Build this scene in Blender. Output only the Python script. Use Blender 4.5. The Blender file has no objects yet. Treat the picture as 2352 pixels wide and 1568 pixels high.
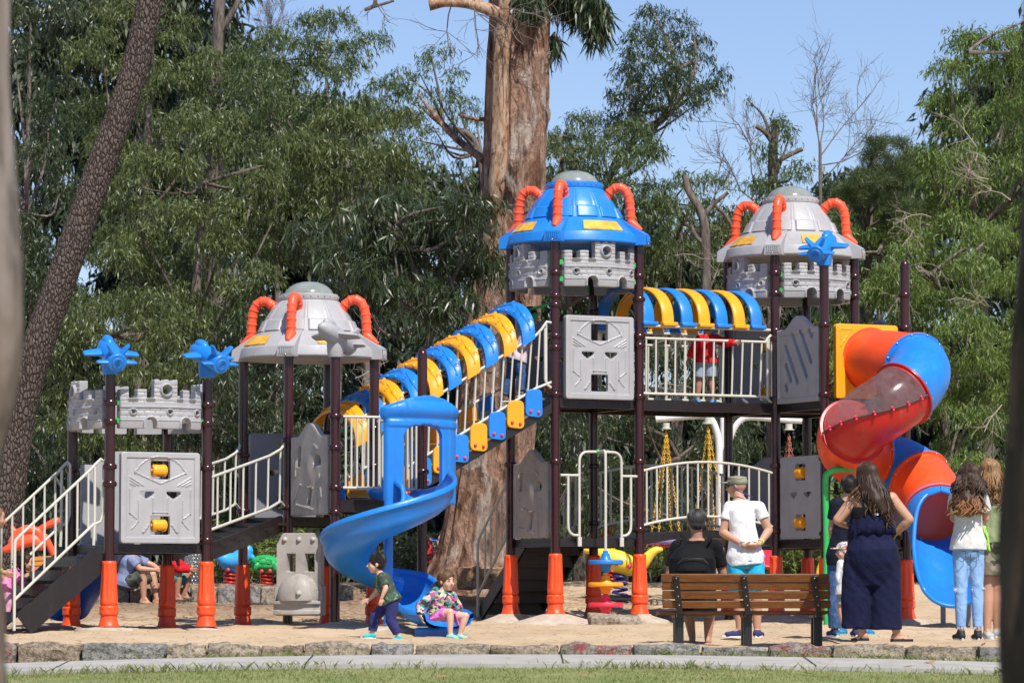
import bpy, bmesh, math, random
import numpy as np
from mathutils import Vector, Matrix, noise
R = math.radians
scene = bpy.context.scene
COL = scene.collection
rng = np.random.default_rng(7)
random.seed(7)

# ---------------------------------------------------------------- camera, sky, sun, exposure
FPX, CX, CY, HZ = 9300.0, 1176.0, 784.0, 1407.0      # focal length and horizon of the photograph, in 2352-px units
PITCH = math.atan((HZ - CY) / FPX)
cam_data = bpy.data.cameras.new('camera')
cam = bpy.data.objects.new('camera', cam_data)
COL.objects.link(cam)
cam_data.sensor_width = 36.0
cam_data.lens = FPX / 2352.0 * 36.0
cam.location = (0, 0, 0)
cam.rotation_euler = (R(90) + PITCH, 0, 0)
cam_data.clip_start = 0.5
cam_data.clip_end = 3000
cam_data.dof.use_dof = True
cam_data.dof.focus_distance = 43.0
cam_data.dof.aperture_fstop = 7.0
scene.camera = cam

SUN_EL, SUN_AZ = R(53), R(154)      # azimuth: clockwise from +Y seen from above (to the right of and behind the camera)
world = bpy.data.worlds.new("World")
scene.world = world
world.use_nodes = True
wn = world.node_tree.nodes
wl = world.node_tree.links
wn.clear()
wout = wn.new('ShaderNodeOutputWorld')
wbg = wn.new('ShaderNodeBackground')
wsky = wn.new('ShaderNodeTexSky')
wsky.sky_type = 'NISHITA'
wsky.sun_disc = False
wsky.sun_elevation = SUN_EL
wsky.sun_rotation = SUN_AZ
wsky.air_density = 1.0
wsky.dust_density = 0.3
wsky.ozone_density = 4.0
wbg.inputs['Strength'].default_value = 0.102
wtint = wn.new('ShaderNodeMix'); wtint.data_type = 'RGBA'; wtint.blend_type = 'MULTIPLY'; wtint.inputs[0].default_value = 1.0
wtint.inputs[7].default_value = (1.02, 0.98, 1.10, 1)
wl.new(wsky.outputs[0], wtint.inputs[6])
wl.new(wtint.outputs[2], wbg.inputs['Color'])
wl.new(wbg.outputs[0], wout.inputs['Surface'])

sun_data = bpy.data.lights.new('sun', 'SUN')
sun_data.energy = 5.0
sun_data.angle = R(0.53)
sun_data.color = (1.0, 0.955, 0.88)
sun = bpy.data.objects.new('sun', sun_data)
COL.objects.link(sun)
sdir = Vector((math.sin(SUN_AZ) * math.cos(SUN_EL), math.cos(SUN_AZ) * math.cos(SUN_EL), math.sin(SUN_EL)))
sun.rotation_euler = sdir.to_track_quat('Z', 'Y').to_euler()
sun.location = (5, 30, 25)

vs = scene.view_settings
scene.display_settings.display_device = 'sRGB'
vs.view_transform = 'Standard'
vs.look = 'None'
vs.exposure = 0.27
vs.gamma = 1.0
vs.use_curve_mapping = False
scene.render.engine = 'CYCLES'
scene.cycles.max_bounces = 6
scene.cycles.diffuse_bounces = 2
scene.cycles.glossy_bounces = 3
scene.cycles.transmission_bounces = 4
scene.cycles.transparent_max_bounces = 8

# ---------------------------------------------------------------- helpers
CT, ST = math.cos(PITCH), math.sin(PITCH)
def P(px, py, Y):
    """world point at distance Y in front of the camera, seen at px, py of the photograph"""
    dx, du = (px - CX), (CY - py)
    dy = FPX * CT - du * ST
    dz = FPX * ST + du * CT
    k = Y / dy
    return Vector((dx * k, Y, dz * k))
def ZP(py, Y): return P(CX, py, Y).z

def set_props(o, label=None, cat=None, group=None, kind=None):
    if label: o['label'] = label
    if cat: o['category'] = cat
    if group: o['group'] = group
    if kind: o['kind'] = kind
    return o
def thing(name, label, cat, loc=(0, 0, 0), rotz=0, group=None):
    o = bpy.data.objects.new(name, None)
    COL.objects.link(o)
    o.location = loc
    o.rotation_euler = (0, 0, rotz)
    o.empty_display_size = 0.2
    return set_props(o, label, cat, group)

class MB:
    """collects shapes, then links them as one mesh object"""
    def __init__(s): s.v = []; s.f = []; s.m = []; s.cur = 0
    def add(s, vs_, fs):
        n = len(s.v); fs = list(fs); s.m.extend([s.cur] * len(fs))
        s.v.extend([tuple(p) for p in vs_]); s.f.extend([tuple(i + n for i in f) for f in fs])
        return s
    def box(s, c, size, m=None):
        hx, hy, hz = size[0] / 2, size[1] / 2, size[2] / 2
        vv = [Vector((x, y, z)) for x in (-hx, hx) for y in (-hy, hy) for z in (-hz, hz)]
        if m is not None: vv = [m @ p for p in vv]
        vv = [p + Vector(c) for p in vv]
        return s.add(vv, [(0, 1, 3, 2), (4, 6, 7, 5), (0, 4, 5, 1), (2, 3, 7, 6), (0, 2, 6, 4), (1, 5, 7, 3)])
    def bar(s, a, b, w, h, up=Vector((0, 0, 1))):
        """box beam from a to b, width w, height h"""
        a, b = Vector(a), Vector(b); d = (b - a); L = d.length
        if L < 1e-6: return s
        x = d / L; y = up.cross(x)
        if y.length < 1e-4: y = Vector((0, 1, 0)).cross(x)
        y.normalize(); z = x.cross(y)
        m = Matrix((x, y, z)).transposed()
        return s.box((a + b) / 2, (L, w, h), m)
    def tube(s, pts, r, n=10, cap=True, ry=None):
        pts = [Vector(p) for p in pts]; k = len(pts)
        rr = r if hasattr(r, '__len__') else [r] * k
        vv = []; fs = []
        up = None
        for i, p in enumerate(pts):
            t = (pts[min(i + 1, k - 1)] - pts[max(i - 1, 0)])
            if t.length < 1e-9: t = Vector((0, 0, 1))
            t.normalize()
            if up is None:
                up = Vector((0, 0, 1)) if abs(t.z) < 0.9 else Vector((0, 1, 0))
            x = up.cross(t)
            if x.length < 1e-4: x = Vector((1, 0, 0)).cross(t)
            x.normalize(); y = t.cross(x); up = y
            for j in range(n):
                a = 2 * math.pi * j / n
                vv.append(p + (x * math.cos(a) + y * math.sin(a)) * rr[i])
        for i in range(k - 1):
            for j in range(n):
                fs.append((i * n + j, i * n + (j + 1) % n, (i + 1) * n + (j + 1) % n, (i + 1) * n + j))
        if cap:
            fs.append(tuple(range(n - 1, -1, -1))); fs.append(tuple((k - 1) * n + j for j in range(n)))
        return s.add(vv, fs)
    def lathe(s, prof, c=(0, 0, 0), n=32, mod=None, m=None):
        """prof: list of (r, z); mod(angle, z) scales radius"""
        vv = []; fs = []; k = len(prof); c = Vector(c)
        for (r, z) in prof:
            for j in range(n):
                a = 2 * math.pi * j / n
                q = r if mod is None else r * mod(a, z)
                p = Vector((q * math.cos(a), q * math.sin(a), z))
                if m is not None: p = m @ p
                vv.append(c + p)
        for i in range(k - 1):
            for j in range(n):
                fs.append((i * n + j, i * n + (j + 1) % n, (i + 1) * n + (j + 1) % n, (i + 1) * n + j))
        fs.append(tuple(range(n - 1, -1, -1))); fs.append(tuple((k - 1) * n + j for j in range(n)))
        return s.add(vv, fs)
    def ball(s, c, r, n=14, m=14, mat=None):
        rx, ry, rz = r if hasattr(r, '__len__') else (r, r, r)
        vv = []; fs = []; c = Vector(c)
        for i in range(m + 1):
            t = math.pi * i / m
            for j in range(n):
                a = 2 * math.pi * j / n
                q = Vector((rx * math.sin(t) * math.cos(a), ry * math.sin(t) * math.sin(a), rz * math.cos(t)))
                if mat is not None: q = mat @ q
                vv.append(c + q)
        for i in range(m):
            for j in range(n):
                fs.append((i * n + j, (i + 1) * n + j, (i + 1) * n + (j + 1) % n, i * n + (j + 1) % n))
        return s.add(vv, fs)
    def prism(s, poly, th, m, c):
        """2D polygon (x, z) extruded along y by th (centred); m 3x3 maps local to world"""
        n = len(poly); c = Vector(c)
        vv = [c + m @ Vector((x, -th / 2, z)) for x, z in poly] + [c + m @ Vector((x, th / 2, z)) for x, z in poly]
        fs = [tuple(range(n)), tuple(range(2 * n - 1, n - 1, -1))]
        for i in range(n):
            j = (i + 1) % n
            fs.append((i, i + n, j + n, j))
        return s.add(vv, fs)
    def build(s, name, mat, parent=None, smooth=40, bevel=0, label=None):
        me = bpy.data.meshes.new(name)
        me.from_pydata(s.v, [], s.f)
        if isinstance(mat, (list, tuple)):
            for q in mat: me.materials.append(q)
            me.polygons.foreach_set('material_index', s.m); mat = None
        return finish(me, name, mat, parent, smooth, bevel, label)

def finish(me, name, mat, parent=None, smooth=40, bevel=0, label=None, fixnormals=True):
    if fixnormals:
        bm = bmesh.new(); bm.from_mesh(me)
        bmesh.ops.recalc_face_normals(bm, faces=bm.faces[:])
        bm.to_mesh(me); bm.free()
    me.validate()
    if mat is not None: me.materials.append(mat)
    if smooth:
        me.polygons.foreach_set('use_smooth', [True] * len(me.polygons))
        me.set_sharp_from_angle(angle=R(smooth))
    o = bpy.data.objects.new(name, me)
    COL.objects.link(o)
    if parent is not None:
        o.parent = parent
    if bevel:
        b = o.modifiers.new('bevel', 'BEVEL'); b.width = bevel; b.segments = 2; b.limit_method = 'ANGLE'; b.angle_limit = R(35)
        b.harden_normals = False
    if label: o['label'] = label
    return o
def wm(o):
    """world matrix without waiting for the depsgraph"""
    l = o.matrix_basis
    if o.parent is None: return l.copy()
    return wm(o.parent) @ o.matrix_parent_inverse @ l
def under(o, parent):
    """parent o, whose basis is given in world space"""
    o.parent = parent; o.matrix_parent_inverse = wm(parent).inverted(); return o
def copy_tree(o, parent=None):
    c = o.copy(); COL.objects.link(c)
    c.parent = parent
    for ch in [x for x in o.children]: copy_tree(ch, c)
    return c
def link_copy(o, m):
    """another object sharing o's mesh, placed by world matrix m"""
    c = o.copy(); COL.objects.link(c); c.matrix_world = m; return c
def catmull(pts, k=8):
    pts = [Vector(p) for p in pts]; out = []
    q = [2 * pts[0] - pts[1]] + pts + [2 * pts[-1] - pts[-2]]
    for i in range(1, len(q) - 2):
        for j in range(k):
            t = j / k
            out.append(0.5 * ((2 * q[i]) + (-q[i - 1] + q[i + 1]) * t + (2 * q[i - 1] - 5 * q[i] + 4 * q[i + 1] - q[i + 2]) * t * t + (-q[i - 1] + 3 * q[i] - 3 * q[i + 1] + q[i + 2]) * t ** 3))
    out.append(pts[-1])
    return out
def lerp(a, b, t): return a + (b - a) * t

# ---------------------------------------------------------------- materials
def new_mat(name):
    m = bpy.data.materials.new(name); m.use_nodes = True
    nt = m.node_tree; b = nt.nodes['Principled BSDF']
    return m, nt, b
def tex_coord(nt, scale=(1, 1, 1), kind='Object'):
    tc = nt.nodes.new('ShaderNodeTexCoord'); mp = nt.nodes.new('ShaderNodeMapping')
    mp.inputs['Scale'].default_value = scale
    nt.links.new(tc.outputs[kind], mp.inputs['Vector'])
    return mp.outputs['Vector']
def noise_node(nt, vec, scale, detail=4, rough=0.55, dist=0.0):
    n = nt.nodes.new('ShaderNodeTexNoise')
    n.inputs['Scale'].default_value = scale; n.inputs['Detail'].default_value = detail
    n.inputs['Roughness'].default_value = rough; n.inputs['Distortion'].default_value = dist
    nt.links.new(vec, n.inputs['Vector'])
    return n.outputs['Fac']
def ramp(nt, fac, stops):
    r = nt.nodes.new('ShaderNodeValToRGB')
    while len(r.color_ramp.elements) < len(stops): r.color_ramp.elements.new(0.5)
    for e, (p, c) in zip(r.color_ramp.elements, stops):
        e.position = p; e.color = (*c, 1) if len(c) == 3 else c
    nt.links.new(fac, r.inputs['Fac'])
    return r.outputs['Color']
def bump(nt, b, h, strength=0.3, dist=0.01):
    n = nt.nodes.new('ShaderNodeBump'); n.inputs['Strength'].default_value = strength; n.inputs['Distance'].default_value = dist
    nt.links.new(h, n.inputs['Height']); nt.links.new(n.outputs[0], b.inputs['Normal'])
def mix(nt, a, b_, fac, mode='MIX'):
    m = nt.nodes.new('ShaderNodeMix'); m.data_type = 'RGBA'; m.blend_type = mode
    for sock, val in ((m.inputs[6], a), (m.inputs[7], b_)):
        if isinstance(val, (tuple, list)): sock.default_value = (*val, 1) if len(val) == 3 else val
        else: nt.links.new(val, sock)
    if isinstance(fac, (int, float)): m.inputs[0].default_value = fac
    else: nt.links.new(fac, m.inputs[0])
    return m.outputs[2]
def scl(c, k): return tuple(min(1, x * k) for x in c)
def plastic(name, col, rough=0.34, dirt=0.12, sheen=0.5, grime=(0.25, 0.2, 0.15), sc=3.0):
    m, nt, b = new_mat(name)
    v = tex_coord(nt)
    n1 = noise_node(nt, v, sc, 6, 0.65)
    n2 = noise_node(nt, v, sc * 9, 4, 0.6)
    c = ramp(nt, n1, [(0.3, scl(col, 1 - dirt)), (0.7, scl(col, 1 + dirt * 0.5))])
    f = ramp(nt, n2, [(0.55, (0, 0, 0)), (0.9, (dirt * 1.3,) * 3)])
    c = mix(nt, c, scl(grime, 1), f)
    nt.links.new(c, b.inputs['Base Color'])
    n3 = noise_node(nt, tex_coord(nt, (7, 7, 1.1)), 1.0, 6, 0.7, 0.4)      # rain streaks and scuffs
    c = mix(nt, c, scl(grime, .8), ramp(nt, n3, [(0.52, (0, 0, 0)), (0.80, (dirt * 2.2,) * 3)]))
    n4 = noise_node(nt, tex_coord(nt, (3, 3, 40)), 1.0, 3, 0.6, 2.0)
    c = mix(nt, c, (.8, .8, .8), ramp(nt, n4, [(0.70, (0, 0, 0)), (0.76, (dirt * .5,) * 3)]))
    nt.links.new(c, b.inputs['Base Color'])
    rr = ramp(nt, n2, [(0.3, (rough - .06,) * 3), (0.8, (rough + .14,) * 3)])
    nt.links.new(rr, b.inputs['Roughness'])
    b.inputs['Specular IOR Level'].default_value = sheen
    bump(nt, b, n2, 0.08, 0.004)
    return m
def simple(name, col, rough=0.6, metal=0.0, var=0.1, sc=12, bmp=0.15, bd=0.004, spec=0.5):
    m, nt, b = new_mat(name)
    v = tex_coord(nt); n1 = noise_node(nt, v, sc, 5, 0.6)
    c = ramp(nt, n1, [(0.3, scl(col, 1 - var)), (0.7, scl(col, 1 + var))])
    nt.links.new(c, b.inputs['Base Color'])
    b.inputs['Roughness'].default_value = rough; b.inputs['Metallic'].default_value = metal
    b.inputs['Specular IOR Level'].default_value = spec
    bump(nt, b, n1, bmp, bd)
    return m

M = {}
M['blue'] = plastic('blue_plastic', (0.012, 0.205, 0.66), 0.36)
M['navyblue'] = plastic('deep_blue_plastic', (0.01, 0.10, 0.55), 0.4)
M['yellow'] = plastic('yellow_plastic', (0.88, 0.36, 0.008), 0.38, dirt=0.08)
M['orange'] = plastic('orange_plastic', (0.90, 0.082, 0.014), 0.38, dirt=0.12)
M['hose'] = plastic('orange_hose_plastic', (0.92, 0.10, 0.035), 0.4, dirt=0.06)
M['redtube'] = plastic('red_plastic', (0.50, 0.010, 0.008), 0.32, dirt=0.15)
M['pinkred'] = plastic('pinkish_red_plastic', (0.85, 0.03, 0.08), 0.38)
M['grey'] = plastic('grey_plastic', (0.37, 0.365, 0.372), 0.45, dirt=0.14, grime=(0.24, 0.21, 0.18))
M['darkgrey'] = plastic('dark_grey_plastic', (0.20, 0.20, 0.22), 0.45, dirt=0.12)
M['dirtygrey'] = plastic('weathered_grey_plastic', (0.40, 0.37, 0.335), 0.5, dirt=0.3, grime=(0.16, 0.12, 0.09), sc=2.2)
M['green'] = plastic('green_plastic', (0.02, 0.40, 0.10), 0.4)
M['gpipe'] = plastic('green_painted_pipe', (0.03, 0.45, 0.10), 0.35, dirt=0.25, grime=(0.1, .06, .03))
M['yriders'] = plastic('pale_yellow_plastic', (0.88, 0.62, 0.05), 0.4)
M['lightblue'] = plastic('sky_blue_plastic', (0.05, 0.38, 0.80), 0.38)
M['post'] = plastic('maroon_painted_steel', (0.034, 0.0075, 0.009), 0.2, dirt=0.0, sheen=0.5)
M['beam'] = plastic('dark_brown_painted_steel', (0.013, 0.009, 0.009), 0.38, dirt=0.03)
M['rail'] = plastic('cream_painted_tube', (0.55, 0.53, 0.455), 0.35, dirt=0.06)
M['bolt'] = simple('steel_bolt', (0.55, 0.55, 0.55), 0.3, 0.9)
M['black'] = simple('black_paint', (0.012, 0.012, 0.013), 0.35)
M['white'] = plastic('white_painted_steel', (0.72, 0.72, 0.72), 0.4, dirt=0.1)
M['dark_fill'] = simple('slot_shade_joint_black', (0.01, 0.01, 0.01), 0.8)  # black for painted shade in the deck slots and for path joints
M['signy'] = plastic('faded_yellow_panel', (0.78, 0.42, 0.05), 0.5, dirt=0.35, grime=(.3, .15, .03), sc=9)
# cloudy clear dome
def glassy(name, col, alpha, rough):
    m, nt, b = new_mat(name)
    v = tex_coord(nt); n = noise_node(nt, v, 5, 6, 0.7)
    nt.links.new(ramp(nt, n, [(0.3, scl(col, .8)), (0.7, col)]), b.inputs['Base Color'])
    b.inputs['Roughness'].default_value = rough
    nt.links.new(ramp(nt, n, [(0.3, (max(.08, alpha - .14),) * 3), (0.72, (min(1, alpha + .14),) * 3)]), b.inputs['Alpha'])
    return m
M['dome'] = glassy('cloudy_acrylic_dome', (0.30, 0.33, 0.30), 0.85, 0.18)
M['acrylic'] = glassy('scratched_clear_acrylic', (0.26, 0.20, 0.20), 0.24, 0.15)
# ================================================================ ground
def smooth(t): t = np.clip(t, 0, 1); return t * t * (3 - 2 * t)
_gy = [-60, 0, 34, 36, 37.5, 38.35, 38.65, 41.5, 43.5, 44.5, 46, 48, 50, 52, 56, 60, 70, 120, 700]
_gz = [-2.2, -1.6, -.60, -.495, -.43, -.42, -.335, -.285, -.235, -.185, -.165, -.140, -.115, -.06, .10, .44, .52, .6, .6]
def H(x, y):
    x = np.asarray(x, float); y = np.asarray(y, float)
    h = np.interp(y, _gy, _gz)
    left = smooth((-1.4 - x) / 1.2) * smooth((y - 51) / 4) * smooth((66 - y) / 4)
    hl = np.where(y < 57.25, 0.095, 0.385)
    h = h * (1 - left) + hl * left
    h = h - 0.0035 * np.minimum(x, 12) ** 2 * (np.abs(x) < 12) * smooth((42 - y) / 3.5) - (np.abs(x) >= 12) * 0.5 * smooth((42 - y) / 3.5)
    h = h + 0.33 * np.exp(-((x + .5) ** 2 + (y - 54.2) ** 2) / 1.9)
    h = h - 0.075 * np.exp(-((x + .85) ** 2 + (y - 43.9) ** 2) / 1.6)
    k = smooth((y - 38.7) / .8) * smooth((70 - y) / 8)
    w = np.sin(x * 2.3 + 1.7 * np.sin(y * .9)) * np.sin(y * 1.9 + x * .6) * .022 + np.sin(x * 5.1 + y * 2.2) * np.sin(y * 4.3 - x) * .016 + np.sin(x * 11 + y * 3) * np.sin(y * 9.5 + x * 2) * .008 + np.sin(x * 23 + 4 * np.sin(y * 7)) * np.sin(y * 19 + 3 * np.sin(x * 6)) * .005
    return h + w * k
def Hs(x, y): return float(H(x, y))
def on_ground(px, Y): x = (px - CX) / FPX * Y; return Vector((x, Y, Hs(x, Y)))

def sheet(name, xs, ys, mat, off=0.0, kind='structure'):
    xs = np.array(xs); ys = np.array(ys)
    X, Y = np.meshgrid(xs, ys)
    Z = H(X, Y) + off
    v = np.stack([X.ravel(), Y.ravel(), Z.ravel()], 1)
    nx, ny = len(xs), len(ys)
    i, j = np.meshgrid(np.arange(nx - 1), np.arange(ny - 1))
    a = (j * nx + i).ravel()
    f = np.stack([a, a + 1, a + nx + 1, a + nx], 1)
    me = bpy.data.meshes.new(name); me.from_pydata(v.tolist(), [], f.tolist())
    o = finish(me, name, mat, None, 60, fixnormals=False)
    if kind: o['kind'] = kind
    return o

def sand_mat(name, dirt):
    m, nt, b = new_mat(name)
    v = tex_coord(nt)
    n1 = noise_node(nt, v, 0.9, 6, 0.6); n2 = noise_node(nt, v, 14, 6, 0.7); n3 = noise_node(nt, v, 90, 3, 0.6)
    base = ramp(nt, n1, [(0.3, (0.48, 0.35, 0.22)), (0.55, (0.58, 0.435, 0.28)), (0.8, (0.64, 0.49, 0.33))])
    lit = ramp(nt, n2, [(0.60, (0, 0, 0)), (0.8, (0.35,) * 3)])
    c = mix(nt, base, (0.22, 0.14, 0.09), lit)
    # needle-littered earth beyond the play area and round the old tree
    sep = nt.nodes.new('ShaderNodeSeparateXYZ'); nt.links.new(v, sep.inputs[0])
    def mp(sock, a, b_):
        r = nt.nodes.new('ShaderNodeMapRange'); r.inputs[1].default_value = a; r.inputs[2].default_value = b_
        nt.links.new(sock, r.inputs[0]); return r.outputs[0]
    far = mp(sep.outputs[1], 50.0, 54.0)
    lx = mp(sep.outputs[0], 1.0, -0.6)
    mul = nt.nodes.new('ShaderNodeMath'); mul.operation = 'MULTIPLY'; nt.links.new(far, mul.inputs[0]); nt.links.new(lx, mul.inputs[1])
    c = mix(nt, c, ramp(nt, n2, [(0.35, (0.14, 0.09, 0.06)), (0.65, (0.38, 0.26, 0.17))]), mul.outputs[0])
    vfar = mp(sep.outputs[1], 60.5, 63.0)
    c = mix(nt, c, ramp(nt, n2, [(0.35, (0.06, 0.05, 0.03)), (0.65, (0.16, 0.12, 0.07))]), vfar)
    nt.links.new(c, b.inputs['Base Color']); b.inputs['Roughness'].default_value = 0.95
    b.inputs['Specular IOR Level'].default_value = 0.15
    ad = nt.nodes.new('ShaderNodeMath'); ad.operation = 'ADD'; nt.links.new(n2, ad.inputs[0]); nt.links.new(n3, ad.inputs[1])
    n5 = noise_node(nt, v, 4.5, 5, 0.6); a2 = nt.nodes.new('ShaderNodeMath'); a2.operation = 'MULTIPLY_ADD'; a2.inputs[1].default_value = 2.2; nt.links.new(n5, a2.inputs[0]); nt.links.new(ad.outputs[0], a2.inputs[2])
    bump(nt, b, a2.outputs[0], 0.6, 0.035)
    return m
M['sand'] = sand_mat('play_sand', 0)
def grass_ground():
    m, nt, b = new_mat('lawn_soil')
    v = tex_coord(nt)
    n1 = noise_node(nt, v, 1.6, 5, 0.6); n2 = noise_node(nt, v, 22, 5, 0.7)
    c = ramp(nt, n1, [(0.35, (0.16, 0.20, 0.05)), (0.6, (0.25, 0.26, 0.09)), (0.8, (0.36, 0.29, 0.17))])
    c = mix(nt, c, (0.08, 0.11, 0.03), ramp(nt, n2, [(0.45, (0, 0, 0)), (0.7, (.7,) * 3)]))
    nt.links.new(c, b.inputs['Base Color']); b.inputs['Roughness'].default_value = 0.95
    bump(nt, b, n2, 0.6, 0.03)
    return m
M['lawn'] = grass_ground()
M['concrete'] = simple('path_concrete', (0.37, 0.35, 0.315), 0.85, 0, 0.16, 2.5, 0.25, 0.006, 0.2)
M['footing'] = simple('footing_concrete', (0.44, 0.37, 0.29), 0.9, 0, 0.18, 8, 0.4, 0.01, 0.2)

xs_f = np.unique(np.concatenate([np.linspace(-400, -14, 26), np.linspace(-14, 14, 225), np.linspace(14, 400, 26)]))
ys_f = np.unique(np.concatenate([np.linspace(-60, 33, 20), np.linspace(33, 38.7, 40), np.linspace(38.7, 57.2, 190), [57.3], np.linspace(57.5, 75, 50), np.linspace(76, 700, 30)]))
ground = sheet('ground', xs_f, ys_f, M['sand'])
lawn = sheet('lawn', np.linspace(-30, 30, 140), np.concatenate([np.linspace(-10, 33, 12), np.linspace(33.2, 38.45, 30)]), M['lawn'], 0.006)
# concrete path, a slab with a slight bend and scored joints
pm = MB(); nx = 90
def path_edges(x):
    back = 37.75 - 0.010 * (x - .4) ** 2 if x < -1 else 37.72
    front = 36.05 + 0.02 * abs(x)
    return front, back
for i in range(nx):
    x0 = -9 + 18 * i / nx; x1 = -9 + 18 * (i + 1) / nx
    vv = []
    for x in (x0, x1):
        f_, b_ = path_edges(x)
        for y in (f_, b_):
            z = Hs(x, y) + 0.045
            vv += [(x, y, z), (x, y, z - 0.14)]
    pm.add(vv, [(0, 4, 6, 2), (0, 1, 5, 4), (2, 6, 7, 3)])
for jx in (-4.1, -1.85, .45, 2.7, 4.9):
    f_, b_ = path_edges(jx); pm.cur = 1
    for i in range(10):
        y0, y1 = lerp(f_, b_, i / 10), lerp(f_, b_, (i + 1) / 10); pm.add([(jx, y0, Hs(jx, y0) + .049), (jx + .012, y0, Hs(jx, y0) + .049), (jx + .012, y1, Hs(jx, y1) + .049), (jx, y1, Hs(jx, y1) + .049)], [(0, 1, 2, 3)])
path = pm.build('path', (M['concrete'], M['dark_fill']), None, 60); path['kind'] = 'structure'

# ---- rough kerb stones along the play area
def stone_mat(name, c1, c2, paint=None):
    m, nt, b = new_mat(name)
    v = tex_coord(nt)
    n1 = noise_node(nt, v, 3.0, 6, 0.65); n2 = noise_node(nt, v, 24, 6, 0.75); n3 = noise_node(nt, v, 70, 3, .7)
    c = ramp(nt, n1, [(0.3, c1), (0.7, c2)])
    c = mix(nt, c, scl(c1, 0.35), ramp(nt, n2, [(0.45, (0, 0, 0)), (0.60, (.9,) * 3)]))
    c = mix(nt, c, scl(c2, 1.35), ramp(nt, n3, [(0.60, (0, 0, 0)), (0.75, (.7,) * 3)]))
    if paint:
        n4 = noise_node(nt, v, 9, 6, 0.8)
        c = mix(nt, c, paint, ramp(nt, n4, [(0.52, (0, 0, 0)), (0.58, (.75,) * 3)]))
    nt.links.new(c, b.inputs['Base Color']); b.inputs['Roughness'].default_value = 0.9
    b.inputs['Specular IOR Level'].default_value = 0.2
    ad = nt.nodes.new('ShaderNodeMath'); ad.operation = 'ADD'; nt.links.new(n2, ad.inputs[0]); nt.links.new(n3, ad.inputs[1])
    bump(nt, b, ad.outputs[0], 0.9, 0.025)
    return m
SM = [stone_mat('brown_granite', (0.30, 0.225, 0.165), (0.48, 0.375, 0.285)), stone_mat('grey_granite', (0.25, 0.235, 0.22), (0.42, 0.39, 0.36)),
      stone_mat('tan_granite', (0.34, 0.275, 0.205), (0.52, 0.43, 0.33)), stone_mat('painted_granite', (0.28, 0.245, 0.21), (0.44, 0.385, 0.33), (0.40, 0.03, 0.05))]
def rough_block(name, x0, x1, y0, y1, z0, z1, mat, seed, amp=0.022, res=0.03):
    L, D, Hh = x1 - x0, y1 - y0, z1 - z0
    bm = bmesh.new(); bmesh.ops.create_cube(bm, size=1.0)
    bmesh.ops.subdivide_edges(bm, edges=bm.edges[:], cuts=7, use_grid_fill=True)
    for v in bm.verts:
        p = Vector((v.co.x * L, v.co.y * D, v.co.z * Hh))
        # stretch: rounded corners
        for ax, hh in ((0, L / 2), (2, Hh / 2), (1, D / 2)):
            e = hh - abs(p[ax])
            if e < 1e-4:
                pass
        q = p * 1.0 + Vector((seed * 7.3, seed * 3.1, seed))
        n = noise.fractal(q * 10, 0.75, 2.1, 4) * amp + noise.noise(q * 3.0) * amp * 1.1
        d = p.normalized(); d.x *= .35
        p += d * n
        cx = max(0, abs(v.co.x) * 2 - .86) / .14; cz = max(0, abs(v.co.z) * 2 - .7) / .3; cy = max(0, abs(v.co.y) * 2 - .7) / .3
        k = (cx * cz + cy * cz + cx * cy) * 0.010
        p -= p.normalized() * k
        v.co = p
    bmesh.ops.subdivide_edges(bm, edges=bm.edges[:], cuts=1, use_grid_fill=True, fractal=0.0)
    for v in bm.verts:
        q = v.co * 26 + Vector((seed, 0, seed * 2))
        v.co += v.co.normalized() * noise.noise(q) * 0.009
    me = bpy.data.meshes.new(name); bm.to_mesh(me); bm.free()
    o = finish(me, name, mat, None, 32)
    o.location = ((x0 + x1) / 2, (y0 + y1) / 2, (z0 + z1) / 2)
    return o
kb = [-75, 45, 192, 385, 478, 602, 700, 850, 952, 1125, 1284, 1451, 1608, 1762, 1909, 2075, 2239, 2420]
kmat = [3, 0, 1, 2, 2, 0, 2, 1, 2, 0, 3, 1, 1, 3, 2, 2, 1]
kl = ['kerb stone with a red smear at the left edge of the picture', 'long brown kerb stone in front of the left stair foot', 'long dark grey kerb stone below the roller panel tower',
      'short tan kerb stone between the two orange post covers', 'tan kerb stone overgrown by grass blades', 'small brown kerb stone in front of the grey train panel', 'tan kerb stone under the running boy, left of his feet',
      'short grey kerb stone under the running boy', 'long tan kerb stone in front of the girl on the slide', 'brown kerb stone right of the seated girl', 'kerb stone spattered with faint red paint below the steering wheels',
      'grey kerb stone at the left leg of the bench', 'grey kerb stone below the middle of the bench', 'kerb stone with bright red paint below the right end of the bench', 'tan kerb stone below the woman in navy', 'tan kerb stone between the woman in navy and the girl in jeans',
      'grey kerb stone below the girl in ripped jeans']
for i in range(len(kb) - 1):
    xa = (kb[i] - CX) / FPX * 38.5 + .008; xb = (kb[i + 1] - CX) / FPX * 38.5 - .008
    xm = (xa + xb) / 2
    top = ZP(1480 + (4 if xm > 2 else 0) + random.uniform(-2.5, 2), 38.5) - (0.0 if xm < 0 else .002)
    o = rough_block('kerb_stone', xa, xb, 38.38 + random.uniform(-.02, .02), 38.68, top - .24, top, SM[kmat[i]], i + 1, .045)
    o.rotation_euler = (0, R(random.uniform(-.4, .4)), R(random.uniform(-1, 1)))
    set_props(o, kl[i], 'kerb stone', 'rough kerb stones edging the play area')
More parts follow.
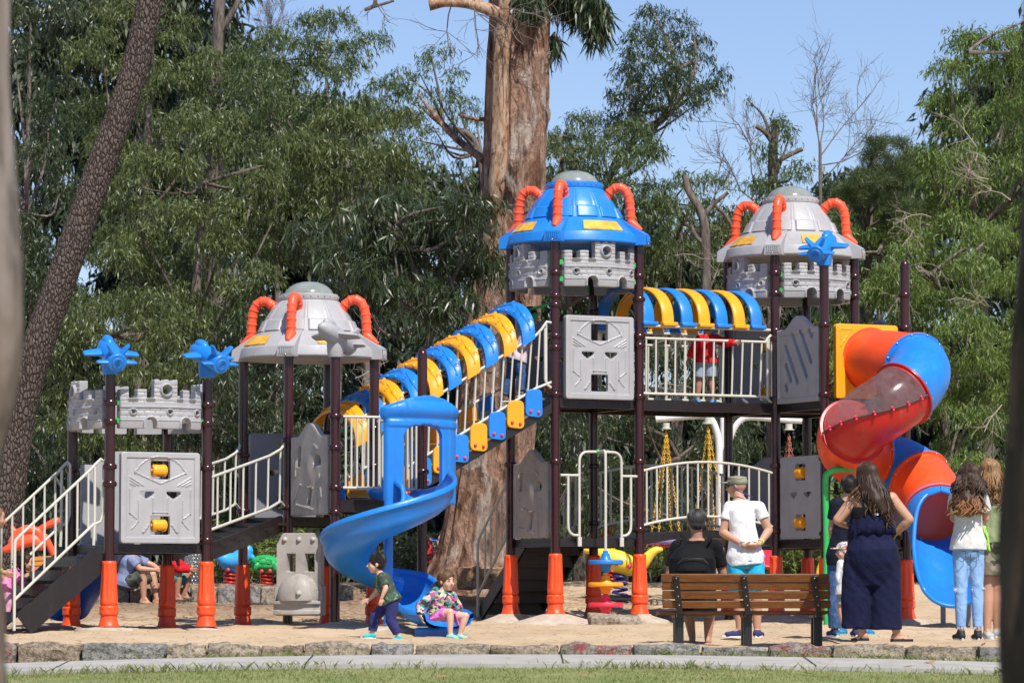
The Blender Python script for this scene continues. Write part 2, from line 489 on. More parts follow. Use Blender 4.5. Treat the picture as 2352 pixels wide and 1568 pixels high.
# ---- the low stone wall behind the left tower
wl_px = [150, 200, 242, 300, 350, 392, 440, 500, 545, 600, 652, 700]
wnames = ['behind the blue back slide', 'just right of the back slide', 'left of the seated man', 'under the seated man', 'between the seated man and the red jacket', 'under the person in red', 'right of the flip-flops', 'below the blue spring rider, left half', 'below the blue spring rider, right half', 'below the green turtle rider', 'at the right end of the low wall']
for i in range(len(wl_px) - 1):
    xa = (wl_px[i] - CX) / FPX * 57 + .006; xb = (wl_px[i + 1] - CX) / FPX * 57 - .006
    o = rough_block('wall_stone', xa, xb, 56.95, 57.3, 0.0, ZP(1347 + random.uniform(-2, 3), 57), SM[1 if i % 3 else 2], 40 + i, 0.03)
    set_props(o, 'grey block of the low stone wall ' + wnames[i], 'wall stone', 'blocks of the low stone wall behind the left tower')
o = rough_block('boulder', -2.52, -2.2, 55.9, 56.3, 0.05, .36, SM[2], 77, .04); set_props(o, 'pale squared stone standing right of the low wall, seen past the blue slide', 'boulder')
o = rough_block('boulder', -1.0, -.3, 52.8, 53.3, .2, .47, stone_mat('sandstone', (0.40, 0.24, 0.13), (0.52, 0.34, 0.2)), 78, .05); set_props(o, 'flat orange-brown rock at the foot of the big tree', 'boulder'); o.location = P(1112, 1328, 52.9)
o = rough_block('concrete_slab', 0, .62, 0, .35, 0, .13, stone_mat('rough_concrete', (0.42, 0.34, 0.25), (0.60, 0.50, 0.39)), 79, .03); set_props(o, 'broken slab of pebbly concrete lying below the red steering wheel', 'concrete slab')
o.location = P(1412, 1419, 47.3); o.rotation_euler = (R(8), R(4), R(6)); o.location.z = Hs(o.location.x, o.location.y) + .045

# ---- litter of needles and twigs
def sticks(name, n, xr, yr, lr, wid, mat, label, cat):
    vv = []; ff = []
    for i in range(n):
        x = random.uniform(*xr); y = random.uniform(*yr); a = random.uniform(0, math.pi); L = random.uniform(*lr)
        z = Hs(x, y) + 0.006
        dx, dy = math.cos(a) * L / 2, math.sin(a) * L / 2
        px_, py_ = -math.sin(a) * wid, math.cos(a) * wid
        cx_, cy_ = x + random.uniform(-.02, .02), y + random.uniform(-.02, .02)
        b = len(vv)
        za, zb = Hs(x - dx, y - dy) + .006, Hs(x + dx, y + dy) + .006 + random.uniform(0, .012)
        zc = z + random.uniform(.003, .02)
        for (qx, qy, qz, w) in ((x - dx, y - dy, za, .4), (cx_, cy_, zc, 1), (x + dx, y + dy, zb, .3)):
            vv += [(qx + px_ * w, qy + py_ * w, qz), (qx - px_ * w, qy - py_ * w, qz), (qx, qy, qz + wid * 1.4 * w)]
        for s0 in (0, 3):
            for k in range(3):
                ff.append((b + s0 + k, b + s0 + (k + 1) % 3, b + s0 + 3 + (k + 1) % 3, b + s0 + 3 + k))
    me = bpy.data.meshes.new(name); me.from_pydata(vv, [], ff)
    o = finish(me, name, mat, None, 0); return set_props(o, label, cat, kind='stuff')
M['twig'] = simple('dry_twig', (0.26, 0.17, 0.10), 0.9, 0, .4, 3)
sticks('leaf_litter', 2000, (-8, 8), (38.9, 52), (.04, .15), .0022, M['twig'], 'dry needles and twigs scattered over the sand', 'litter')
sticks('leaf_litter', 2600, (-6, 2), (50, 61), (.08, .35), .006, M['twig'], 'thick brown litter of fallen twigs round the big tree', 'litter')

# ---- grass
def blades(name, pts, hr, wid, mat, lean=.5):
    n = len(pts); pts = np.asarray(pts)
    a = rng.uniform(0, 2 * np.pi, n); h = rng.uniform(hr[0], hr[1], n); l = rng.uniform(.1, lean, n) * h
    b = rng.uniform(0, 2 * np.pi, n)
    wx, wy = np.cos(a) * wid, np.sin(a) * wid; lx, ly = np.cos(b) * l, np.sin(b) * l
    x, y, z = pts[:, 0], pts[:, 1], pts[:, 2]
    v = np.stack([np.stack([x - wx, y - wy, z], 1), np.stack([x + wx, y + wy, z], 1), np.stack([x + wx * .7 + lx * .4, y + wy * .7 + ly * .4, z + h * .6], 1), np.stack([x + lx, y + ly, z + h], 1)], 1).reshape(-1, 3)
    base = np.arange(n) * 4
    f = np.stack([base, base + 1, base + 2, base, base + 2, base + 3], 1).reshape(-1, 3)
    return tri_mesh(name, v, f, mat)
def tri_mesh(name, v, f, mat, parent=None):
    me = bpy.data.meshes.new(name)
    me.vertices.add(len(v)); me.vertices.foreach_set('co', np.ascontiguousarray(v, np.float32).ravel())
    me.loops.add(len(f) * 3); me.loops.foreach_set('vertex_index', np.ascontiguousarray(f, np.int32).ravel())
    me.polygons.add(len(f)); me.polygons.foreach_set('loop_start', np.arange(len(f), dtype=np.int32) * 3)
    me.update(calc_edges=True)
    if mat: me.materials.append(mat)
    o = bpy.data.objects.new(name, me); COL.objects.link(o)
    if parent is not None: o.parent = parent
    return o
def leaf_mat(name, cols, rough=0.45, trans=0.25, spec=0.5):
    m, nt, b = new_mat(name)
    g = nt.nodes.new('ShaderNodeNewGeometry')
    v = tex_coord(nt)
    n = noise_node(nt, v, 0.6, 3, 0.5)
    ad = nt.nodes.new('ShaderNodeMath'); ad.operation = 'MULTIPLY_ADD'; ad.inputs[1].default_value = 0.62
    nt.links.new(g.outputs['Random Per Island'], ad.inputs[0])
    n2 = nt.nodes.new('ShaderNodeMath'); n2.operation = 'MULTIPLY'; n2.inputs[1].default_value = 0.4; nt.links.new(n, n2.inputs[0])
    nt.links.new(n2.outputs[0], ad.inputs[2])
    k = len(cols)
    c = ramp(nt, ad.outputs[0], [(0.08 + 0.86 * i / (k - 1), cols[i]) for i in range(k)])
    nt.links.new(c, b.inputs['Base Color'])
    b.inputs['Roughness'].default_value = rough; b.inputs['Specular IOR Level'].default_value = spec
    if trans:
        tr = nt.nodes.new('ShaderNodeBsdfTranslucent'); nt.links.new(mix(nt, c, (0.5, 0.55, 0.08), 0.25), tr.inputs['Color'])
        mx = nt.nodes.new('ShaderNodeMixShader'); mx.inputs[0].default_value = trans
        out = nt.nodes['Material Output']
        nt.links.new(b.outputs[0], mx.inputs[1]); nt.links.new(tr.outputs[0], mx.inputs[2]); nt.links.new(mx.outputs[0], out.inputs['Surface'])
    return m
M['grass'] = leaf_mat('grass_blades', [(0.10, 0.13, 0.03), (0.17, 0.21, 0.055), (0.26, 0.27, 0.09), (0.42, 0.36, 0.19)], .6, .3)
gx = rng.uniform(-5.6, 5.6, 34000); gy = 36.15 - rng.uniform(0, 1, 34000) ** 1.2 * 2.7
keep = gy < 36.02 + .02 * np.abs(gx) + rng.normal(0, .04, 34000)
patch = np.sin(gx * 2.1 + gy) * np.sin(gx * .7 - gy * 2.3) + rng.normal(0, .5, 34000) > -.75
gx, gy = gx[keep & patch], gy[keep & patch]
o = blades('grass', np.stack([gx, gy, H(gx, gy)], 1), (.012, .038), .0028, M['grass'], 1.1)
set_props(o, 'short mown grass in front of the concrete path', 'grass', kind='stuff')
tx = []; ty = []
for c_, yy, n_, s_ in ((-4.0, 36.05, 60, .3), (-2.9, 36.0, 260, .6), (-2.55, 37.95, 160, .35), (-2.2, 38.1, 100, .2), (-1.9, 36.1, 120, .2), (-.9, 36.05, 90, .3), (.6, 36.1, 60, .3), (1.35, 36.05, 320, .4), (1.7, 38.2, 200, .5), (3.0, 38.2, 160, .5), (3.6, 38.1, 260, .7), (4.4, 38.1, 200, .5), (-4.6, 36, 80, .3), (2.6, 36, 80, .6), (0.2, 38.2, 60, 1.2), (-3.4, 36.05, 120, .3), (4.2, 36.1, 100, .4)):
    tx += list(rng.normal(c_, s_, n_)); ty += list(rng.normal(yy, .05, n_))
tx, ty = np.array(tx), np.array(ty)
o = blades('grass', np.stack([tx, ty, H(tx, ty)], 1), (.03, .10), .0030, M['grass'], 1.2)
set_props(o, 'taller tufts of grass along the path edges', 'grass', kind='stuff')

fl = MB()
for i in range(46):
    x, y = random.uniform(-4.8, 4.8), random.choice((random.uniform(34.6, 36), random.uniform(36, 41), random.uniform(36, 38.3)))
    z = Hs(x, y) + (.055 if 36.1 < y < 37.7 else .03); a = random.uniform(0, 6.3); L = random.uniform(.03, .07); d = Vector((math.cos(a), math.sin(a), random.uniform(-.1, .3))) * L; s_ = Vector((-math.sin(a), math.cos(a), random.uniform(-.3, .5))) * L * .28; c_ = Vector((x, y, z))
    fl.add([c_ - d, c_ + s_, c_ + d, c_ - s_], [(0, 1, 2, 3)])
o = fl.build('leaf_litter', leaf_mat('fallen_leaves', [(.30, .12, .05), (.42, .22, .10), (.50, .36, .22)], .7, .2), None, 0); set_props(o, 'fallen brown leaves on the lawn, path and sand', 'litter', kind='stuff')
# ================================================================ the play structure (one bolted-together thing)
PS = thing('play_structure', 'big playground structure of maroon posts with plastic towers, bridges and slides', 'play structure', (0, 46, 0))
def part(mb, name, mat, parent=None, smooth=40, bevel=0, label=None):
    """a part of the structure (or a sub-part of one of its parts), mesh in world coordinates"""
    return under(mb.build(name, mat, None, smooth, bevel, label), parent or PS)
class Tw:
    def __init__(s, px, Y, psi, side):
        s.F = Vector(((px - CX) / FPX * Y, Y, 0)); a = R(psi)
        s.e1 = Vector((math.cos(a), math.sin(a), 0)); s.e2 = Vector((-math.sin(a), math.cos(a), 0)); s.s = side
        s.Rt = s.F + s.e1 * side; s.L = s.F + s.e2 * side; s.B = s.Rt + s.e2 * side
        s.c = (s.F + s.B) / 2
A_ = Tw(252, 44.4, 26.9, 1.15)
M_ = Tw(662, 47.0, 31.0, 1.14)
B_ = Tw(1275.5, 48.3, 27.6, 1.15)
T_ = Tw(1782, 49.7, 27.2, 1.15)
M2F = M_.F - M_.e2 * 1.14; M2R = M_.Rt - M_.e2 * 1.14
T2F = T_.F - T_.e2 * 1.15; T2R = T_.Rt - T_.e2 * 1.15

SC0 = P(892, 1300, 45.25)
def flat(p, z): return Vector((p.x, p.y, z))
PR = 0.057
def ring_mb(p, z, mb=None):
    mb = mb or MB()
    pr = [(PR + .002, -.03), (.070, -.028), (.078, -.016), (.080, 0), (.078, .016), (.070, .028), (PR + .002, .03)]
    mb.lathe(pr, flat(p, z), 20)
    return mb
# the orange sleeve at the foot of a post: one mesh shared by all
def flute(a, z):
    if .30 < z < .675:
        t = abs(((a / (2 * math.pi) * 8) % 1) - .5)
        return 1 - .085 * (1 if t < .2 else max(0, 1 - (t - .2) / .06))
    if .155 < z < .205 or .03 < z < .10:
        t = abs(((a / (2 * math.pi) * 8 + .5) % 1) - .5)
        return 1 - .03 * (1 if t < .22 else max(0, 1 - (t - .22) / .05))
    return 1
cov = MB()
pr = [(.058, .72), (.070, .72), (.077, .712), (.080, .70), (.0805, .69), (.081, .68), (.0815, .67), (.083, .60), (.087, .50), (.092, .40), (.0965, .31), (.097, .295), (.098, .262), (.096, .245), (.088, .238), (.088, .232), (.099, .226), (.104, .215), (.104, .208), (.104, .20), (.104, .16), (.104, .152), (.102, .14), (.098, .13), (.087, .125), (.088, .118), (.092, .105), (.094, .095), (.108, .035), (.112, .025), (.118, .004), (.118, 0)]
cov.lathe(pr, (0, 0, 0), 64, flute)
cov_me = bpy.data.meshes.new('post_cover'); cov_me.from_pydata(cov.v, [], cov.f)
cov0 = finish(cov_me, 'post_cover', M['orange'], None, 50)
COVER_USED = [False]
def post(p, z0, z1, rings=(), cover=True, dome=False, label=None):
    mb = MB()
    pr = [(PR, z0), (PR, z1)]
    if dome: pr = [(PR, z0), (PR, z1 - .10), (PR + .004, z1 - .10), (PR + .004, z1 - .085), (PR + .003, z1 - .06), (.052, z1 - .03), (.038, z1 - .01), (.015, z1)]
    mb.lathe(pr, (p.x, p.y, 0), 24)
    o = part(mb, 'post', M['post'], label=label)
    if rings:
        for z in rings: part(ring_mb(p, z), 'clamp_ring', M['post'], o)
    if cover:
        c = cov0 if not COVER_USED[0] else cov0.copy()
        if COVER_USED[0]: COL.objects.link(c)
        COVER_USED[0] = True
        cz = cover if not isinstance(cover, bool) else z0
        if abs(cz) > .05 and p not in (A_.F, A_.Rt, T2F, T2R): cz = min(cz, Hs(p.x, p.y) - .01)
        c.matrix_basis = Matrix.Translation((p.x, p.y, cz)) @ Matrix.Rotation(random.uniform(0, 6), 4, 'Z')
        under(c, o)
    return o

# ---- posts
zc = .0
post(A_.F, -.16, 2.62, (1.60, 1.41, 2.30, 2.09), -.152)
post(A_.Rt, -.16, 2.58, (1.60, .80, 2.30, 2.09), -.152)
post(A_.L, -.18, 2.42, (1.60, 2.09), -.16, True)
post(A_.B, -.16, 2.42, (1.60, 2.09), -.13, True)
post(M_.F, -.25, 3.02, (1.98, 1.22, .82, 2.0), False)
post(M_.L, -.3, 3.02, (1.86, 1.2), -.10)
post(M_.Rt, -.3, 3.02, (2.16, 1.72), -.08)
post(M_.B, -.3, 3.02, (2.14, 1.2), -.07)
post(M2F, -.3, 2.93, (2.23, 1.87, 1.42, 1.14), False)
post(M2R, -.25, 3.03, (2.2, 1.62, 1.40), False, True)
for p, zr in ((B_.F, (4.06, 3.78, 3.67, 3.30, 3.16, 2.60, 1.80, ZP(1856 * .5742, 48.3))), (B_.Rt, (4.06, 3.78, 3.33, 3.22, 2.60, 1.82, 1.0)), (B_.L, (4.06, 3.7, 3.3, 1.80)), (B_.B, (4.06, 3.7, 3.3, 1.80, 1.1))):
    post(p, -.25, 4.47, zr[:-1] if len(zr) > 7 else zr, -.015)
for p, zr in ((T_.F, (4.17, 3.92, 3.46, 3.36, 2.62, 1.80, 1.0)), (T_.Rt, (4.17, 3.92, 3.3)), (T_.L, (4.1, 3.4, 3.3)), (T_.B, (4.1, 3.4))):
    post(p, -.25, 4.47, zr, -.02)
post(T2F, -.12, 4.22, (3.46, 2.62, 1.85, .95), -.06)
post(T2R, -.14, 4.285, (3.86, 3.46, 2.6), -.075, True)

# ---- concrete footings
def footing(p, r, zt, seed, dx=0):
    """lumpy concrete collar from the sand up to the post sleeve"""
    mb = MB(); n = 36; rr = random.Random(seed); ph = [rr.uniform(0, 6) for _ in range(4)]; zs = Hs(p.x, p.y); h = zt - zs
    f = lambda a, z_: 1 + (.15 * math.sin(2 * a + ph[0]) + .10 * math.sin(3 * a + ph[1]) + .05 * math.sin(7 * a + ph[2])) * (1 if z_ < zs + h * .9 else .2)
    mb.lathe([(r, zs - .12), (r, zs + .012), (r * .93, zs + .03), (r * .66, zs + h * .55), (r * .40, zs + h * .86), (.14, zt), (.02, zt + .002)], (p.x + dx, p.y, 0), n, f)
    return part(mb, 'footing', M['footing'], smooth=60)
footing(A_.F, .30, -.145, 1); footing(A_.Rt, .22, -.145, 2); footing(B_.F, .46, -.012, 3); footing(B_.L, .42, -.012, 4); footing(B_.Rt, .36, -.012, 5); footing(B_.B, .3, -.012, 6)
footing(M2F, .42, -.10, 7, .1); footing(T2R, .42, -.07, 8); footing(T_.F, .36, -.015, 9); footing(T_.B, .4, -.015, 10); footing(T2F, .3, -.055, 11); footing(SC0, .34, -.13, 12, .0)

# ---- decks
def deck(corners, zt, h=.10, name='deck'):
    """steel deck pan with flanged edge beams and painted-on dark slots"""
    mb = MB(); cs = [flat(c, zt) for c in corners]
    n = len(cs); cen = sum(cs, Vector()) / n
    inner = [cen + (c - cen) * (1 - .055 / (c - cen).length) for c in cs]
    top = [c for c in inner]; bot = [c - Vector((0, 0, .02)) for c in inner]
    mb.add(top + bot, [tuple(range(n)), tuple(range(2 * n - 1, n - 1, -1))] + [(i, i + n, (i + 1) % n + n, (i + 1) % n) for i in range(n)])
    for i in range(n):
        a, b = inner[i], inner[(i + 1) % n]
        mb.bar(a - Vector((0, 0, h / 2)), b - Vector((0, 0, h / 2)), .035, h)
        mb.bar(a - Vector((0, 0, h - .004)), b - Vector((0, 0, h - .004)), .06, .012)
    for t in (.33, .66):
        mb.bar(inner[0].lerp(inner[3], t) - Vector((0, 0, .05)), inner[1].lerp(inner[2], t) - Vector((0, 0, .05)), .03, .06)
    mb.cur = 1; hm = mb  # flat dark quads paint in the shade inside the beam slots
    for i in range(n):
        a, b = inner[i], inner[(i + 1) % n]; d = (b - a).normalized(); nn = Vector((d.y, -d.x, 0))
        if (cen - a).dot(nn) > 0: nn = -nn
        L = (b - a).length
        for k in (.08, .12, .15, .21, .30, .38, .5, .62, .70, .79, .85, .88, .92):
            c = a + d * (L * k) + nn * .0185 - Vector((0, 0, h * .42))
            hm.add([c - d * .012 + Vector((0, 0, .006)), c + d * .012 + Vector((0, 0, .006)), c + d * .012 - Vector((0, 0, .006)), c - d * .012 - Vector((0, 0, .006))], [(0, 1, 2, 3)])
    return part(mb, name, (M['beam'], M['dark_fill']), smooth=30)
deck([A_.F, A_.Rt, A_.B, A_.L], .755)
deck([M_.F, M_.Rt, M_.B, M_.L], 1.115)
deck([M2F, M2R, M_.Rt, M_.F], 1.29, .14)
deck([B_.F, B_.Rt, B_.B, B_.L], .89); deck([B_.F, B_.Rt, B_.B, B_.L], 2.555)
deck([T_.F, T_.Rt, T_.B, T_.L], .89); deck([T_.F, T_.Rt, T_.B, T_.L], 2.555)
deck([T2F, T2R, T_.Rt, T_.F], .89); deck([T2F, T2R, T_.Rt, T_.F], 2.555)

# ---- panels cut from a grid: outline, windows, relief and bend in one mesh
def mask_mesh(name, w, h, res, thick, inside, relief=None, bend=None, iters=3):
    nx, nz = int(round(w / res)), int(round(h / res))
    xs = np.linspace(-w / 2, w / 2, nx + 1); zs = np.linspace(0, h, nz + 1)
    XC, ZC = np.meshgrid((xs[1:] + xs[:-1]) / 2, (zs[1:] + zs[:-1]) / 2, indexing='ij')
    occ = inside(XC, ZC)
    X, Z = np.meshgrid(xs, zs, indexing='ij'); X = X.copy(); Z = Z.copy()
    # boundary smoothing
    pad = np.zeros((nx + 2, nz + 2), bool); pad[1:-1, 1:-1] = occ
    vid = lambda i, j: i * (nz + 1) + j
    nb = {}
    side = []
    for i in range(nx):
        for j in range(nz):
            if not occ[i, j]: continue
            if not pad[i, j + 1]: side.append((vid(i, j + 1), vid(i, j)))
            if not pad[i + 2, j + 1]: side.append((vid(i + 1, j), vid(i + 1, j + 1)))
            if not pad[i + 1, j]: side.append((vid(i, j), vid(i + 1, j)))
            if not pad[i + 1, j + 2]: side.append((vid(i + 1, j + 1), vid(i, j + 1)))
    for a, b in side:
        nb.setdefault(a, []).append(b); nb.setdefault(b, []).append(a)
    fx, fz = X.ravel().copy(), Z.ravel().copy()
    keys = [k for k in nb if len(nb[k]) == 2]
    ka = np.array(keys); n1 = np.array([nb[k][0] for k in keys]); n2 = np.array([nb[k][1] for k in keys])
    for _ in range(iters):
        ax = (fx[n1] + fx[n2]) / 2; az = (fz[n1] + fz[n2]) / 2
        fx[ka] = fx[ka] * .4 + ax * .6; fz[ka] = fz[ka] * .4 + az * .6
    rl = relief(fx, fz) if relief else np.zeros_like(fx)
    bd = bend(fx, fz) if bend else np.zeros_like(fx)
    # rounded front edge along all boundaries
    onb = np.zeros(len(fx), bool); onb[list(nb.keys())] = True
    rl = np.where(onb, np.minimum(rl, 0) - res * .5, rl)
    vf = np.stack([fx, -thick / 2 - rl + bd, fz], 1); vb = np.stack([fx, thick / 2 + bd, fz], 1)
    n = len(fx); I, J = np.nonzero(occ)
    a = I * (nz + 1) + J
    front = np.stack([a, a + nz + 1, a + nz + 2, a + 1], 1)
    back = front[:, ::-1] + n
    sd = np.array([(q, p, p + n, q + n) for p, q in side])
    faces = np.concatenate([front, back, sd])
    used = np.unique(faces); rem = -np.ones(2 * n, int); rem[used] = np.arange(len(used))
    v = np.concatenate([vf, vb])[used]; faces = rem[faces]
    me = bpy.data.meshes.new(name)
    me.from_pydata(v.tolist(), [], faces.tolist())
    return me
def face_mat(p0, p1, z, off=0.0):
    """x along p0->p1, front side (-y) facing outwards on the right-hand... (towards the side given by off sign)"""
    d = (flat(p1, 0) - flat(p0, 0)); d.normalize()
    y = Vector((-d.y, d.x, 0)); zz = Vector((0, 0, 1))
    m = Matrix((d, y, zz)).transposed().to_4x4()
    m.translation = flat((p0 + p1) / 2, z) - y * off
    return m
def place(me_obj_or_mesh, name, mat, m, parent=None, smooth=40, label=None, cache={}):
    me = me_obj_or_mesh
    if me.name not in cache:
        o = finish(me, name, mat, None, smooth); cache[me.name] = True
    else:
        o = bpy.data.objects.new(name, me); COL.objects.link(o)
        if me.materials[0] != mat:
            o.material_slots[0].link = 'OBJECT'; o.material_slots[0].material = mat
    o.matrix_basis = m
    under(o, parent or PS)
    if label: o['label'] = label
    return o

# castle parapet
CW, CH = .96, .54
def castle_in(X, Z):
    f = X / CW + .5
    ins = Z < .335
    for a, b in ((0, .085), (.18, .275), (.72, .815), (.905, 1.0)): ins |= (f > a) & (f < b) & (Z < .43)
    tow = (f > .365) & (f < .645)
    ins |= tow & (Z < .525)
    ins |= tow & (((f < .42) | ((f > .475) & (f < .535)) | (f > .59)) & (Z < .54))
    ins &= ~(((X - .005) ** 2 + (Z - .425) ** 2) < .052 ** 2)
    for fx in (.13, .55, .93):
        ins &= ~(((X - (fx - .5) * CW) ** 2 + (Z - .185) ** 2) < .023 ** 2)
    for fx in (.32, .76):
        cx_ = (fx - .5) * CW
        ins &= ~((np.abs(X - cx_) < .058) & (Z < .06)); ins &= ~(((X - cx_) ** 2 + (Z - .06) ** 2) < .058 ** 2)
    return ins
def castle_rel(X, Z):
    r = np.zeros_like(X)
    rows = [.0, .085, .137, .19, .25, .30, .345, .39, .435, .48, .525]
    rr = np.searchsorted(rows, Z) % 2
    for zz in (.137, .19, .30, .345, .39, .435, .48): r -= .0055 * np.exp(-((Z - zz) / .006) ** 2)
    bx = (X + rr * .06) % .12
    r -= .0055 * np.exp(-((bx - .06) / .006) ** 2) * (Z > .085)
    r = np.where(np.abs(Z - .240) < .012, .012, r)
    r = np.where((Z < .085), .006 - .22 * (.085 - Z) ** 1.3 * 1.6, r); r = np.where(np.abs(Z - .09) < .007, .013, r)
    d = np.sqrt((X - .005) ** 2 + (Z - .425) ** 2); r = np.where(d < .078, .006 + .022 * np.sqrt(np.clip(1 - ((d - .062) / .016) ** 2, 0, 1)), r)
    for fx in (.13, .55, .93):
        d = np.sqrt((X - (fx - .5) * CW) ** 2 + (Z - .185) ** 2); r = np.where(d < .041, .004 + .014 * np.sqrt(np.clip(1 - ((d - .031) / .010) ** 2, 0, 1)), r)
    for fx in (.32, .76):
        d = np.sqrt((X - (fx - .5) * CW) ** 2 + (np.maximum(Z - .06, 0)) ** 2); r = np.where(d < .082, .004 + .018 * np.sqrt(np.clip(1 - ((d - .07) / .013) ** 2, 0, 1)), r)
    f = X / CW + .5
    for a, b in ((.085, .18), (.275, .365), (.645, .72), (.815, .905)): r = np.where((f > a) & (f < b) & (Z > .295) & (Z < .335), .028 * (Z - .295) / .04 + .004, r)
    return r
castle_me = mask_mesh('castle_panel', CW, CH, .0068, .10, castle_in, castle_rel, lambda X, Z: -.15 * (1 - (2 * X / CW) ** 2), 2)
def castle(p0, p1, z, label=None):
    o = place(castle_me, 'castle_panel', M['grey'], face_mat(p0, p1, z, .01), label=label)
    d = (flat(p1, 0) - flat(p0, 0)).normalized()
    for p, s_ in ((p0, 1), (p1, -1)):
        for zz in (z + .09, z + .29):
            mb = MB(); mb.box(flat(p, zz) + d * s_ * .085, (.085, .035, .06), face_mat(p0, p1, 0).to_3x3()); part(mb, 'bracket', M['gpipe'], o)
    return o
# A, B and T towers
for tw, z in ((A_, 2.02), (B_, 3.90), (T_, 3.87)):
    for a, b in ((tw.F, tw.Rt), (tw.L, tw.F), (tw.B, tw.L), (tw.Rt, tw.B)): castle(a, b, z)

# robot-mask style panels: square, two big windows, two eye slots, generic relief
RW, RH = .93, 1.0
def seg_d(X, Z, a, b):
    ax, az = a; bx, bz = b; dx, dz = bx - ax, bz - az
    t = np.clip(((X - ax) * dx + (Z - az) * dz) / (dx * dx + dz * dz), 0, 1)
    return np.sqrt((X - ax - t * dx) ** 2 + (Z - az - t * dz) ** 2)
def rob_in(X, Z):
    ins = np.ones_like(X, bool)
    cx_ = (np.abs(X) > RW / 2 - .03) & ((Z > RH - .03) | (Z < .03)); dd = (np.abs(X) - (RW / 2 - .03)) ** 2 + np.where(Z > .5, Z - (RH - .03), Z - .03) ** 2
    ins &= ~(cx_ & (dd > .03 ** 2))
    ins &= ~((np.abs(X) < .115) & (Z > .70) & (Z < .905))
    ins &= ~((np.abs(X) < .115) & (Z > .09) & (Z < .30))
    for s in (-1, 1):
        x = X * s
        ins &= ~((x > .075) & (x < .245) & (Z < .565) & (Z > .54 - .06 * (1 - np.abs(x - .16) / .085)))
    return ins
def rob_rel(X, Z):
    r = np.zeros_like(X); x = np.abs(X)
    edge = np.minimum(RW / 2 - x, np.minimum(Z, RH - Z))
    r = np.where((edge > .06) , -.012, r)
    def groove(a, b, w=.006, dep=.009):
        nonlocal r
        d = seg_d(x, Z, a, b); r = np.where(d < w, r + dep, r)
    # arch over the upper window
    ang = np.arctan2(Z - .62, X); d = np.abs(np.sqrt(X ** 2 + (Z - .62) ** 2) - .335)
    r = np.where((d < .006) & (Z > .80), r + .009, r)
    groove((.30, .775), (0, .655)); groove((.30, .80), (.30, .775))
    # generic ribs and cheek lines
    for k in range(3): groove((.20 + .05 * k, .63 + .0 * k), (.36, .725 - .035 * k), .007, .009)
    groove((.085, .50), (.085, .34)); groove((.085, .34), (0, .34)); groove((.26, .47), (.26, .24)); groove((.26, .24), (.34, .15)); groove((.36, .60), (.36, .33)); groove((.36, .33), (.28, .27))
    groove((.14, .20), (.20, .12), .012, .011)
    return r
robot_me = mask_mesh('face_panel', RW, RH, .0085, .07, rob_in, rob_rel, None, 2)
roller0 = [None]
def rollers(pan, p0, p1, z, which=(0, 1)):
    m = face_mat(p0, p1, z, 0)
    for k in which:
        zc_ = .80 if k else .195
        mb = MB()
        rx = Matrix.Rotation(R(90), 3, 'Y')
        prof = [(.02, -.098), (.02, -.085), (.055, -.085), (.068, -.07), (.0695, -.04), (.066, 0), (.0695, .04), (.068, .07), (.055, .085), (.02, .085), (.02, .098)]
        mm = m.to_3x3() @ rx
        mb.lathe(prof, m @ Vector((0, -.01, zc_)), 28, None, mm)
        # plain curved stroke on the drum
        mb.cur = 1; pts = []
        for j in range(9):
            t = (j / 8 - .5); a = R(250 + 18 * abs(t) * 3)
            q = Vector((t * .08, -.01 + .0698 * math.cos(a - R(90) + R(90)) * -1 * 0, 0))
            aa = R(-62 + 70 * t * t * (1 if k else 1.2))
            pts.append(m @ Vector((t * .085, -.01 - .0705 * math.cos(aa), zc_ + .0705 * math.sin(aa))))
        mb.tube(pts, .005, 6)
        part(mb, 'roller', (M['yellow'], M['black']), pan)
def robot(p0, p1, z, mat='grey', roll=(), label=None, off=.035):
    o = place(robot_me, 'face_panel', M[mat], face_mat(p0, p1, z, off), label=label)
    if roll: rollers(o, p0 - (p1 - p0) * 0, p1, z, roll)
    return o
robot(A_.F, A_.Rt, .765, roll=(0, 1), label='grey face panel with two yellow roller drums in its windows')
robot(B_.F, B_.Rt, 2.555, label='grey face panel with open windows below the blue roof')
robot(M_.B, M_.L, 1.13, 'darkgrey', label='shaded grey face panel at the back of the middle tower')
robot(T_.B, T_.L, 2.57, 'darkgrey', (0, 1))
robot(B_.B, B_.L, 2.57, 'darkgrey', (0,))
robot(T2F, T_.F, .90, 'grey', (0, 1), label='shaded grey face panel with rollers left of the green pipe', off=.035)
# the T lower face panel looks out to the front-left, so mirror its winding
# wavy-topped panels
def wave_in(W, Hh, bump_):
    def f(X, Z): return Z < Hh + bump_ * np.exp(-(X / (.19 * W / .9)) ** 4) * .999
    return f
def bell(X, W): return .5 + .5 * np.cos(np.clip(np.abs(X) / (W * .36), 0, 1) * math.pi)
WV, WH = .95, .98
def wv_in(X, Z): return Z < WH - .09 + .16 * bell(X, WV)
def wv_rel(X, Z): return np.where((WV / 2 - np.abs(X) > .07) & (Z > .07) & (Z < WH - .17 + .15 * bell(X, WV)), -.012, 0) + .008 * np.exp(-(X / .1) ** 2)
wave_me = mask_mesh('wavy_panel', WV, 1.06, .012, .06, wv_in, wv_rel, None, 2)
place(wave_me, 'wavy_panel', M['rail'] if False else M['grey'], face_mat(A_.B, A_.L, .77, 0), label='plain pale grey panel with a wavy top behind the left stairs')
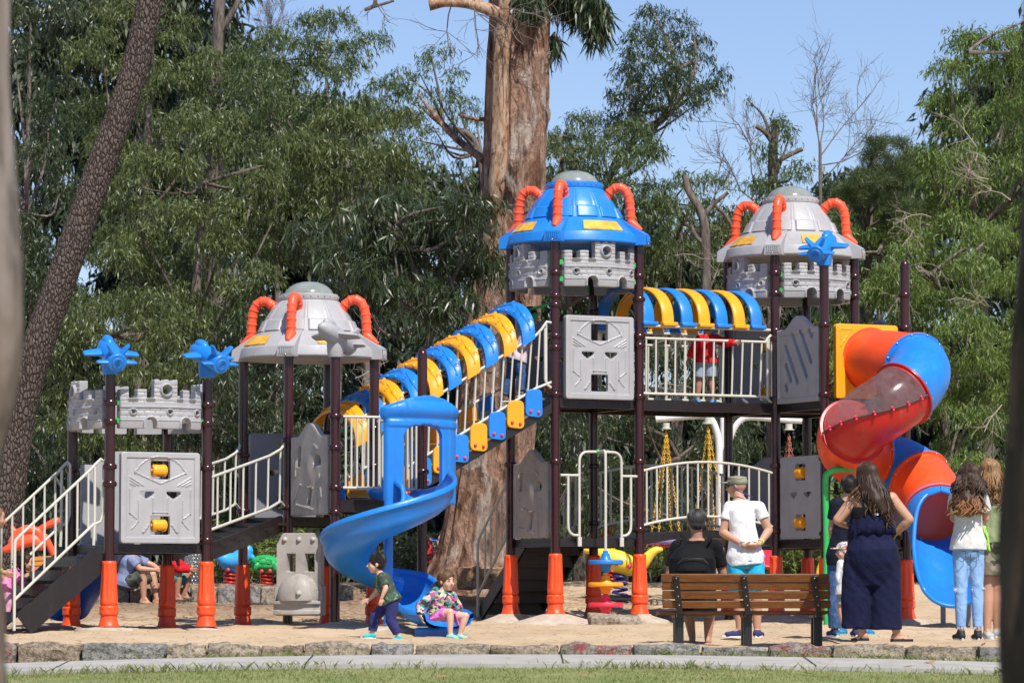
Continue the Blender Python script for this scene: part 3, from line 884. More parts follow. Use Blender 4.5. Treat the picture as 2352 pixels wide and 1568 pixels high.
# slot panel
SW_, SH_ = .98, 1.06
def slot_in(X, Z):
    ins = Z < .90 + .16 * bell(X, SW_)
    for (x0, z0, L) in ((-.30, .22, 0), (-.30, .47, .22), (-.30, .70, .52), (-.13, .83, .60), (.06, .86, .44), (.27, .86, .08)):
        a = (x0, z0); b = (x0 + L * .52, z0 - L * .86)
        if L == 0: b = (x0 + .02, z0 - .05)
        ins &= ~(seg_d(X, Z, a, b) < .033)
    return ins
def slot_rel(X, Z): return np.where((SW_ / 2 - np.abs(X) > .05) & (Z > .06) & (Z < .83), -.012, 0)
slot_me = mask_mesh('slot_panel', SW_, SH_, .011, .07, slot_in, slot_rel, None, 2)
place(slot_me, 'slot_panel', M['grey'], face_mat(T_.F, T2F, 2.55, 0) @ Matrix.Diagonal((1, 1, 1, 1)), label='grey panel with slanting slots beside the tube slide')
# fish panel
FW, FH = .90, 1.06
def fish_in(X, Z):
    ins = Z < .90 + .16 * bell(X, FW)
    ins &= ~((np.abs(X + .24 - .10 * (Z - .70)) < .035) & (Z > .56) & (Z < .80))
    ins &= ~(((X - .20) ** 2 / .085 ** 2 + (Z - .60) ** 2 / .085 ** 2 < 1) & (Z > .56))
    ins &= ~((np.abs(X - .02 + .25 * (.22 - Z)) < .035) & (Z > .11) & (Z < .31))
    return ins
def fish_rel(X, Z):
    r = .022 * np.exp(-(((X - .02) / .10) ** 2 + ((Z - .50) / .16) ** 2) * 1.2)
    r = r + .003 * np.sin(X * 190) * np.sin(Z * 190) * (((X - .02) / .1) ** 2 + ((Z - .5) / .15) ** 2 < 1)
    for a, b in (((-.35, .18), (-.2, .35)), ((-.2, .35), (.1, .30)), ((.3, .2), (.25, .45)), ((-.33, .45), (-.30, .75)), ((.12, .8), (.2, .76)), ((-.3, .12), (.1, .06))):
        r = np.where(seg_d(X, Z, a, b) < .014, r + .010, r)
    return r
fish_me = mask_mesh('relief_panel', FW, FH, .011, .07, fish_in, fish_rel, None, 2)
place(fish_me, 'relief_panel', M['dirtygrey'], face_mat(M_.F, M2F, 1.12, 0), label='weathered grey relief panel between the middle tower posts')
place(fish_me, 'relief_panel', M['dirtygrey'], face_mat(B_.L, B_.F, .90, 0), label='weathered grey relief panel under the blue-roofed tower')
# side panel seen from behind at lower T level (between T left and back posts) and right of the tube slide
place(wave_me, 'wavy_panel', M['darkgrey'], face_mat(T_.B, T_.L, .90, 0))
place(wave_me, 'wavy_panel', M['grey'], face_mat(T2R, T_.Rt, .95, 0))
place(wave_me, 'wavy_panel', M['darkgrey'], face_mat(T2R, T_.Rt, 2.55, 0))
# train-front panel under the middle tower
TWd, THt = .58, .945
def train_in(X, Z):
    ins = (np.abs(X) < .27) | (Z < .34); ins &= ~((Z > .82) & (np.abs(X) > .27 - (Z - .82) * .55))
    for cx_ in (-.11, .11):
        ins &= ~((np.abs(X - cx_ - .02) < .048) & (Z > .50) & (Z < .70)); 
    return ins
def train_rel(X, Z):
    r = np.zeros_like(X)
    r = np.where((Z > .80), .045 - .25 * np.maximum(Z - .86, 0), r)
    for cx_ in (-.17, 0, .17): r = np.maximum(r, .045 + .03 * np.sqrt(np.clip(1 - ((X - cx_) ** 2 + (Z - .865) ** 2) / .028 ** 2, 0, 1)) * (((X - cx_) ** 2 + (Z - .865) ** 2) < .028 ** 2))
    # boiler
    b = np.clip(1 - (X / .24) ** 2 - ((Z - .23) / .24) ** 2, 0, 1); r = np.where((b > 0) & (Z > .16) & (Z < .5), np.maximum(r, .06 + .16 * b ** .4), r)
    r = np.where((Z < .17), .10 + .05 * (1 - (X / .29) ** 2), r)
    r = np.where(np.abs(Z - .145) < .018, r + .03, r); r = np.where(np.abs(Z - .035) < .02, r + .02, r)
    r = np.maximum(r, (.20 + .05 * np.sqrt(np.clip(1 - ((X - .05) ** 2 + (Z - .25) ** 2) / .035 ** 2, 0, 1))) * (((X - .05) ** 2 + (Z - .25) ** 2) < .035 ** 2))
    return r
train_me = mask_mesh('train_panel', TWd, THt, .009, .06, train_in, train_rel, None, 2)
tm = face_mat(M_.F, M2F, -.03, 0)
tm = Matrix.Translation(P(690, 1410, 46.45) - Vector((0, 0, P(690, 1410, 46.45).z + .03))) @ Matrix.Rotation(R(-14), 4, 'Z')
tm.translation.z = -.03
place(train_me, 'train_panel', M['dirtygrey'], tm, label='grey panel moulded like the front of a toy train')
# yellow entrance panel of the tube slide
def yel_in(X, Z):
    return ((X ** 2 + (Z - .42) ** 2) > .33 ** 2) & ~((np.abs(X) > .40) & (Z > .86) & ((np.abs(X) - .40) ** 2 + (Z - .86) ** 2 > .04 ** 2))
def yel_rel(X, Z):
    r = np.zeros_like(X); x = np.abs(X)
    d = np.minimum(seg_d(x, Z, (.39, .84), (.22, .84)), np.minimum(seg_d(x, Z, (.39, .84), (.39, .62)), seg_d(x, Z, (.22, .84), (.39, .62))))
    return np.where(d < .006, .008, 0)
yel_me = mask_mesh('slide_entry_panel', .88, .90, .011, .07, yel_in, yel_rel, None, 2)
place(yel_me, 'slide_entry_panel', M['yellow'], face_mat(T2F, T2R, 2.58, .02), label='yellow square panel round the mouth of the tube slide')

# ---- UFO roofs
def roof(tw, z, mat, matname, label):
    c = tw.c; root = MB(); n = 64
    def groove(a, zz):
        t = abs(((a / (2 * math.pi) * 12) % 1) - .5)
        if .32 < zz < .455: return 1 + (.0 if t > .43 else .040)
        if .455 < zz < .69: return 1 + (.020 if .42 < t < .48 else 0)
        return 1
    prof = [(.62, -.012), (.80, 0), (.815, .005), (.82, .02), (.80, .115), (.795, .125), (.78, .13), (.62, .295), (.605, .31), (.592, .316), (.588, .325), (.578, .34), (.532, .448), (.524, .458), (.514, .463), (.510, .47)]
    for k in range(1, 9):
        t = k / 9; prof.append((.510 - .165 * t ** 1.22, .47 + .23 * t))
    prof += [(.342, .70), (.350, .703), (.352, .71), (.345, .765), (.34, .772), (.30, .775)]
    root.lathe(prof, (0, 0, 0), 192, groove)
    # corner blocks carrying the posts
    for k, v in enumerate(((tw.F - c), (tw.Rt - c), (tw.B - c), (tw.L - c))):
        d = v.normalized(); side = Vector((-d.y, d.x, 0)); w = .105
        pts = [(.50, .335), (.56, .345), (.905, .135), (.92, .12), (.93, .0), (.925, -.012), (.60, -.012)]
        vv = []
        for s_ in (-1, 1):
            for (q, zz) in pts:
                ww = w * (1.0 if zz > .1 else 1.08)
                vv.append(d * q + side * s_ * ww + Vector((0, 0, zz)))
        m_ = len(pts)
        fs = [tuple(range(m_)), tuple(range(2 * m_ - 1, m_ - 1, -1))] + [(i, (i + 1) % m_, (i + 1) % m_ + m_, i + m_) for i in range(m_)]
        root.add(vv, fs)
        # grille ribs on the block's outer face
        for j in range(6):
            x = (j - 2.5) * .026
            root.bar(d * .934 + side * x + Vector((0, 0, .03)), d * .930 + side * x + Vector((0, 0, .095)), .009, .012, up=d)
        for zz in (.018, .106): root.bar(d * .932 + side * -.085 + Vector((0, 0, zz)), d * .932 + side * .085 + Vector((0, 0, zz)), .008, .007)
    for k in range(26):
        a = k / 26 * 2 * math.pi; root.ball(Vector((.352 * math.cos(a), .352 * math.sin(a), .738)), .010, 8, 6)
    root.v = [(p[0] + c.x, p[1] + c.y, p[2] + z) for p in root.v]
    o = part(root, 'roof', M[mat], smooth=28, bevel=.008, label=label)
    mb = MB(); mb.lathe([(.292, .77), (.29, .785), (.265, .83), (.22, .872), (.16, .903), (.09, .922), (.03, .928), (.001, .929)], (c.x, c.y, z), 48)
    part(mb, 'dome', M['dome'], o, smooth=70)
    for k, v in enumerate(((tw.F - c), (tw.Rt - c), (tw.B - c), (tw.L - c))):
        d = v.normalized(); up = Vector((0, 0, 1)); cc = flat(c, z)
        ctrl = [cc + d * q + up * h for q, h in ((.40, .575), (.46, .66), (.545, .705), (.63, .68), (.68, .60), (.70, .50), (.71, .38), (.715, .27))]
        pts = catmull(ctrl, 14); mb = MB(); nn = len(pts)
        rad = []
        for i in range(nn):
            t = i / (nn - 1) * 9; fr = t - math.floor(t)
            rad.append(.056 + (.006 if fr < .28 else 0) - .0035 * fr)
        # double points to make crisp collars
        mb.tube(pts, rad, 20)
        side = Vector((-d.y, d.x, 0))
        m3 = Matrix((d, side, up)).transposed()
        foot = [cc + d * .70 + up * .29, cc + d * .735 + up * .255, cc + d * .79 + up * .215, cc + d * .85 + up * .178]
        mb.tube(foot, [.058, .058, .045, .022], 14)
        part(mb, 'hose', M['hose'], o, smooth=45)
        # faded yellow sign plates half-way between the corners
        v2 = ((tw.F - c), (tw.Rt - c), (tw.B - c), (tw.L - c))[(k + 1) % 4]
        dm = (v + v2).normalized(); sm_ = Vector((-dm.y, dm.x, 0)); mb = MB()
        vv = []
        for (q, h, wv_) in ((.672, .258, .23), (.768, .153, .27)):
            for s_ in (-1, -.33, .33, 1):
                a = s_ * wv_ / q; dd = dm * math.cos(a) + sm_ * math.sin(a)
                vv.append(cc + dd * (q + .006) + up * (h + .006))
        mb.add(vv + [p - up * .012 for p in vv], [(0, 1, 5, 4), (1, 2, 6, 5), (2, 3, 7, 6), (8, 12, 13, 9), (9, 13, 14, 10), (10, 14, 15, 11), (0, 4, 12, 8), (3, 11, 15, 7), (4, 5, 13, 12), (5, 6, 14, 13), (6, 7, 15, 14), (0, 8, 9, 1), (1, 9, 10, 2), (2, 10, 11, 3)])
        part(mb, 'sign_plate', M['signy'], o, smooth=30)
        mb = MB(); pb = cc + d * .934 + up * .012; mb.ball(pb, .011, 10, 8); part(mb, 'bolt', M['bolt'], o)
    return o
roof(B_, 4.44, 'blue', 'blue', 'blue spaceship-shaped roof')
roof(T_, 4.40, 'grey', 'grey', 'grey spaceship-shaped roof above the castle parapet on the right')
roof(M_, 2.98, 'grey', 'grey', 'grey spaceship-shaped roof of the middle tower')

# ---- plane-shaped post caps
def plane(p, zb, nose, mat, label=None, sc=1.0):
    """socket on the post, fuselage along nose (vector)"""
    mb = MB(); n = Vector(nose).normalized(); side = n.cross(Vector((0, 0, 1))).normalized(); up = side.cross(n)
    c = flat(p, zb + .235)
    mb.lathe([(.085, 0), (.087, .01), (.095, .06), (.10, .14), (.09, .22), (.06, .25)], flat(p, zb), 24)
    pts = []; rad = []
    for t, r in ((-.332, .05), (-.331, .098), (-.322, .106), (-.25, .108), (-.15, .110), (0, .113), (.12, .110), (.22, .096), (.29, .07), (.335, .04), (.35, .012)):
        pts.append(c + n * t); rad.append(r)
    mb.tube(pts, rad, 28)
    mb.tube([c - n * .331, c - n * .342], [.066, .060], 24)
    mb.tube([c - n * .342, c - n * .330], [.050, .050], 24)
    m3 = Matrix((n, side, up)).transposed()
    mb.ball(c + n * .16 + up * .085, (.12, .062, .062), 16, 12, m3)
    def wing(root_t, L, ch0, ch1, sweep, dirv, th=.030, zoff=0):
        d = dirv.normalized()
        q = d.cross(n).normalized()
        vv = []
        for (f, ch, tt) in ((.06, ch0, th), (L - .02, ch1, th * .55), (L, ch1 * .8, th * .3)):
            b = c + n * (root_t - sweep * f / L) + d * f + up * zoff
            for (k, h) in ((.5, .25), (.25, .5), (-.35, .5), (-.5, .2), (-.5, -.2), (-.35, -.5), (.25, -.5), (.5, -.25)):
                vv.append(b + n * ch * k + q * tt * h)
        fs = []
        for i in range(2):
            for j in range(8): fs.append((i * 8 + j, i * 8 + (j + 1) % 8, (i + 1) * 8 + (j + 1) % 8, (i + 1) * 8 + j))
        fs.append(tuple(range(16, 24))); fs.append(tuple(range(7, -1, -1)))
        mb.add(vv, fs)
    for s_ in (-1, 1):
        wing(.06, .31, .20, .12, .08, side * s_, .065)
        wing(-.26, .225, .12, .08, .03, side * s_, .05)
        wing(-.22, .235, .13, .08, .05, side * s_ * .62 + up, .055)
    return part(mb, 'plane_cap', M[mat], smooth=38, bevel=.006, label=label)
plane(A_.F, ZP(860, 44.4), (-.32, .85, .39), 'blue', 'blue toy-plane post cap, leftmost')
plane(A_.Rt, ZP(867, 44.9), (-.54, .78, .33), 'blue', 'blue toy-plane post cap on the second post')
plane(M2F, ZP(820, 46.0), (-.45, -.80, .30), 'grey', 'grey toy-plane post cap in front of the middle roof')
plane(T2F, ZP(611, 48.7), (.37, .85, .37), 'blue', 'blue toy-plane post cap in front of the right roof')

# ---- railings
RT = .017
def railing(name, tops, bots, nb, skip=(), r=RT, rb=.0125, label=None, parent=None):
    """top and bottom tubes (polylines) with balusters between them at even spacing"""
    mb = MB(); mb.tube(tops, r, 10); mb.tube(bots, r, 10)
    def along(pts, t):
        L = [0.0]
        for i in range(len(pts) - 1): L.append(L[-1] + (pts[i + 1] - pts[i]).length)
        s_ = t * L[-1]
        for i in range(len(pts) - 1):
            if s_ <= L[i + 1] or i == len(pts) - 2:
                return pts[i].lerp(pts[i + 1], (s_ - L[i]) / max(1e-6, L[i + 1] - L[i]))
    for k in range(nb):
        t = (k + .5) / nb
        if k in skip: continue
        mb.tube([along(tops, t), along(bots, t)], rb, 8)
        q = along(bots, t); mb.tube([q, q + Vector((0, 0, .04))], [.017, .012], 8)
    return part(mb, name, M['rail'], parent, label=label)
def tread_steps(name, a0, a1, b0, b1, z0, z1, n, depth=.22, mat='beam', parent=None):
    """treads between the line a (near side) and b (far side); from z0 (low) to z1"""
    mb = MB()
    for k in range(n):
        t = (k + .5) / n
        pa, pb = flat(a0.lerp(a1, t), lerp(z0, z1, (k + 1) / (n + 0.0)) - (z1 - z0) / n * .5), flat(b0.lerp(b1, t), lerp(z0, z1, (k + 1) / (n + 0.0)) - (z1 - z0) / n * .5)
        mb.bar(pa, pb, depth, .028)
        mb.bar(pa + Vector((0, 0, -.06)) - (a1 - a0).normalized() * depth * .48, pb + Vector((0, 0, -.06)) - (a1 - a0).normalized() * depth * .48, .012, .12)
    return part(mb, name, M[mat], parent, smooth=30)
# left stairs down from tower A
d1 = -A_.e1
sF, sL = A_.F + d1 * .05 + A_.e2 * .06, A_.L + d1 * .05 - A_.e2 * .06
run = 1.02
eF, eL = sF + d1 * run, sL + d1 * run
for (s0, e0, nm) in ((sF, eF, 'near handrail of the left stairs'), (sL, eL, 'far handrail of the left stairs')):
    mb = MB()
    top = [flat(s0, 1.66), flat(s0 + d1 * .03, 1.685), flat(s0 + d1 * .10, 1.62), flat(s0 + d1 * .13, 1.585), flat(e0 - d1 * .05, .83), flat(e0 - d1 * .01, .79), flat(e0, .73), flat(e0, -.19)]
    mb.tube(top, RT, 12)
    bot = [flat(s0 + d1 * .10, .98), flat(e0 - d1 * .0, .14)]
    mb.tube(bot, RT, 10)
    mb.tube([flat(s0 + d1 * .10, 1.60), flat(s0 + d1 * .10, .98), flat(s0 + d1 * .11, .74)], RT, 10)
    mb.tube([flat(s0, 1.66), flat(s0, 1.1), flat(s0 + d1 * .03, 1.0), flat(s0 + d1 * .10, .97)], RT * .9, 10)
    for k in range(7):
        t = (k + .6) / 7.3
        q = s0 + d1 * lerp(.10, run, t)
        mb.tube([flat(q, lerp(1.61, .80, t)), flat(q, lerp(.98, .14, t))], .0125, 8)
    part(mb, 'handrail', M['rail'], label=nm)
mb = MB()
for s0, e0 in ((sF - A_.e2 * .01, eF - A_.e2 * .01), (sL + A_.e2 * .01, eL + A_.e2 * .01)):
    mb.bar(flat(s0, .62), flat(e0 - d1 * .10, -.12), .03, .27)
for k in range(5):
    z = .76 - (k + 1) * .152; q = lerp(.10, run, (k + .5) / 5)
    mb.bar(flat(sF + d1 * q + A_.e2 * .02, z), flat(sL + d1 * q - A_.e2 * .02, z), .20, .025)
    mb.bar(flat(sF + d1 * (q + .10) + A_.e2 * .02, z - .05), flat(sL + d1 * (q + .10) - A_.e2 * .02, z - .05), .012, .10)
part(mb, 'stair_treads', M['beam'], smooth=30, label='dark steel steps at the left end')
# stairs from A up to M
a0, a1 = A_.Rt + A_.e1 * .05, M_.F - M_.e1 * .04
b0, b1 = A_.B + A_.e1 * .05, M_.L - M_.e1 * .04
for (p, q, zz, nm) in ((a0, a1, 0, 'near railing of the stairs between the left and middle towers'), (b0, b1, .04, 'far railing')):
    top = [flat(p, 1.50 + zz), flat(p.lerp(q, .78), 1.80), flat(p.lerp(q, .93), 1.885), flat(p.lerp(q, .98), 1.94), flat(q, 2.0)]
    bot = [flat(p, .92 + zz), flat(p.lerp(q, .78), 1.20), flat(p.lerp(q, .93), 1.285), flat(p.lerp(q, 1), 1.22)]
    o = railing('railing', top, bot, 6, label=nm)
mb = MB()
mb.bar(flat(a0, .68), flat(a1 - A_.e1 * .05, 1.03), .035, .19); mb.bar(flat(b0, .68), flat(b1, 1.03), .035, .19)
for k in range(5):
    t = (k + .5) / 5; mb.bar(flat(a0.lerp(a1, t), .76 + .34 * t - .04) + A_.e2 * .03, flat(b0.lerp(b1, t), .76 + .34 * t - .04) - A_.e2 * .03, .28, .03)
part(mb, 'stair_treads', M['beam'], smooth=30, label='dark steel steps between the left and middle towers')
# railing round the spiral slide's platform
zt, zb = 2.23, 1.42
p, q = M2F, M2R
mid = lambda t: p.lerp(q, t) - M_.e2 * (.06 * math.sin(t * math.pi))
def zz2(t): return 0
railing('railing', [flat(mid(t), zt) for t in (0.08, .2, .35, .5)], [flat(mid(t), zb) for t in (.08, .2, .35, .5)], 7, label='barred railing left of the blue spiral slide')
railing('railing', [flat(mid(t), zt - .02) for t in (.62, .8, .95)], [flat(mid(t), zb - .01) for t in (.62, .8, .95)], 6, label='barred railing right of the blue slide hood')
railing('railing', [flat(M2R.lerp(M_.Rt, t), 2.24) for t in (.08, .92)], [flat(M2R.lerp(M_.Rt, t), 1.42) for t in (.08, .92)], 8)
railing('railing', [flat(M_.Rt.lerp(M_.B, t) * 1.0, 2.05) for t in (-.02, .05)], [flat(M_.Rt.lerp(M_.B, t), 1.3) for t in (-.02, .05)], 1)
mb = MB(); mb.tube([flat(M_.Rt.lerp(M_.B, t), 2.165) for t in (.05, 1.2)], .018, 10)
for t in (.35, .62): mb.lathe([(.02, -.02), (.04, -.02), (.04, .02), (.02, .02)], flat(M_.Rt.lerp(M_.B, t), 2.165), 12, None, Matrix.Rotation(R(90), 3, 'X'))
part(mb, 'green_bar', M['green'])
mb = MB()
for t in (.0, .09): mb.tube([flat(B_.L.lerp(B_.F, .25 + t), 3.42), flat(B_.L.lerp(B_.F, .55 + t), 3.60)], .018, 10)
mb.tube([flat(B_.L.lerp(B_.F, .12), 3.64), flat(B_.F - B_.e2 * .0, 3.70)], .018, 10)
part(mb, 'green_bar', M['green'])

# ---- arched stair M -> B
u0, u1 = M_.Rt + M_.e1 * .0, B_.F - B_.e1 * .03
w0, w1 = M_.B, B_.L - B_.e1 * .03
Lz0, Lz1 = 1.36, 2.74
def up_z(t): return 2.10 + t * 1.33
def lo_z(t): return lerp(1.47, 2.80, t)
for (p, q, nm) in ((u0, u1, 'near railing of the arched staircase'), (w0, w1, 'far railing of the arched staircase')):
    top = [flat(p.lerp(q, .02), up_z(.02)), flat(p.lerp(q, .90), up_z(.90)), flat(p.lerp(q, .935), up_z(.96)), flat(p.lerp(q, .965), up_z(1.03)), flat(p.lerp(q, .99), up_z(1.02))]
    bot = [flat(p.lerp(q, .02), lo_z(.02)), flat(p.lerp(q, .90), lo_z(.90)), flat(p.lerp(q, .99), lo_z(.96))]
    o = railing('railing', top, bot, 19, rb=.0115, label=nm)
    mb = MB(); mb.tube([flat(p.lerp(q, .955), up_z(.97)), flat(p.lerp(q, .955), 2.78), flat(p.lerp(q, .965), 2.72), flat(p.lerp(q, .99), 2.68)], RT, 10); part(mb, 'rail_end', M['rail'], o)
mb = MB()
mb.bar(flat(u0, 1.15), flat(u1, 2.45), .035, .10); mb.bar(flat(w0, 1.15), flat(w1, 2.45), .035, .10)
part(mb, 'stair_stringer', M['beam'])
for k in range(11):
    t = (1227 - 43 * k - 860) / 415
    if t < .02: break
    zc_ = lo_z(t) - .155; mat = 'blue' if k % 2 == 0 else 'yellow'
    pa = flat(u0.lerp(u1, t), zc_); pb = flat(w0.lerp(w1, t), zc_)
    d = (u1 - u0).normalized(); cr = (pb - pa).normalized()
    mb = MB()
    # side cheeks: rounded plates at both ends, tread slab between
    for pe, s_ in ((pa - cr * .03, 1), (pb + cr * .03, -1)):
        poly = []
        for (cx_, cz_, r0, a0_, a1_) in ((.045, .11, .055, 0, 90), (-.02, .085, .085, 90, 180), (-.05, -.10, .06, 180, 270), (.05, -.115, .055, 270, 360)):
            for j in range(5):
                a = R(a0_ + (a1_ - a0_) * j / 4); poly.append((cx_ + r0 * math.cos(a), cz_ + r0 * math.sin(a)))
        m3 = Matrix((d, cr, Vector((0, 0, 1)))).transposed()
        mb.prism(poly, .035, m3, pe)
    mb.bar(pa + Vector((0, 0, -.06)), pb + Vector((0, 0, -.06)), .22, .035)
    mb.bar(pa + Vector((0, 0, -.10)) - d * .09, pb + Vector((0, 0, -.10)) - d * .09, .03, .10)
    mb.cur = 1
    for x in (-.05, .05): mb.ball(pa - cr * .052 + d * x + Vector((0, 0, -.105 - x * .15)), .020, 12, 8)
    part(mb, 'step', (M[mat], M['pinkred']), smooth=35, bevel=.008)
# hoops
def hoop(pf, pb, h, width, mat, tilt_dir, emboss=True, foot=False, label=None, th=.045):
    """arch strip from pf over to pb, rising h; width along tilt_dir"""
    mb = MB(); n = 22; c = (pf + pb) / 2; half = (pb - pf) / 2; up = Vector((0, 0, 1)); d = tilt_dir.normalized()
    nrm_all = []
    vv = []; m = 7
    for i in range(n + 1):
        a = math.pi * i / n; ca, sa = math.cos(a), math.sin(a)
        # slightly squared arch
        k = 1.0
        cen = c - half * (ca * k) + up * (h * sa ** .8 if sa > 0 else 0)
        nr = (-half.normalized() * ca + up * sa).normalized()
        for j in range(m):
            t = j / (m - 1) - .5
            edge = 1 - (abs(t) * 2) ** 4
            off = th / 2 * (.55 + .45 * edge)
            vv.append(cen + d * width * t + nr * off)
        for j in range(m):
            t = .5 - j / (m - 1)
            vv.append(cen + d * width * t * .98 - nr * th / 2)
    q = 2 * m; fs = []
    for i in range(n):
        for j in range(q): fs.append((i * q + j, i * q + (j + 1) % q, (i + 1) * q + (j + 1) % q, (i + 1) * q + j))
    fs.append(tuple(range(q - 1, -1, -1))); fs.append(tuple(n * q + j for j in range(q)))
    mb.add(vv, fs)
    def surf(i_f, t):
        a = math.pi * i_f; ca, sa = math.cos(a), math.sin(a)
        cen = c - half * ca + up * (h * max(0, sa) ** .8); nr = (-half.normalized() * ca + up * sa).normalized()
        return cen + d * width * t + nr * (th / 2 - .001), nr
    if emboss:
        # vine, spirals and leaves moulded on the outside
        pts = [surf(i / 30, .10 * math.sin(i * .7))[0] + surf(i / 30, 0)[1] * .002 for i in range(2, 28)]
        mb.tube(pts, .010, 6)
        for i_f, t in ((.14, .27), (.30, -.26), (.46, .28), (.62, -.26), (.78, .26)):
            p0, nr = surf(i_f, t); tg = d.cross(nr).normalized(); loop = []
            for s_ in range(20):
                a = s_ * .62; r0 = .033 * (1 - s_ / 26)
                loop.append(p0 + nr * .003 + d * r0 * math.cos(a) + tg * r0 * 1.3 * math.sin(a))
            mb.tube(loop, .0042, 5)
        for i_f, t in ((.22, -.02), (.38, .02), (.54, -.05), (.70, .03)):
            p0, nr = surf(i_f, t); tg = d.cross(nr).normalized()
            mb.ball(p0, 1, 8, 6, Matrix((d * .026, tg * .05, nr * .016)).transposed())
        for i_f, t in ((.40, -.48), (.5, -.5), (.46, .48), (.58, .5)):
            p0, nr = surf(i_f, t); mb.ball(p0 - nr * .01, .022, 8, 6)
    if foot:
        cr = half.normalized()
        for pe, s_ in ((pf, 1), (pb, -1)):
            m3 = Matrix((d, cr, up)).transposed()
            mb.box(pe + cr * s_ * -.03 + up * .0, (width * 1.25, .10, .05), m3)
    return part(mb, 'arch_hoop', M[mat], smooth=50, bevel=.012 if foot else 0, label=label)
sd = ((u1 - u0).normalized() + Vector((0, 0, .62))).normalized()
for k in range(10):
    px = 1208 - 42.3 * k
    # foot of the hoop on the near upper rail at this pixel column
    t = (px - 858) / (1268 - 858)
    pf = flat(u0.lerp(u1, t), up_z(t) - .02) - M_.e2 * .03; pb = flat(w0.lerp(w1, t), up_z(t) - .02) + M_.e2 * .03
    hoop(pf - sd * 0 , pb, .46, .185, 'blue' if k % 2 == 0 else 'yellow', sd)

# ---- bridges B -> T
p0, p1 = B_.Rt + B_.e1 * .03, T_.F - T_.e1 * .03
r0, r1 = B_.B + B_.e1 * .03, T_.L - T_.e1 * .03
for (p, q, nm) in ((p0, p1, 'near railing of the upper bridge'), (r0, r1, 'far railing of the upper bridge')):
    o = railing('railing', [flat(p, 3.315), flat(p.lerp(q, .94), 3.315), flat(p.lerp(q, .955), 3.36), flat(p.lerp(q, .98), 3.40), flat(q, 3.40)], [flat(p, 2.645), flat(p.lerp(q, .94), 2.645), flat(p.lerp(q, .965), 2.60), flat(p.lerp(q, .99), 2.58)], 14, label=nm)
    mb = MB(); mb.tube([flat(p.lerp(q, .955), 3.36), flat(p.lerp(q, .955), 2.62)], RT, 10); mb.tube([flat(p.lerp(q, .99), 3.40), flat(p.lerp(q, .99), 2.58)], RT, 10)
    mb.tube([flat(p, 3.465), flat(q, 3.465)], .019, 10)
    part(mb, 'rail_end', M['rail'], o)
mb = MB()
mb.bar(flat(p0, 2.50), flat(p1, 2.50), .05, .12); mb.bar(flat(r0, 2.50), flat(r1, 2.50), .05, .12)
mb.bar(flat(p0.lerp(r0, .5), 2.545), flat(p1.lerp(r1, .5), 2.545), 1.08, .03)
part(mb, 'bridge_deck', M['beam'], smooth=30, label='dark steel deck of the upper bridge')
for k, px in enumerate((1502, 1546, 1589, 1628, 1668, 1708, 1747)):
    t = (px - 1476) / (1775 - 1476)
    pf = flat(p0.lerp(p1, t - .04), 3.49) - B_.e2 * .02; pb = flat(r0.lerp(r1, t - .04), 3.49) + B_.e2 * .02
    hoop(pf, pb, .47, .165, 'blue' if k % 2 == 0 else 'yellow', B_.e1, emboss=False, foot=True)
# lower bridge, gently arched
def arc(p, q, z, rise, n=12): return [flat(p.lerp(q, i / n), z + rise * (1 - (2 * i / n - 1) ** 2)) for i in range(n + 1)]
for (p, q, nm) in ((p0, p1, 'near curved railing of the lower bridge'), (r0, r1, 'far curved railing of the lower bridge')):
    railing('railing', arc(p, q, 1.705, .125), arc(p, q, 1.05, .12), 13, label=nm)
    mb = MB(); 
mb = MB()
ar = arc(p0, p1, .90, .105, 14); br = arc(r0, r1, .90, .105, 14)
vv = []; fs = []
for a, b in zip(ar, br): vv += [a, b, b - Vector((0, 0, .09)), a - Vector((0, 0, .09))]
for i in range(14):
    for j in range(4): fs.append((i * 4 + j, i * 4 + (j + 1) % 4, i * 4 + 4 + (j + 1) % 4, i * 4 + 4 + j))
mb.add(vv, fs); part(mb, 'bridge_deck', M['beam'], smooth=30, label='dark arched deck of the lower bridge')
# back-left handrails and stair behind the blue-roofed tower (its underside is seen)
c0, c1 = B_.L + B_.e1 * .18, B_.L + B_.e1 * .97
ed = (B_.e2 + B_.e1 * .0)
runb = 1.15
mb = MB()
for c_ in (c0, c1): mb.bar(flat(c_, .84), flat(c_ + ed * runb, -.02), .035, .16)
for k in range(6):
    t = (k + .5) / 6; z = .86 - .145 * (k + 1)
    mb.bar(flat(c0 + ed * runb * t, z), flat(c1 + ed * runb * t, z), .25, .02)
    mb.bar(flat(c0 + ed * (runb * t - .1), z + .07), flat(c1 + ed * (runb * t - .1), z + .07), .012, .15)
o = part(mb, 'stair_treads', M['beam'], smooth=30, label='dark steel stair leading down behind the blue-roofed tower')
for c_ in (c0 - B_.e1 * .04, c1 + B_.e1 * .04):
    mb = MB(); mb.tube([flat(c_ + ed * .02, 1.72), flat(c_ + ed * .25, 1.70), flat(c_ + ed * 1.12, .92), flat(c_ + ed * 1.15, .84), flat(c_ + ed * 1.15, -.05)], RT, 10)
    mb.tube([flat(c_ + ed * .2, 1.1), flat(c_ + ed * 1.15, .22)], RT, 10)
    for k in range(6):
        t = .2 + k * .15; mb.tube([flat(c_ + ed * t, 1.72 - .86 * max(0, t - .2)), flat(c_ + ed * t, 1.1 - .92 * (t - .2))], .0125, 8)
    part(mb, 'handrail', M['rail'])

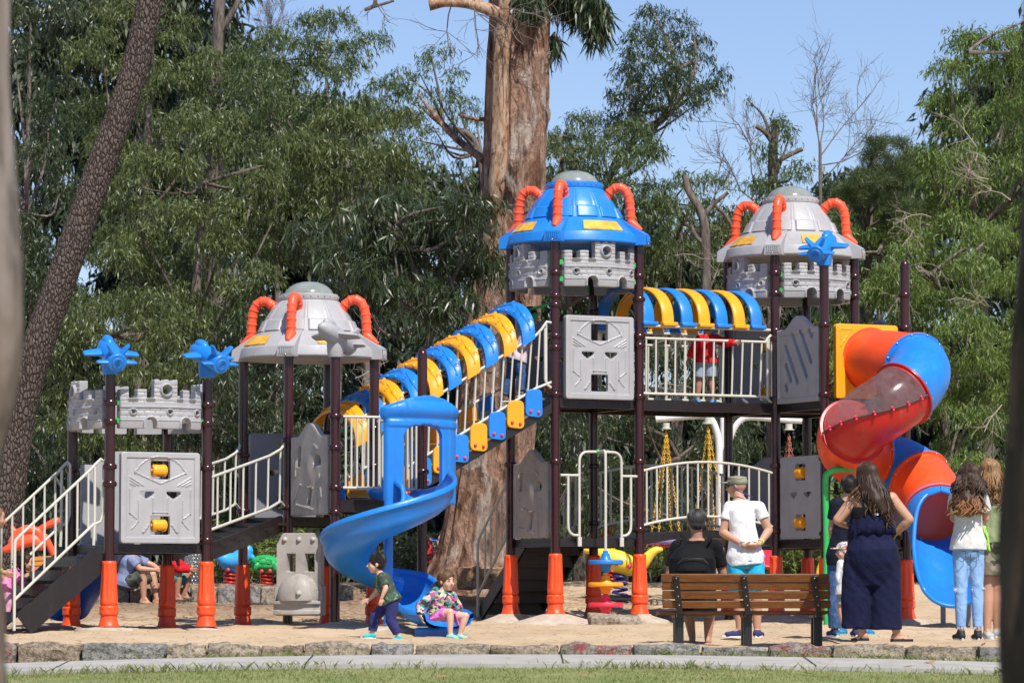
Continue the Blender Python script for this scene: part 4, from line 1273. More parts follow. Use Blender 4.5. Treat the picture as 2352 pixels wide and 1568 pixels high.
# ---- the handles and the steering-wheel pole at the lower front of the blue-roofed tower
f0, f1 = B_.F, B_.Rt
fo = -B_.e2 * .02
def fp(px, z):   # point on the tower's front face at a pixel column
    t = (px - 1275.5) / (1471 - 1275.5); return flat(f0.lerp(f1, t) + fo, z)
ztop = 1.925
mb = MB()
mb.tube(catmull([fp(1329, .82), fp(1329, 1.3), fp(1329, 1.75), fp(1331, 1.86), fp(1340, 1.915), fp(1355, ztop), fp(1372, ztop)], 4), RT, 12)
mb.tube([fp(1285, 1.64), fp(1329, 1.64)], RT, 10)
mb.tube(catmull([fp(1303, 1.63), fp(1303, 1.3), fp(1303, 1.05), fp(1306, .97), fp(1315, .93), fp(1328, .925)], 4), RT, 10)
mb.box(fp(1329, .85), (.05, .03, .11), face_mat(f0, f1, 0).to_3x3())
part(mb, 'grab_handle', M['rail'], label='cream grab handle left of the steering wheels')
mb = MB()
mb.tube(catmull([fp(1427, .82), fp(1427, 1.3), fp(1427, 1.75), fp(1425, 1.86), fp(1416, 1.915), fp(1400, ztop), fp(1372, ztop)], 4), RT, 12)
mb.tube([fp(1427, 1.64), fp(1463, 1.64)], RT, 10)
mb.tube(catmull([fp(1449, 1.63), fp(1449, 1.3), fp(1449, 1.05), fp(1446, .97), fp(1438, .93), fp(1428, .925)], 4), RT, 10)
mb.box(fp(1427, .85), (.05, .03, .11), face_mat(f0, f1, 0).to_3x3())
part(mb, 'grab_handle', M['rail'], label='cream grab handle right of the steering wheels')
pole = P(1391, 1300, 48.32)
mb = MB(); q = fp(1372, ztop)
mb.tube(catmull([q, q + (flat(pole, ztop) - q) * .55, q + (flat(pole, ztop) - q) * .9, flat(pole, ztop - .09), flat(pole, 1.3), flat(pole, -.02)], 4), RT, 12)
po = part(mb, 'climbing_pole', M['rail'], label='cream pole threaded with three steering wheels')
mb = MB(); mb.ball(q, (.03, .03, .035), 12, 8); part(mb, 'green_clamp', M['green'], po)
for z, mt in ((.60, 'blue'), (.335, 'yellow'), (.095, 'pinkred')):
    mb = MB()
    mb.lathe([(.026, .14), (.03, .14), (.032, .11), (.048, .105), (.055, .055), (.085, .02), (.085, .0), (.062, -.06), (.052, -.105), (.03, -.108), (.028, -.13), (.02, -.13)], flat(pole, z), 28)
    mb.lathe([(.165, .008), (.17, .022), (.188, .030), (.206, .024), (.214, .006), (.212, -.014), (.196, -.026), (.176, -.022), (.166, -.006)], flat(pole, z), 40)
    for k in range(3):
        a = k * 2.094 + .4; mb.bar(flat(pole, z) + Vector((.05 * math.cos(a), .05 * math.sin(a), 0)), flat(pole, z) + Vector((.175 * math.cos(a), .175 * math.sin(a), 0)), .035, .022)
    part(mb, 'steering_wheel', M[mt], po, smooth=45)

# ---- blue spiral slide
SC = P(892, 1300, 45.25); SC.z = 0
mb = MB(); mb.lathe([(.052, -.3), (.052, 1.0), (.052, 1.25)], SC, 20); part(mb, 'slide_post', M['blue'])
def chute(path, name, mat, wi=.27, ho=.27, hi=.17, flip=1, heights=None):
    """open chute swept along path [(pos, outer height, inner height)]"""
    mb = MB(); n = len(path); vv = []; sec_n = None
    for i, (p, ho_, hi_) in enumerate(path):
        t = (path[min(i + 1, n - 1)][0] - path[max(i - 1, 0)][0]); t.z = 0; t.normalize()
        out = Vector((t.y, -t.x, 0)) * flip      # towards the outer wall
        sec = []
        # inner surface from inner rim to outer rim, then outer skin back
        prof = [(-wi - .045, hi_ - .035), (-wi - .045, hi_ + .0), (-wi - .025, hi_ + .022), (-wi, hi_ + .012), (-wi + .015, hi_ - .02)]
        for k in range(11):
            a = math.pi * k / 10; x = -math.cos(a) * (wi - .012); h = hi_ if x < 0 else ho_
            prof.append((x, .9 * h * (1 - math.sin(a) ** .75) if k not in (5,) else 0))
        prof += [(wi - .015, ho_ - .02), (wi, ho_ + .012), (wi + .025, ho_ + .022), (wi + .045, ho_), (wi + .045, ho_ - .035), (wi + .012, ho_ - .05)]
        for k in range(9):
            a = math.pi * (k + 1) / 10; x = math.cos(a) * (wi + .012); h = hi_ if x < 0 else ho_
            prof.append((x, .9 * h * (1 - math.sin(a) ** .75) - .028))
        prof.append((-wi - .012, hi_ - .05))
        sec_n = len(prof)
        for x, z in prof: vv.append(p + out * x + Vector((0, 0, z)))
    fs = []
    for i in range(n - 1):
        for j in range(sec_n): fs.append((i * sec_n + j, i * sec_n + (j + 1) % sec_n, (i + 1) * sec_n + (j + 1) % sec_n, (i + 1) * sec_n + j))
    mb.add(vv, fs)
    # end caps as strips between skins
    return mb
path_s = []
NS = 60
rc = .455
a_start, a_end = R(25), R(-262)
for i in range(NS + 1):
    t = i / NS; a = lerp(a_start, a_end, t)
    r_ = rc
    z = 1.27 - 1.02 * (t ** .96) if t < 1 else .25
    path_s.append((SC + Vector((r_ * math.cos(a), r_ * math.sin(a), z)), .31, .15))
# run-out to the exit where the girl sits
lp = path_s[-1][0]; tang = Vector((math.sin(a_end), -math.cos(a_end), 0))
ex = P(1012, 1440, 44.65); ex.z = -.14
c1_ = lp + tang * .25; 
ctrl = [lp, lp + tang * .22 + Vector((0, 0, -.09)), lp.lerp(ex, .55) + Vector((.06, .06, -.04)), ex + Vector((-.12, .12, .03)), ex, ex + Vector((.08, -.20, -.012))]
cc_ = catmull(ctrl, 6)
for i, p in enumerate(cc_[1:]):
    t = i / (len(cc_) - 2)
    path_s.append((p, lerp(.31, .13, t), lerp(.15, .13, t)))
# lead-in at the platform
ps0 = path_s[0][0]
entry = M2F.lerp(M2R, .66); entry.z = 1.30
t0 = Vector((math.sin(a_start), -math.cos(a_start), 0))
pre = [entry + M_.e2 * .05, entry - M_.e2 * .25 + Vector((0, 0, -.005)), entry - M_.e2 * .48 + Vector((0, 0, -.01)), ps0 - t0 * .16 + Vector((0, 0, .012))]
path_s = [(p, h, h) for p, h in zip(pre, (.10, .10, .14, .20))] + path_s
mb = chute(path_s, 'spiral', 'blue', flip=-1)
slide = part(mb, 'spiral_slide', M['blue'], smooth=60, label='open blue spiral slide winding round its own post')
# underside pedestal at the exit
mb = MB(); e2_ = path_s[-4][0]
mb.box(e2_ + Vector((-.07, .06, -.075)), (.42, .34, .13), Matrix.Rotation(R(-30), 3, 'Z')); part(mb, 'slide_foot', M['blue'], slide, bevel=.03)
# hood: arched portal, bulging outwards
def hood():
    mb = MB()
    base = M2F.lerp(M2R, .66); n_ = -M_.e2; x_ = M_.e1
    W = .47; zb_, zt_ = 1.22, 2.42
    def opening(u):  # returns half-opening profile param
        return 0
    # outer shell as grid over (angle across, height), with the opening removed
    me = mask_mesh('hood', 1.02, 1.28, .014, .07,
        lambda X, Z: ((Z < 1.06 + .16 * np.cos(np.clip(X / .51, -1, 1) * 1.45)) & ~((np.abs(X + .06) < .25) & (Z < .72)) & ~((((np.abs(X + .06) / .25) ** 3 + (np.maximum(Z - .72, 0) / .16) ** 3) < 1) & (Z < .9) & (Z >= .72)) & ((np.abs(X) < .485) | (Z > .95))),
        lambda X, Z: np.where(Z > .96, .05 * np.sin(np.clip((Z - .96) / .20, 0, 1) * math.pi), 0) + np.where(np.abs(Z - .90) < .03, .018, 0) + .01 * (np.abs(np.abs(X) - .36) < .05),
        lambda X, Z: -.34 * np.sqrt(np.clip(1 - (X / .56) ** 2, 0, 1)), 4)
    m = face_mat(M2F, M2R, 1.24, .02); m.translation = flat(base - M_.e2 * .50 - M_.e1 * .04, 1.23)
    return place(me, 'slide_hood', M['blue'], m @ Matrix.Rotation(R(12), 4, 'Z') @ Matrix.Diagonal((1.09, .85, 1, 1)), slide, label='blue arched hood over the slide entrance', smooth=60)
hd = hood()
# straight blue slide behind the left tower
q0 = (A_.B + A_.L) / 2
pth = []
for k in range(13):
    t = k / 12; z = .78 - .86 * smooth(np.array(t * .93 + .0)) ; pth.append((flat(q0 + A_.e2 * (1.75 * t) + Vector((-.0 * t, 0, 0)), float(z) if k < 11 else -.07), .17, .17))
part(chute(pth, 'straight', 'blue', wi=.25, flip=1), 'straight_slide', M['navyblue'], smooth=60, label='straight blue slide behind the left tower')

# ---- the enclosed tube slide
tc = [P(1998, 830, 48.94), P(2055, 832, 48.45), P(2108, 846, 48.0), P(2096, 885, 47.5), P(2040, 930, 47.25), P(1988, 965, 47.3), P(1950, 1003, 47.65), P(1962, 1040, 48.2), P(2022, 1062, 48.55), P(2085, 1085, 48.45), P(2132, 1128, 48.1), P(2152, 1180, 47.75), P(2164, 1222, 47.35), P(2175, 1268, 46.95), P(2184, 1298, 46.5), P(2190, 1314, 46.1)]
K = 10; tp = catmull(tc, K)
TR = .375
def tube_section(i0, i1, mat, half=None, name='tube_section', label=None, r=TR, flange=True):
    pts = tp[i0:i1 + 1]; mb = MB(); n = 40; vv = []; fs = []
    k = len(pts)
    a0, a1 = (0, 2 * math.pi) if half is None else half
    closed = half is None
    m_ = n if closed else 24
    for th in (0, 1):
        for i, p in enumerate(pts):
            j0, j1 = max(i0 + i - 1, 0), min(i0 + i + 1, len(tp) - 1)
            t = (tp[j1] - tp[j0]).normalized()
            x = Vector((0, 0, 1)).cross(t).normalized(); y = t.cross(x).normalized()   # y points up-ish
            rr_ = r - th * .012
            cnt = m_ if closed else m_ + 1
            for j in range(cnt):
                a = a0 + (a1 - a0) * j / m_
                vv.append(p + (x * math.cos(a) + y * math.sin(a)) * rr_)
    cnt = m_ if closed else m_ + 1; off = k * cnt
    for i in range(k - 1):
        for j in range(m_):
            j2 = (j + 1) % cnt
            fs.append((i * cnt + j, i * cnt + j2, (i + 1) * cnt + j2, (i + 1) * cnt + j))
            fs.append((off + i * cnt + j, off + (i + 1) * cnt + j, off + (i + 1) * cnt + j2, off + i * cnt + j2))
    for i in (0, k - 1):
        for j in range(m_):
            j2 = (j + 1) % cnt; fs.append((i * cnt + j, off + i * cnt + j, off + i * cnt + j2, i * cnt + j2))
    if not closed:
        for i in range(k - 1):
            for j in (0, cnt - 1): fs.append((i * cnt + j, (i + 1) * cnt + j, off + (i + 1) * cnt + j, off + i * cnt + j))
    mb.add(vv, fs)
    if flange:
        for i in (i0, i1):
            j0, j1 = max(i - 1, 0), min(i + 1, len(tp) - 1); t = (tp[j1] - tp[j0]).normalized(); s_ = 1 if i == i0 else -1
            x = Vector((0, 0, 1)).cross(t).normalized(); y = t.cross(x).normalized(); m3 = Matrix((x, y, t)).transposed()
            mb.lathe([(r - .01, .002 * s_), (r + .035, .002 * s_), (r + .038, .012 * s_), (r + .035, .022 * s_), (r + .006, .026 * s_), (r - .004, .05 * s_)], tp[i], 48, None, m3)
    return mb
def fl_bolts(i, mb, side=1):
    j0, j1 = max(i - 1, 0), min(i + 1, len(tp) - 1); t = (tp[j1] - tp[j0]).normalized()
    x = Vector((0, 0, 1)).cross(t).normalized(); y = t.cross(x).normalized(); mb.cur = 1
    for k in range(12):
        a = (k + .5) / 12 * 2 * math.pi; mb.ball(tp[i] + (x * math.cos(a) + y * math.sin(a)) * (TR + .022) + t * .028 * side, .011, 8, 6)
    return mb
tube_root = part(fl_bolts(18, tube_section(0, 18, 'orange'), -1), 'tube_slide', (M['orange'], M['bolt']), smooth=55, label='enclosed spiral tube slide in orange, blue, red and clear plastic')
for i0, i1, mt in ((18, 34, 'blue'), (57, 76, 'orange'), (76, 95, 'blue'), (95, 110, 'orange')):
    mb = fl_bolts(i1, fl_bolts(i0, tube_section(i0, i1, mt), 1), -1)
    part(mb, 'tube_section', (M[mt], M['bolt']), tube_root, smooth=55)
part(tube_section(34, 57, 'redtube', (R(176), R(356))), 'tube_section', M['redtube'], tube_root, smooth=55, label='red half shell under the clear window')
part(tube_section(34, 57, 'acrylic', (R(-4), R(176)), r=TR + .004, flange=False), 'clear_window', M['acrylic'], tube_root, smooth=55, label='scratched clear half of the tube')
mb = MB()
for aa in (R(176), R(-4)):
    mb = MB(); pts = []
    for i in range(34, 58):
        t = (tp[i + 1] - tp[i - 1]).normalized(); x = Vector((0, 0, 1)).cross(t).normalized(); y = t.cross(x).normalized(); rv = (x * math.cos(aa) + y * math.sin(aa)); pts.append(tp[i] + rv * (TR + .018))
        if i % 3 == 0:
            mb.cur = 1
            for s_ in (-1, 1): mb.ball(tp[i] + rv * (TR + .03) + y * .018 * s_, .016, 8, 6)
            mb.cur = 0
    mb.tube(pts, .011, 6)
    part(mb, 'seam', (simple('grimy_seam', (.07, .05, .05), .7), M['pinkred']), tube_root)
# open exit chute
def exit_chute():
    mb = MB(); n = 20; pts = tp[108:151]; k = len(pts); vv = []; fs = []
    for th in (0, 1):
        for i, p in enumerate(pts):
            q = 108 + i; t = (tp[min(q + 1, len(tp) - 1)] - tp[max(q - 1, 0)]).normalized()
            x = Vector((0, 0, 1)).cross(t).normalized(); y = t.cross(x).normalized()
            f = i / (k - 1)
            # the roof opens quickly, then the walls sink
            half = 180 - math.degrees(math.acos(max(-1, min(1, 1 - 1.5 * max(0, f - .12) ** .75 / .88 ** .75))))
            half = min(half, 179.5)
            rr_ = (TR + .015) - th * .02
            for j in range(n + 1):
                a = R(-90 - half + 2 * half * j / n)
                pp = p + (x * math.cos(a) + y * math.sin(a)) * rr_
                vv.append(pp)
    c = n + 1; off = k * c
    for i in range(k - 1):
        for j in range(n):
            fs.append((i * c + j, i * c + j + 1, (i + 1) * c + j + 1, (i + 1) * c + j)); fs.append((off + i * c + j, off + (i + 1) * c + j, off + (i + 1) * c + j + 1, off + i * c + j + 1))
    for i in (0, k - 1):
        for j in range(n): fs.append((i * c + j, off + i * c + j, off + i * c + j + 1, i * c + j + 1))
    for i in range(k - 1):
        for j in (0, n): fs.append((i * c + j, (i + 1) * c + j, off + (i + 1) * c + j, off + i * c + j))
    mb.add(vv, fs)
    rim = [Vector(vv[i * c]) for i in range(6, k)] + [Vector(vv[(k - 1) * c + j]) for j in range(1, n)] + [Vector(vv[i * c + n]) for i in range(k - 1, 5, -1)]
    mb.tube(rim, .026, 8)
    return part(mb, 'exit_chute', M['blue'], tube_root, smooth=60, label='open blue end chute of the tube slide')
exit_chute()
for px in (2166, 2224):
    mb = MB(); q = P(px, 1380, 46.75); mb.box((q.x, q.y, -.06), (.055, .055, .42)); part(mb, 'slide_leg', M['darkgrey'], tube_root)
# green pipe frame
g0 = P(1897, 1090, 47.55)
mb = MB(); zt_ = ZP(1078, 47.55)
mb.tube(catmull([Vector((g0.x, g0.y, -.2)), Vector((g0.x, g0.y, .9)), Vector((g0.x - .005, g0.y, zt_ - .14)), Vector((g0.x + .03, g0.y, zt_ - .04)), Vector((g0.x + .12, g0.y, zt_)), P(1965, 1077, 47.7), P(2010, 1075, 47.8)], 6), .036, 14)
o = part(mb, 'slide_support', M['gpipe'], label='green pipe holding up the tube slide')
mb = MB(); mb.box(P(1950, 1072, 47.65), (.10, .09, .09)); part(mb, 'clamp', M['gpipe'], o, bevel=.01)
# ================================================================ trees
M['leaf'] = leaf_mat('eucalyptus_leaves', [(0.0263, 0.0408, 0.0147), (0.0556, 0.085, 0.0276), (0.0877, 0.1258, 0.0399), (0.1462, 0.1836, 0.0675)], .42, .22)
M['leaf2'] = leaf_mat('olive_eucalyptus_leaves', [(0.0311, 0.0435, 0.0134), (0.0678, 0.0928, 0.0269), (0.1073, 0.1376, 0.0392), (0.175, 0.1984, 0.0672)], .42, .25)
M['leafdark'] = leaf_mat('dark_eucalyptus_leaves', [(0.0136, 0.0239, 0.0103), (0.0273, 0.0445, 0.017), (0.0446, 0.0656, 0.0247), (0.0787, 0.1027, 0.0411)], .38, .15)
M['leaflight'] = leaf_mat('light_green_leaves', [(0.0556, 0.0882, 0.0197), (0.1078, 0.168, 0.034), (0.16, 0.2352, 0.0529), (0.2365, 0.294, 0.0832)], .5, .35)
M['leaffresh'] = leaf_mat('fresh_green_leaves', [(0.07, 0.11, 0.02), (0.13, 0.20, 0.035), (0.20, 0.28, 0.05), (0.30, 0.33, 0.09)], .5, .35)
M['needle'] = leaf_mat('pine_needles', [(0.024, 0.044, 0.0144), (0.056, 0.088, 0.024), (0.096, 0.128, 0.036)], .5, .15)
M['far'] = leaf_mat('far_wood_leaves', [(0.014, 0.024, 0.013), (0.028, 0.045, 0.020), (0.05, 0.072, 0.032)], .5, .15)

def in_poly(px, py, poly):
    c = np.zeros(len(px), bool); n = len(poly); j = n - 1
    for i in range(n):
        xi, yi = poly[i]; xj, yj = poly[j]
        c ^= ((yi > py) != (yj > py)) & (px < (xj - xi) * (py - yi) / (yj - yi + 1e-9) + xi); j = i
    return c
def blobs_in(poly, n, r, Y, dY, seed):
    g = np.random.default_rng(seed); xs_ = [p[0] for p in poly]; ys_ = [p[1] for p in poly]
    out = []
    tries = 0
    while len(out) < n and tries < n * 60:
        tries += 1
        x = g.uniform(min(xs_), max(xs_)); y = g.uniform(min(ys_), max(ys_))
        if not in_poly(np.array([x]), np.array([y]), poly)[0]: continue
        rr = g.uniform(*r)
        if any((x - a) ** 2 + ((y - b) * 1.25) ** 2 < ((rr + q) * .50) ** 2 for a, b, q, _, _ in out) and tries < n * 30: continue
        out.append((x, y, rr, rr * g.uniform(.55, .85), Y + g.uniform(-dY, dY)))
    return out
def leaf_cloud(blobs, density, ll, lw, droop=1.0, seed=0, tuft=13, spread=.13, shell=.72, curl=.25):
    """blobs (px, py, rx, ry, Y) -> arrays of leaf triangles in world space; density = tufts per blob of 100 px radius"""
    g = np.random.default_rng(seed); Vs = []
    for (bx, by, rx, ry, Y) in blobs:
        c = np.array(P(bx, by, Y)); k = Y / FPX
        n = max(3, int(density * (rx * ry / 7000.0)))
        d = g.normal(size=(n, 3)); d /= np.linalg.norm(d, axis=1)[:, None]
        d[:, 2] = np.where(d[:, 2] < -.25, -d[:, 2] * .6, d[:, 2])
        rad = shell + (1 - shell) * g.uniform(0, 1, n) ** .6
        rad *= 1 + .13 * np.sin(d[:, 0] * 5 + bx) * np.cos(d[:, 2] * 6 + by)
        inner = g.uniform(0, 1, n) < .12; rad[inner] = g.uniform(.1, .7, inner.sum())
        pos = c + d * rad[:, None] * np.array([rx * k, rx * k * .8, ry * k])
        # each tuft: leaves along a drooping twig
        m = tuft
        tw = d * .6 + g.normal(size=(n, 3)) * .5; tw[:, 2] -= .5 * droop; tw /= np.linalg.norm(tw, axis=1)[:, None]
        t = g.uniform(0, 1, (n, m, 1))
        base = pos[:, None, :] + tw[:, None, :] * (t * spread * 2.2 - spread) + g.normal(size=(n, m, 3)) * spread * .28
        base[:, :, 2] -= (t[:, :, 0] ** 2) * spread * droop
        ld = g.normal(size=(n, m, 3)) * .62 + tw[:, None, :] * .5; ld[:, :, 2] -= 1.0 * droop
        ld /= np.linalg.norm(ld, axis=2)[:, :, None]
        L = g.uniform(ll[0], ll[1], (n, m, 1)); W = g.uniform(lw[0], lw[1], (n, m, 1))
        sd = np.cross(ld, g.normal(size=(n, m, 3))); sd /= np.linalg.norm(sd, axis=2)[:, :, None] + 1e-9
        nr = np.cross(ld, sd)
        mid = base + ld * L * .45 + nr * L * curl * .35
        tip = base + ld * L * .97 - nr * L * curl * .1 ; tip[:, :, 2] -= L[:, :, 0] * .12 * droop
        V = np.stack([base, mid + sd * W, mid - sd * W, tip], 2).reshape(-1, 3)
        Vs.append(V)
    V = np.concatenate(Vs); q = np.arange(len(V) // 4) * 4
    F = np.stack([q, q + 1, q + 2, q + 1, q + 3, q + 2], 1).reshape(-1, 3)
    return V, F
LEAVES = [0]
def crown(parent, blobs, density, ll, lw, mat, name='crown', **kw):
    V, F = leaf_cloud(blobs, density, ll, lw, **kw); LEAVES[0] += len(F) // 2
    loc = np.array(parent.location); V = V - loc
    return tri_mesh(name, V, F, mat, parent)
def bark_mat(name, cols, sx=9, sz=1.2, bmp=.6, bd=.03, rough=.85, spots=None):
    m, nt, b = new_mat(name)
    v = tex_coord(nt, (sx, sx, sz)); v2 = tex_coord(nt, (sx * 3.2, sx * 3.2, sz * 3))
    n1 = noise_node(nt, v, 1.0, 6, .62, .6); n2 = noise_node(nt, v2, 1.0, 6, .7, .4)
    k = len(cols); c = ramp(nt, n1, [(.32 + .36 * i / (k - 1), cols[i]) for i in range(k)])
    c = mix(nt, c, scl(cols[0], .35), ramp(nt, n2, [(.50, (0, 0, 0)), (.66, (.8,) * 3)]))
    nt.links.new(c, b.inputs['Base Color']); b.inputs['Roughness'].default_value = rough; b.inputs['Specular IOR Level'].default_value = .2
    ad = nt.nodes.new('ShaderNodeMath'); ad.operation = 'ADD'; nt.links.new(n1, ad.inputs[0]); nt.links.new(n2, ad.inputs[1])
    bump(nt, b, ad.outputs[0], bmp, bd)
    return m
def plated_bark(name, c1, c2):
    m, nt, b = new_mat(name)
    v = tex_coord(nt, (38, 38, 15)); vo = nt.nodes.new('ShaderNodeTexVoronoi'); vo.feature = 'DISTANCE_TO_EDGE'; vo.inputs['Scale'].default_value = 1.0
    nv = nt.nodes.new('ShaderNodeTexNoise'); nv.inputs['Scale'].default_value = .8; nv.inputs['Detail'].default_value = 3
    nt.links.new(v, nv.inputs['Vector']); mv = nt.nodes.new('ShaderNodeMix'); mv.data_type = 'RGBA'; mv.inputs[0].default_value = .35
    nt.links.new(v, mv.inputs[6]); nt.links.new(nv.outputs['Color'], mv.inputs[7]); nt.links.new(mv.outputs[2], vo.inputs['Vector'])
    n2 = noise_node(nt, v, 1.6, 5, .7)
    c = ramp(nt, n2, [(.3, c1), (.7, c2)])
    c = mix(nt, scl(c1, .45), c, ramp(nt, vo.outputs['Distance'], [(.03, (0, 0, 0)), (.16, (1, 1, 1))]))
    nt.links.new(c, b.inputs['Base Color']); b.inputs['Roughness'].default_value = .95; b.inputs['Specular IOR Level'].default_value = .15
    ad = nt.nodes.new('ShaderNodeMath'); ad.operation = 'ADD'; nt.links.new(ramp(nt, vo.outputs['Distance'], [(0, (0, 0, 0)), (.25, (1, 1, 1))]), ad.inputs[0]); nt.links.new(n2, ad.inputs[1])
    bump(nt, b, ad.outputs[0], .8, .05)
    return m
M['bark_big'] = bark_mat('peeling_pink_bark', [(0.07, 0.035, 0.025), (0.19, 0.095, 0.06), (0.38, 0.24, 0.165), (0.22, 0.125, 0.085), (0.42, 0.34, 0.28), (0.30, 0.25, 0.215)], 2.4, 1.0, 1.0, .10)
M['bark_pale'] = bark_mat('smooth_pale_bark', [(0.10, 0.045, 0.028), (0.32, 0.18, 0.105), (0.40, 0.29, 0.20), (0.26, 0.14, 0.085)], 6, 2.0, .4, .02)
M['bark'] = bark_mat('grey_brown_bark', [(0.06, 0.048, 0.04), (0.15, 0.12, 0.10), (0.25, 0.21, 0.18)], 9, 1.5)
M['bark_pine'] = plated_bark('plated_pine_bark', (0.10, 0.075, 0.062), (0.22, 0.175, 0.15))
M['bark_twig'] = simple('bare_grey_twigs', (0.15, 0.12, 0.105), .9, 0, .25, 3)

def rough_tube(mb, pts, rad, n=28, amp=.05, seed=0, sub=5):
    """limb with an uneven surface; pts world, catmull-smoothed"""
    pp = catmull(pts, sub); rr = np.interp(np.linspace(0, len(rad) - 1, len(pp)), range(len(rad)), rad)
    b = MB(); b.tube(pp, list(rr), n)
    vv = []
    for i, v in enumerate(b.v):
        v = Vector(v); k = min(i // n, len(pp) - 1); d = (v - pp[k])
        if d.length > 1e-6:
            q = Vector((math.atan2(d.y, d.x) * 1.3, seed, v.z * .35)) ; q2 = Vector((d.x * 6 / max(.1, rr[k]) * .3, d.y * 6 / max(.1, rr[k]) * .3, v.z * 1.1 + seed))
            v = v + d * (noise.noise(q2) * amp * 2.2 + noise.noise(q2 * 3.1) * amp)
        vv.append(v)
    mb.add(vv, b.f)
    return pp
def limb(mb, pts_px, Y, rad_px, n=10, amp=.05, seed=0):
    pts = [P(x, y, Y + (dz if len(q) > 2 else 0)) for q in pts_px for (x, y, dz) in [(q[0], q[1], q[2] if len(q) > 2 else 0)]]
    rough_tube(mb, pts, [r * Y / FPX for r in rad_px], n, amp, seed)
def branching(mb, p, d, L, r, depth, g, up=.15, spread=.55, n=5, thin=.0016, kink=.18):
    pts = [p]; dd = d.normalized(); k = 4
    for i in range(k):
        dd = (dd + Vector(g.normal(size=3)) * kink + Vector((0, 0, up * .3))).normalized(); pts.append(pts[-1] + dd * L / k)
    mb.tube(pts, [r * (1 - .45 * i / k) for i in range(k + 1)], 5 if r > .008 else 4, cap=False)
    if depth <= 0: return
    for j in range(n if depth > 1 else n - 1):
        t = g.uniform(.3, 1); q = pts[0].lerp(pts[-1], t) if False else pts[min(k, int(t * k))]
        nd = (dd + Vector(g.normal(size=3)) * spread + Vector((0, 0, up))).normalized()
        branching(mb, q, nd, L * g.uniform(.5, .75), max(thin, r * .5), depth - 1, g, up, spread, n, thin, kink)

def base_pt(px, Y):
    x = (px - CX) / FPX * Y; return (x, Y, Hs(x, Y))
def tree(name, label, cat, px, Y, poly, nb, rb, dY, density, ll, lw, mat, trunk=None, seed=1, group=None, tr_mat='bark', extra=(), **kw):
    root = thing(name, label, cat, base_pt(px, Y), 0, group)
    loc = Vector(root.location)
    bl = list(blobs_in(poly, nb, rb, Y, dY, seed)) + list(extra)
    crown(root, bl, density, ll, lw, M[mat], seed=seed, **kw)
    mb = MB(); g = np.random.default_rng(seed)
    deftr = trunk is None
    top = min(q[1] for q in poly) + 110
    if deftr: trunk = [(((px, 1345), (px + g.uniform(-25, 25), lerp(1345, top, .33)), (px + g.uniform(-40, 40), lerp(1345, top, .66)), (px + g.uniform(-50, 50), top)), (17, 13, 8, 2))]
    for pts, rad in trunk: limb(mb, pts, Y + (dY if deftr else 0), rad, 12, .08, seed)
    # limbs out to the clumps
    main = trunk[0][0]
    for (bx, by, rx, ry, bY) in bl[::2]:
        cand = [(q[0], q[1]) for q in main if q[1] > by - 10] or [main[-1][:2]]
        sx, sy = min(cand, key=lambda q: abs(q[1] - (by + 120)))
        a = P(sx, sy, Y); b_ = P(bx, by, bY)
        midp = a.lerp(b_, .5) + Vector(g.normal(size=3)) * .15 + Vector((0, 0, -.12))
        rough_tube(mb, [a, midp, b_], [.035, .024, .008], 6, .03, seed, 4)
    mb.v = [tuple(Vector(v) - loc) for v in mb.v]
    mb.build('trunk', M[tr_mat], root, 60)
    return root
LL, LW = (.08, .145), (.0075, .0125)
# --- far wood that closes the view
far_poly = [(-150, -150), (540, -150), (600, 120), (900, 360), (1100, 440), (1250, 430), (1560, 500), (1700, 520), (1900, 470), (2050, 420), (2200, 180), (2500, 60), (2500, 1400), (-150, 1400)]
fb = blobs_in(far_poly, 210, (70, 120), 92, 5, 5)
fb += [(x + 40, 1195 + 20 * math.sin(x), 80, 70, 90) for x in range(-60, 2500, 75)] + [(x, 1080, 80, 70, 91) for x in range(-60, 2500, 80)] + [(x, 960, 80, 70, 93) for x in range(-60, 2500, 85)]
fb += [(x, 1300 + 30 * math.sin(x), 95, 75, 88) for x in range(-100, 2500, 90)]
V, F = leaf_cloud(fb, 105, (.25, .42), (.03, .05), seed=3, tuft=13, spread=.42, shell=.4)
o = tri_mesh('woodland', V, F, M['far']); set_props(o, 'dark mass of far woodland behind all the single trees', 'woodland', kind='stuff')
G = 'eucalyptus trees behind the playground'
def euc(label, px, Y, poly, nb, rb, dens=100, mat='leaf', seed=1, trunk=None, **kw):
    return tree('eucalyptus_tree', label, 'tree', px, Y, poly, int(nb * 1.35), (rb[0] * .78, rb[1] * .86), kw.pop('dY', 2.2), dens * 2.2, kw.pop('ll', LL), kw.pop('lw', LW), mat, trunk, seed, G, **kw)
euc('tall dark eucalyptus filling the top left corner', 60, 66, [(-60, -60), (180, -60), (170, 200), (200, 500), (150, 800), (120, 1250), (-60, 1250)], 30, (55, 95), 84, 'leafdark', 11)
euc('olive eucalyptus seen behind the upper part of the leaning pine trunk', 330, 69, [(170, -60), (440, -60), (480, 120), (450, 400), (300, 420), (160, 300)], 20, (45, 85), 80, 'leaf2', 12, trunk=[(((330, 1345), (320, 900), (330, 500), (350, 50)), (20, 16, 12, 6))])
euc('broad sunlit eucalyptus just right of the leaning pine trunk', 470, 64, [(330, 330), (520, 230), (660, 330), (700, 560), (600, 720), (420, 800), (300, 760), (220, 560)], 30, (50, 90), 92, 'leaf2', 13, trunk=[(((430, 1345), (425, 1100), (440, 800), (470, 420)), (24, 20, 15, 7))])
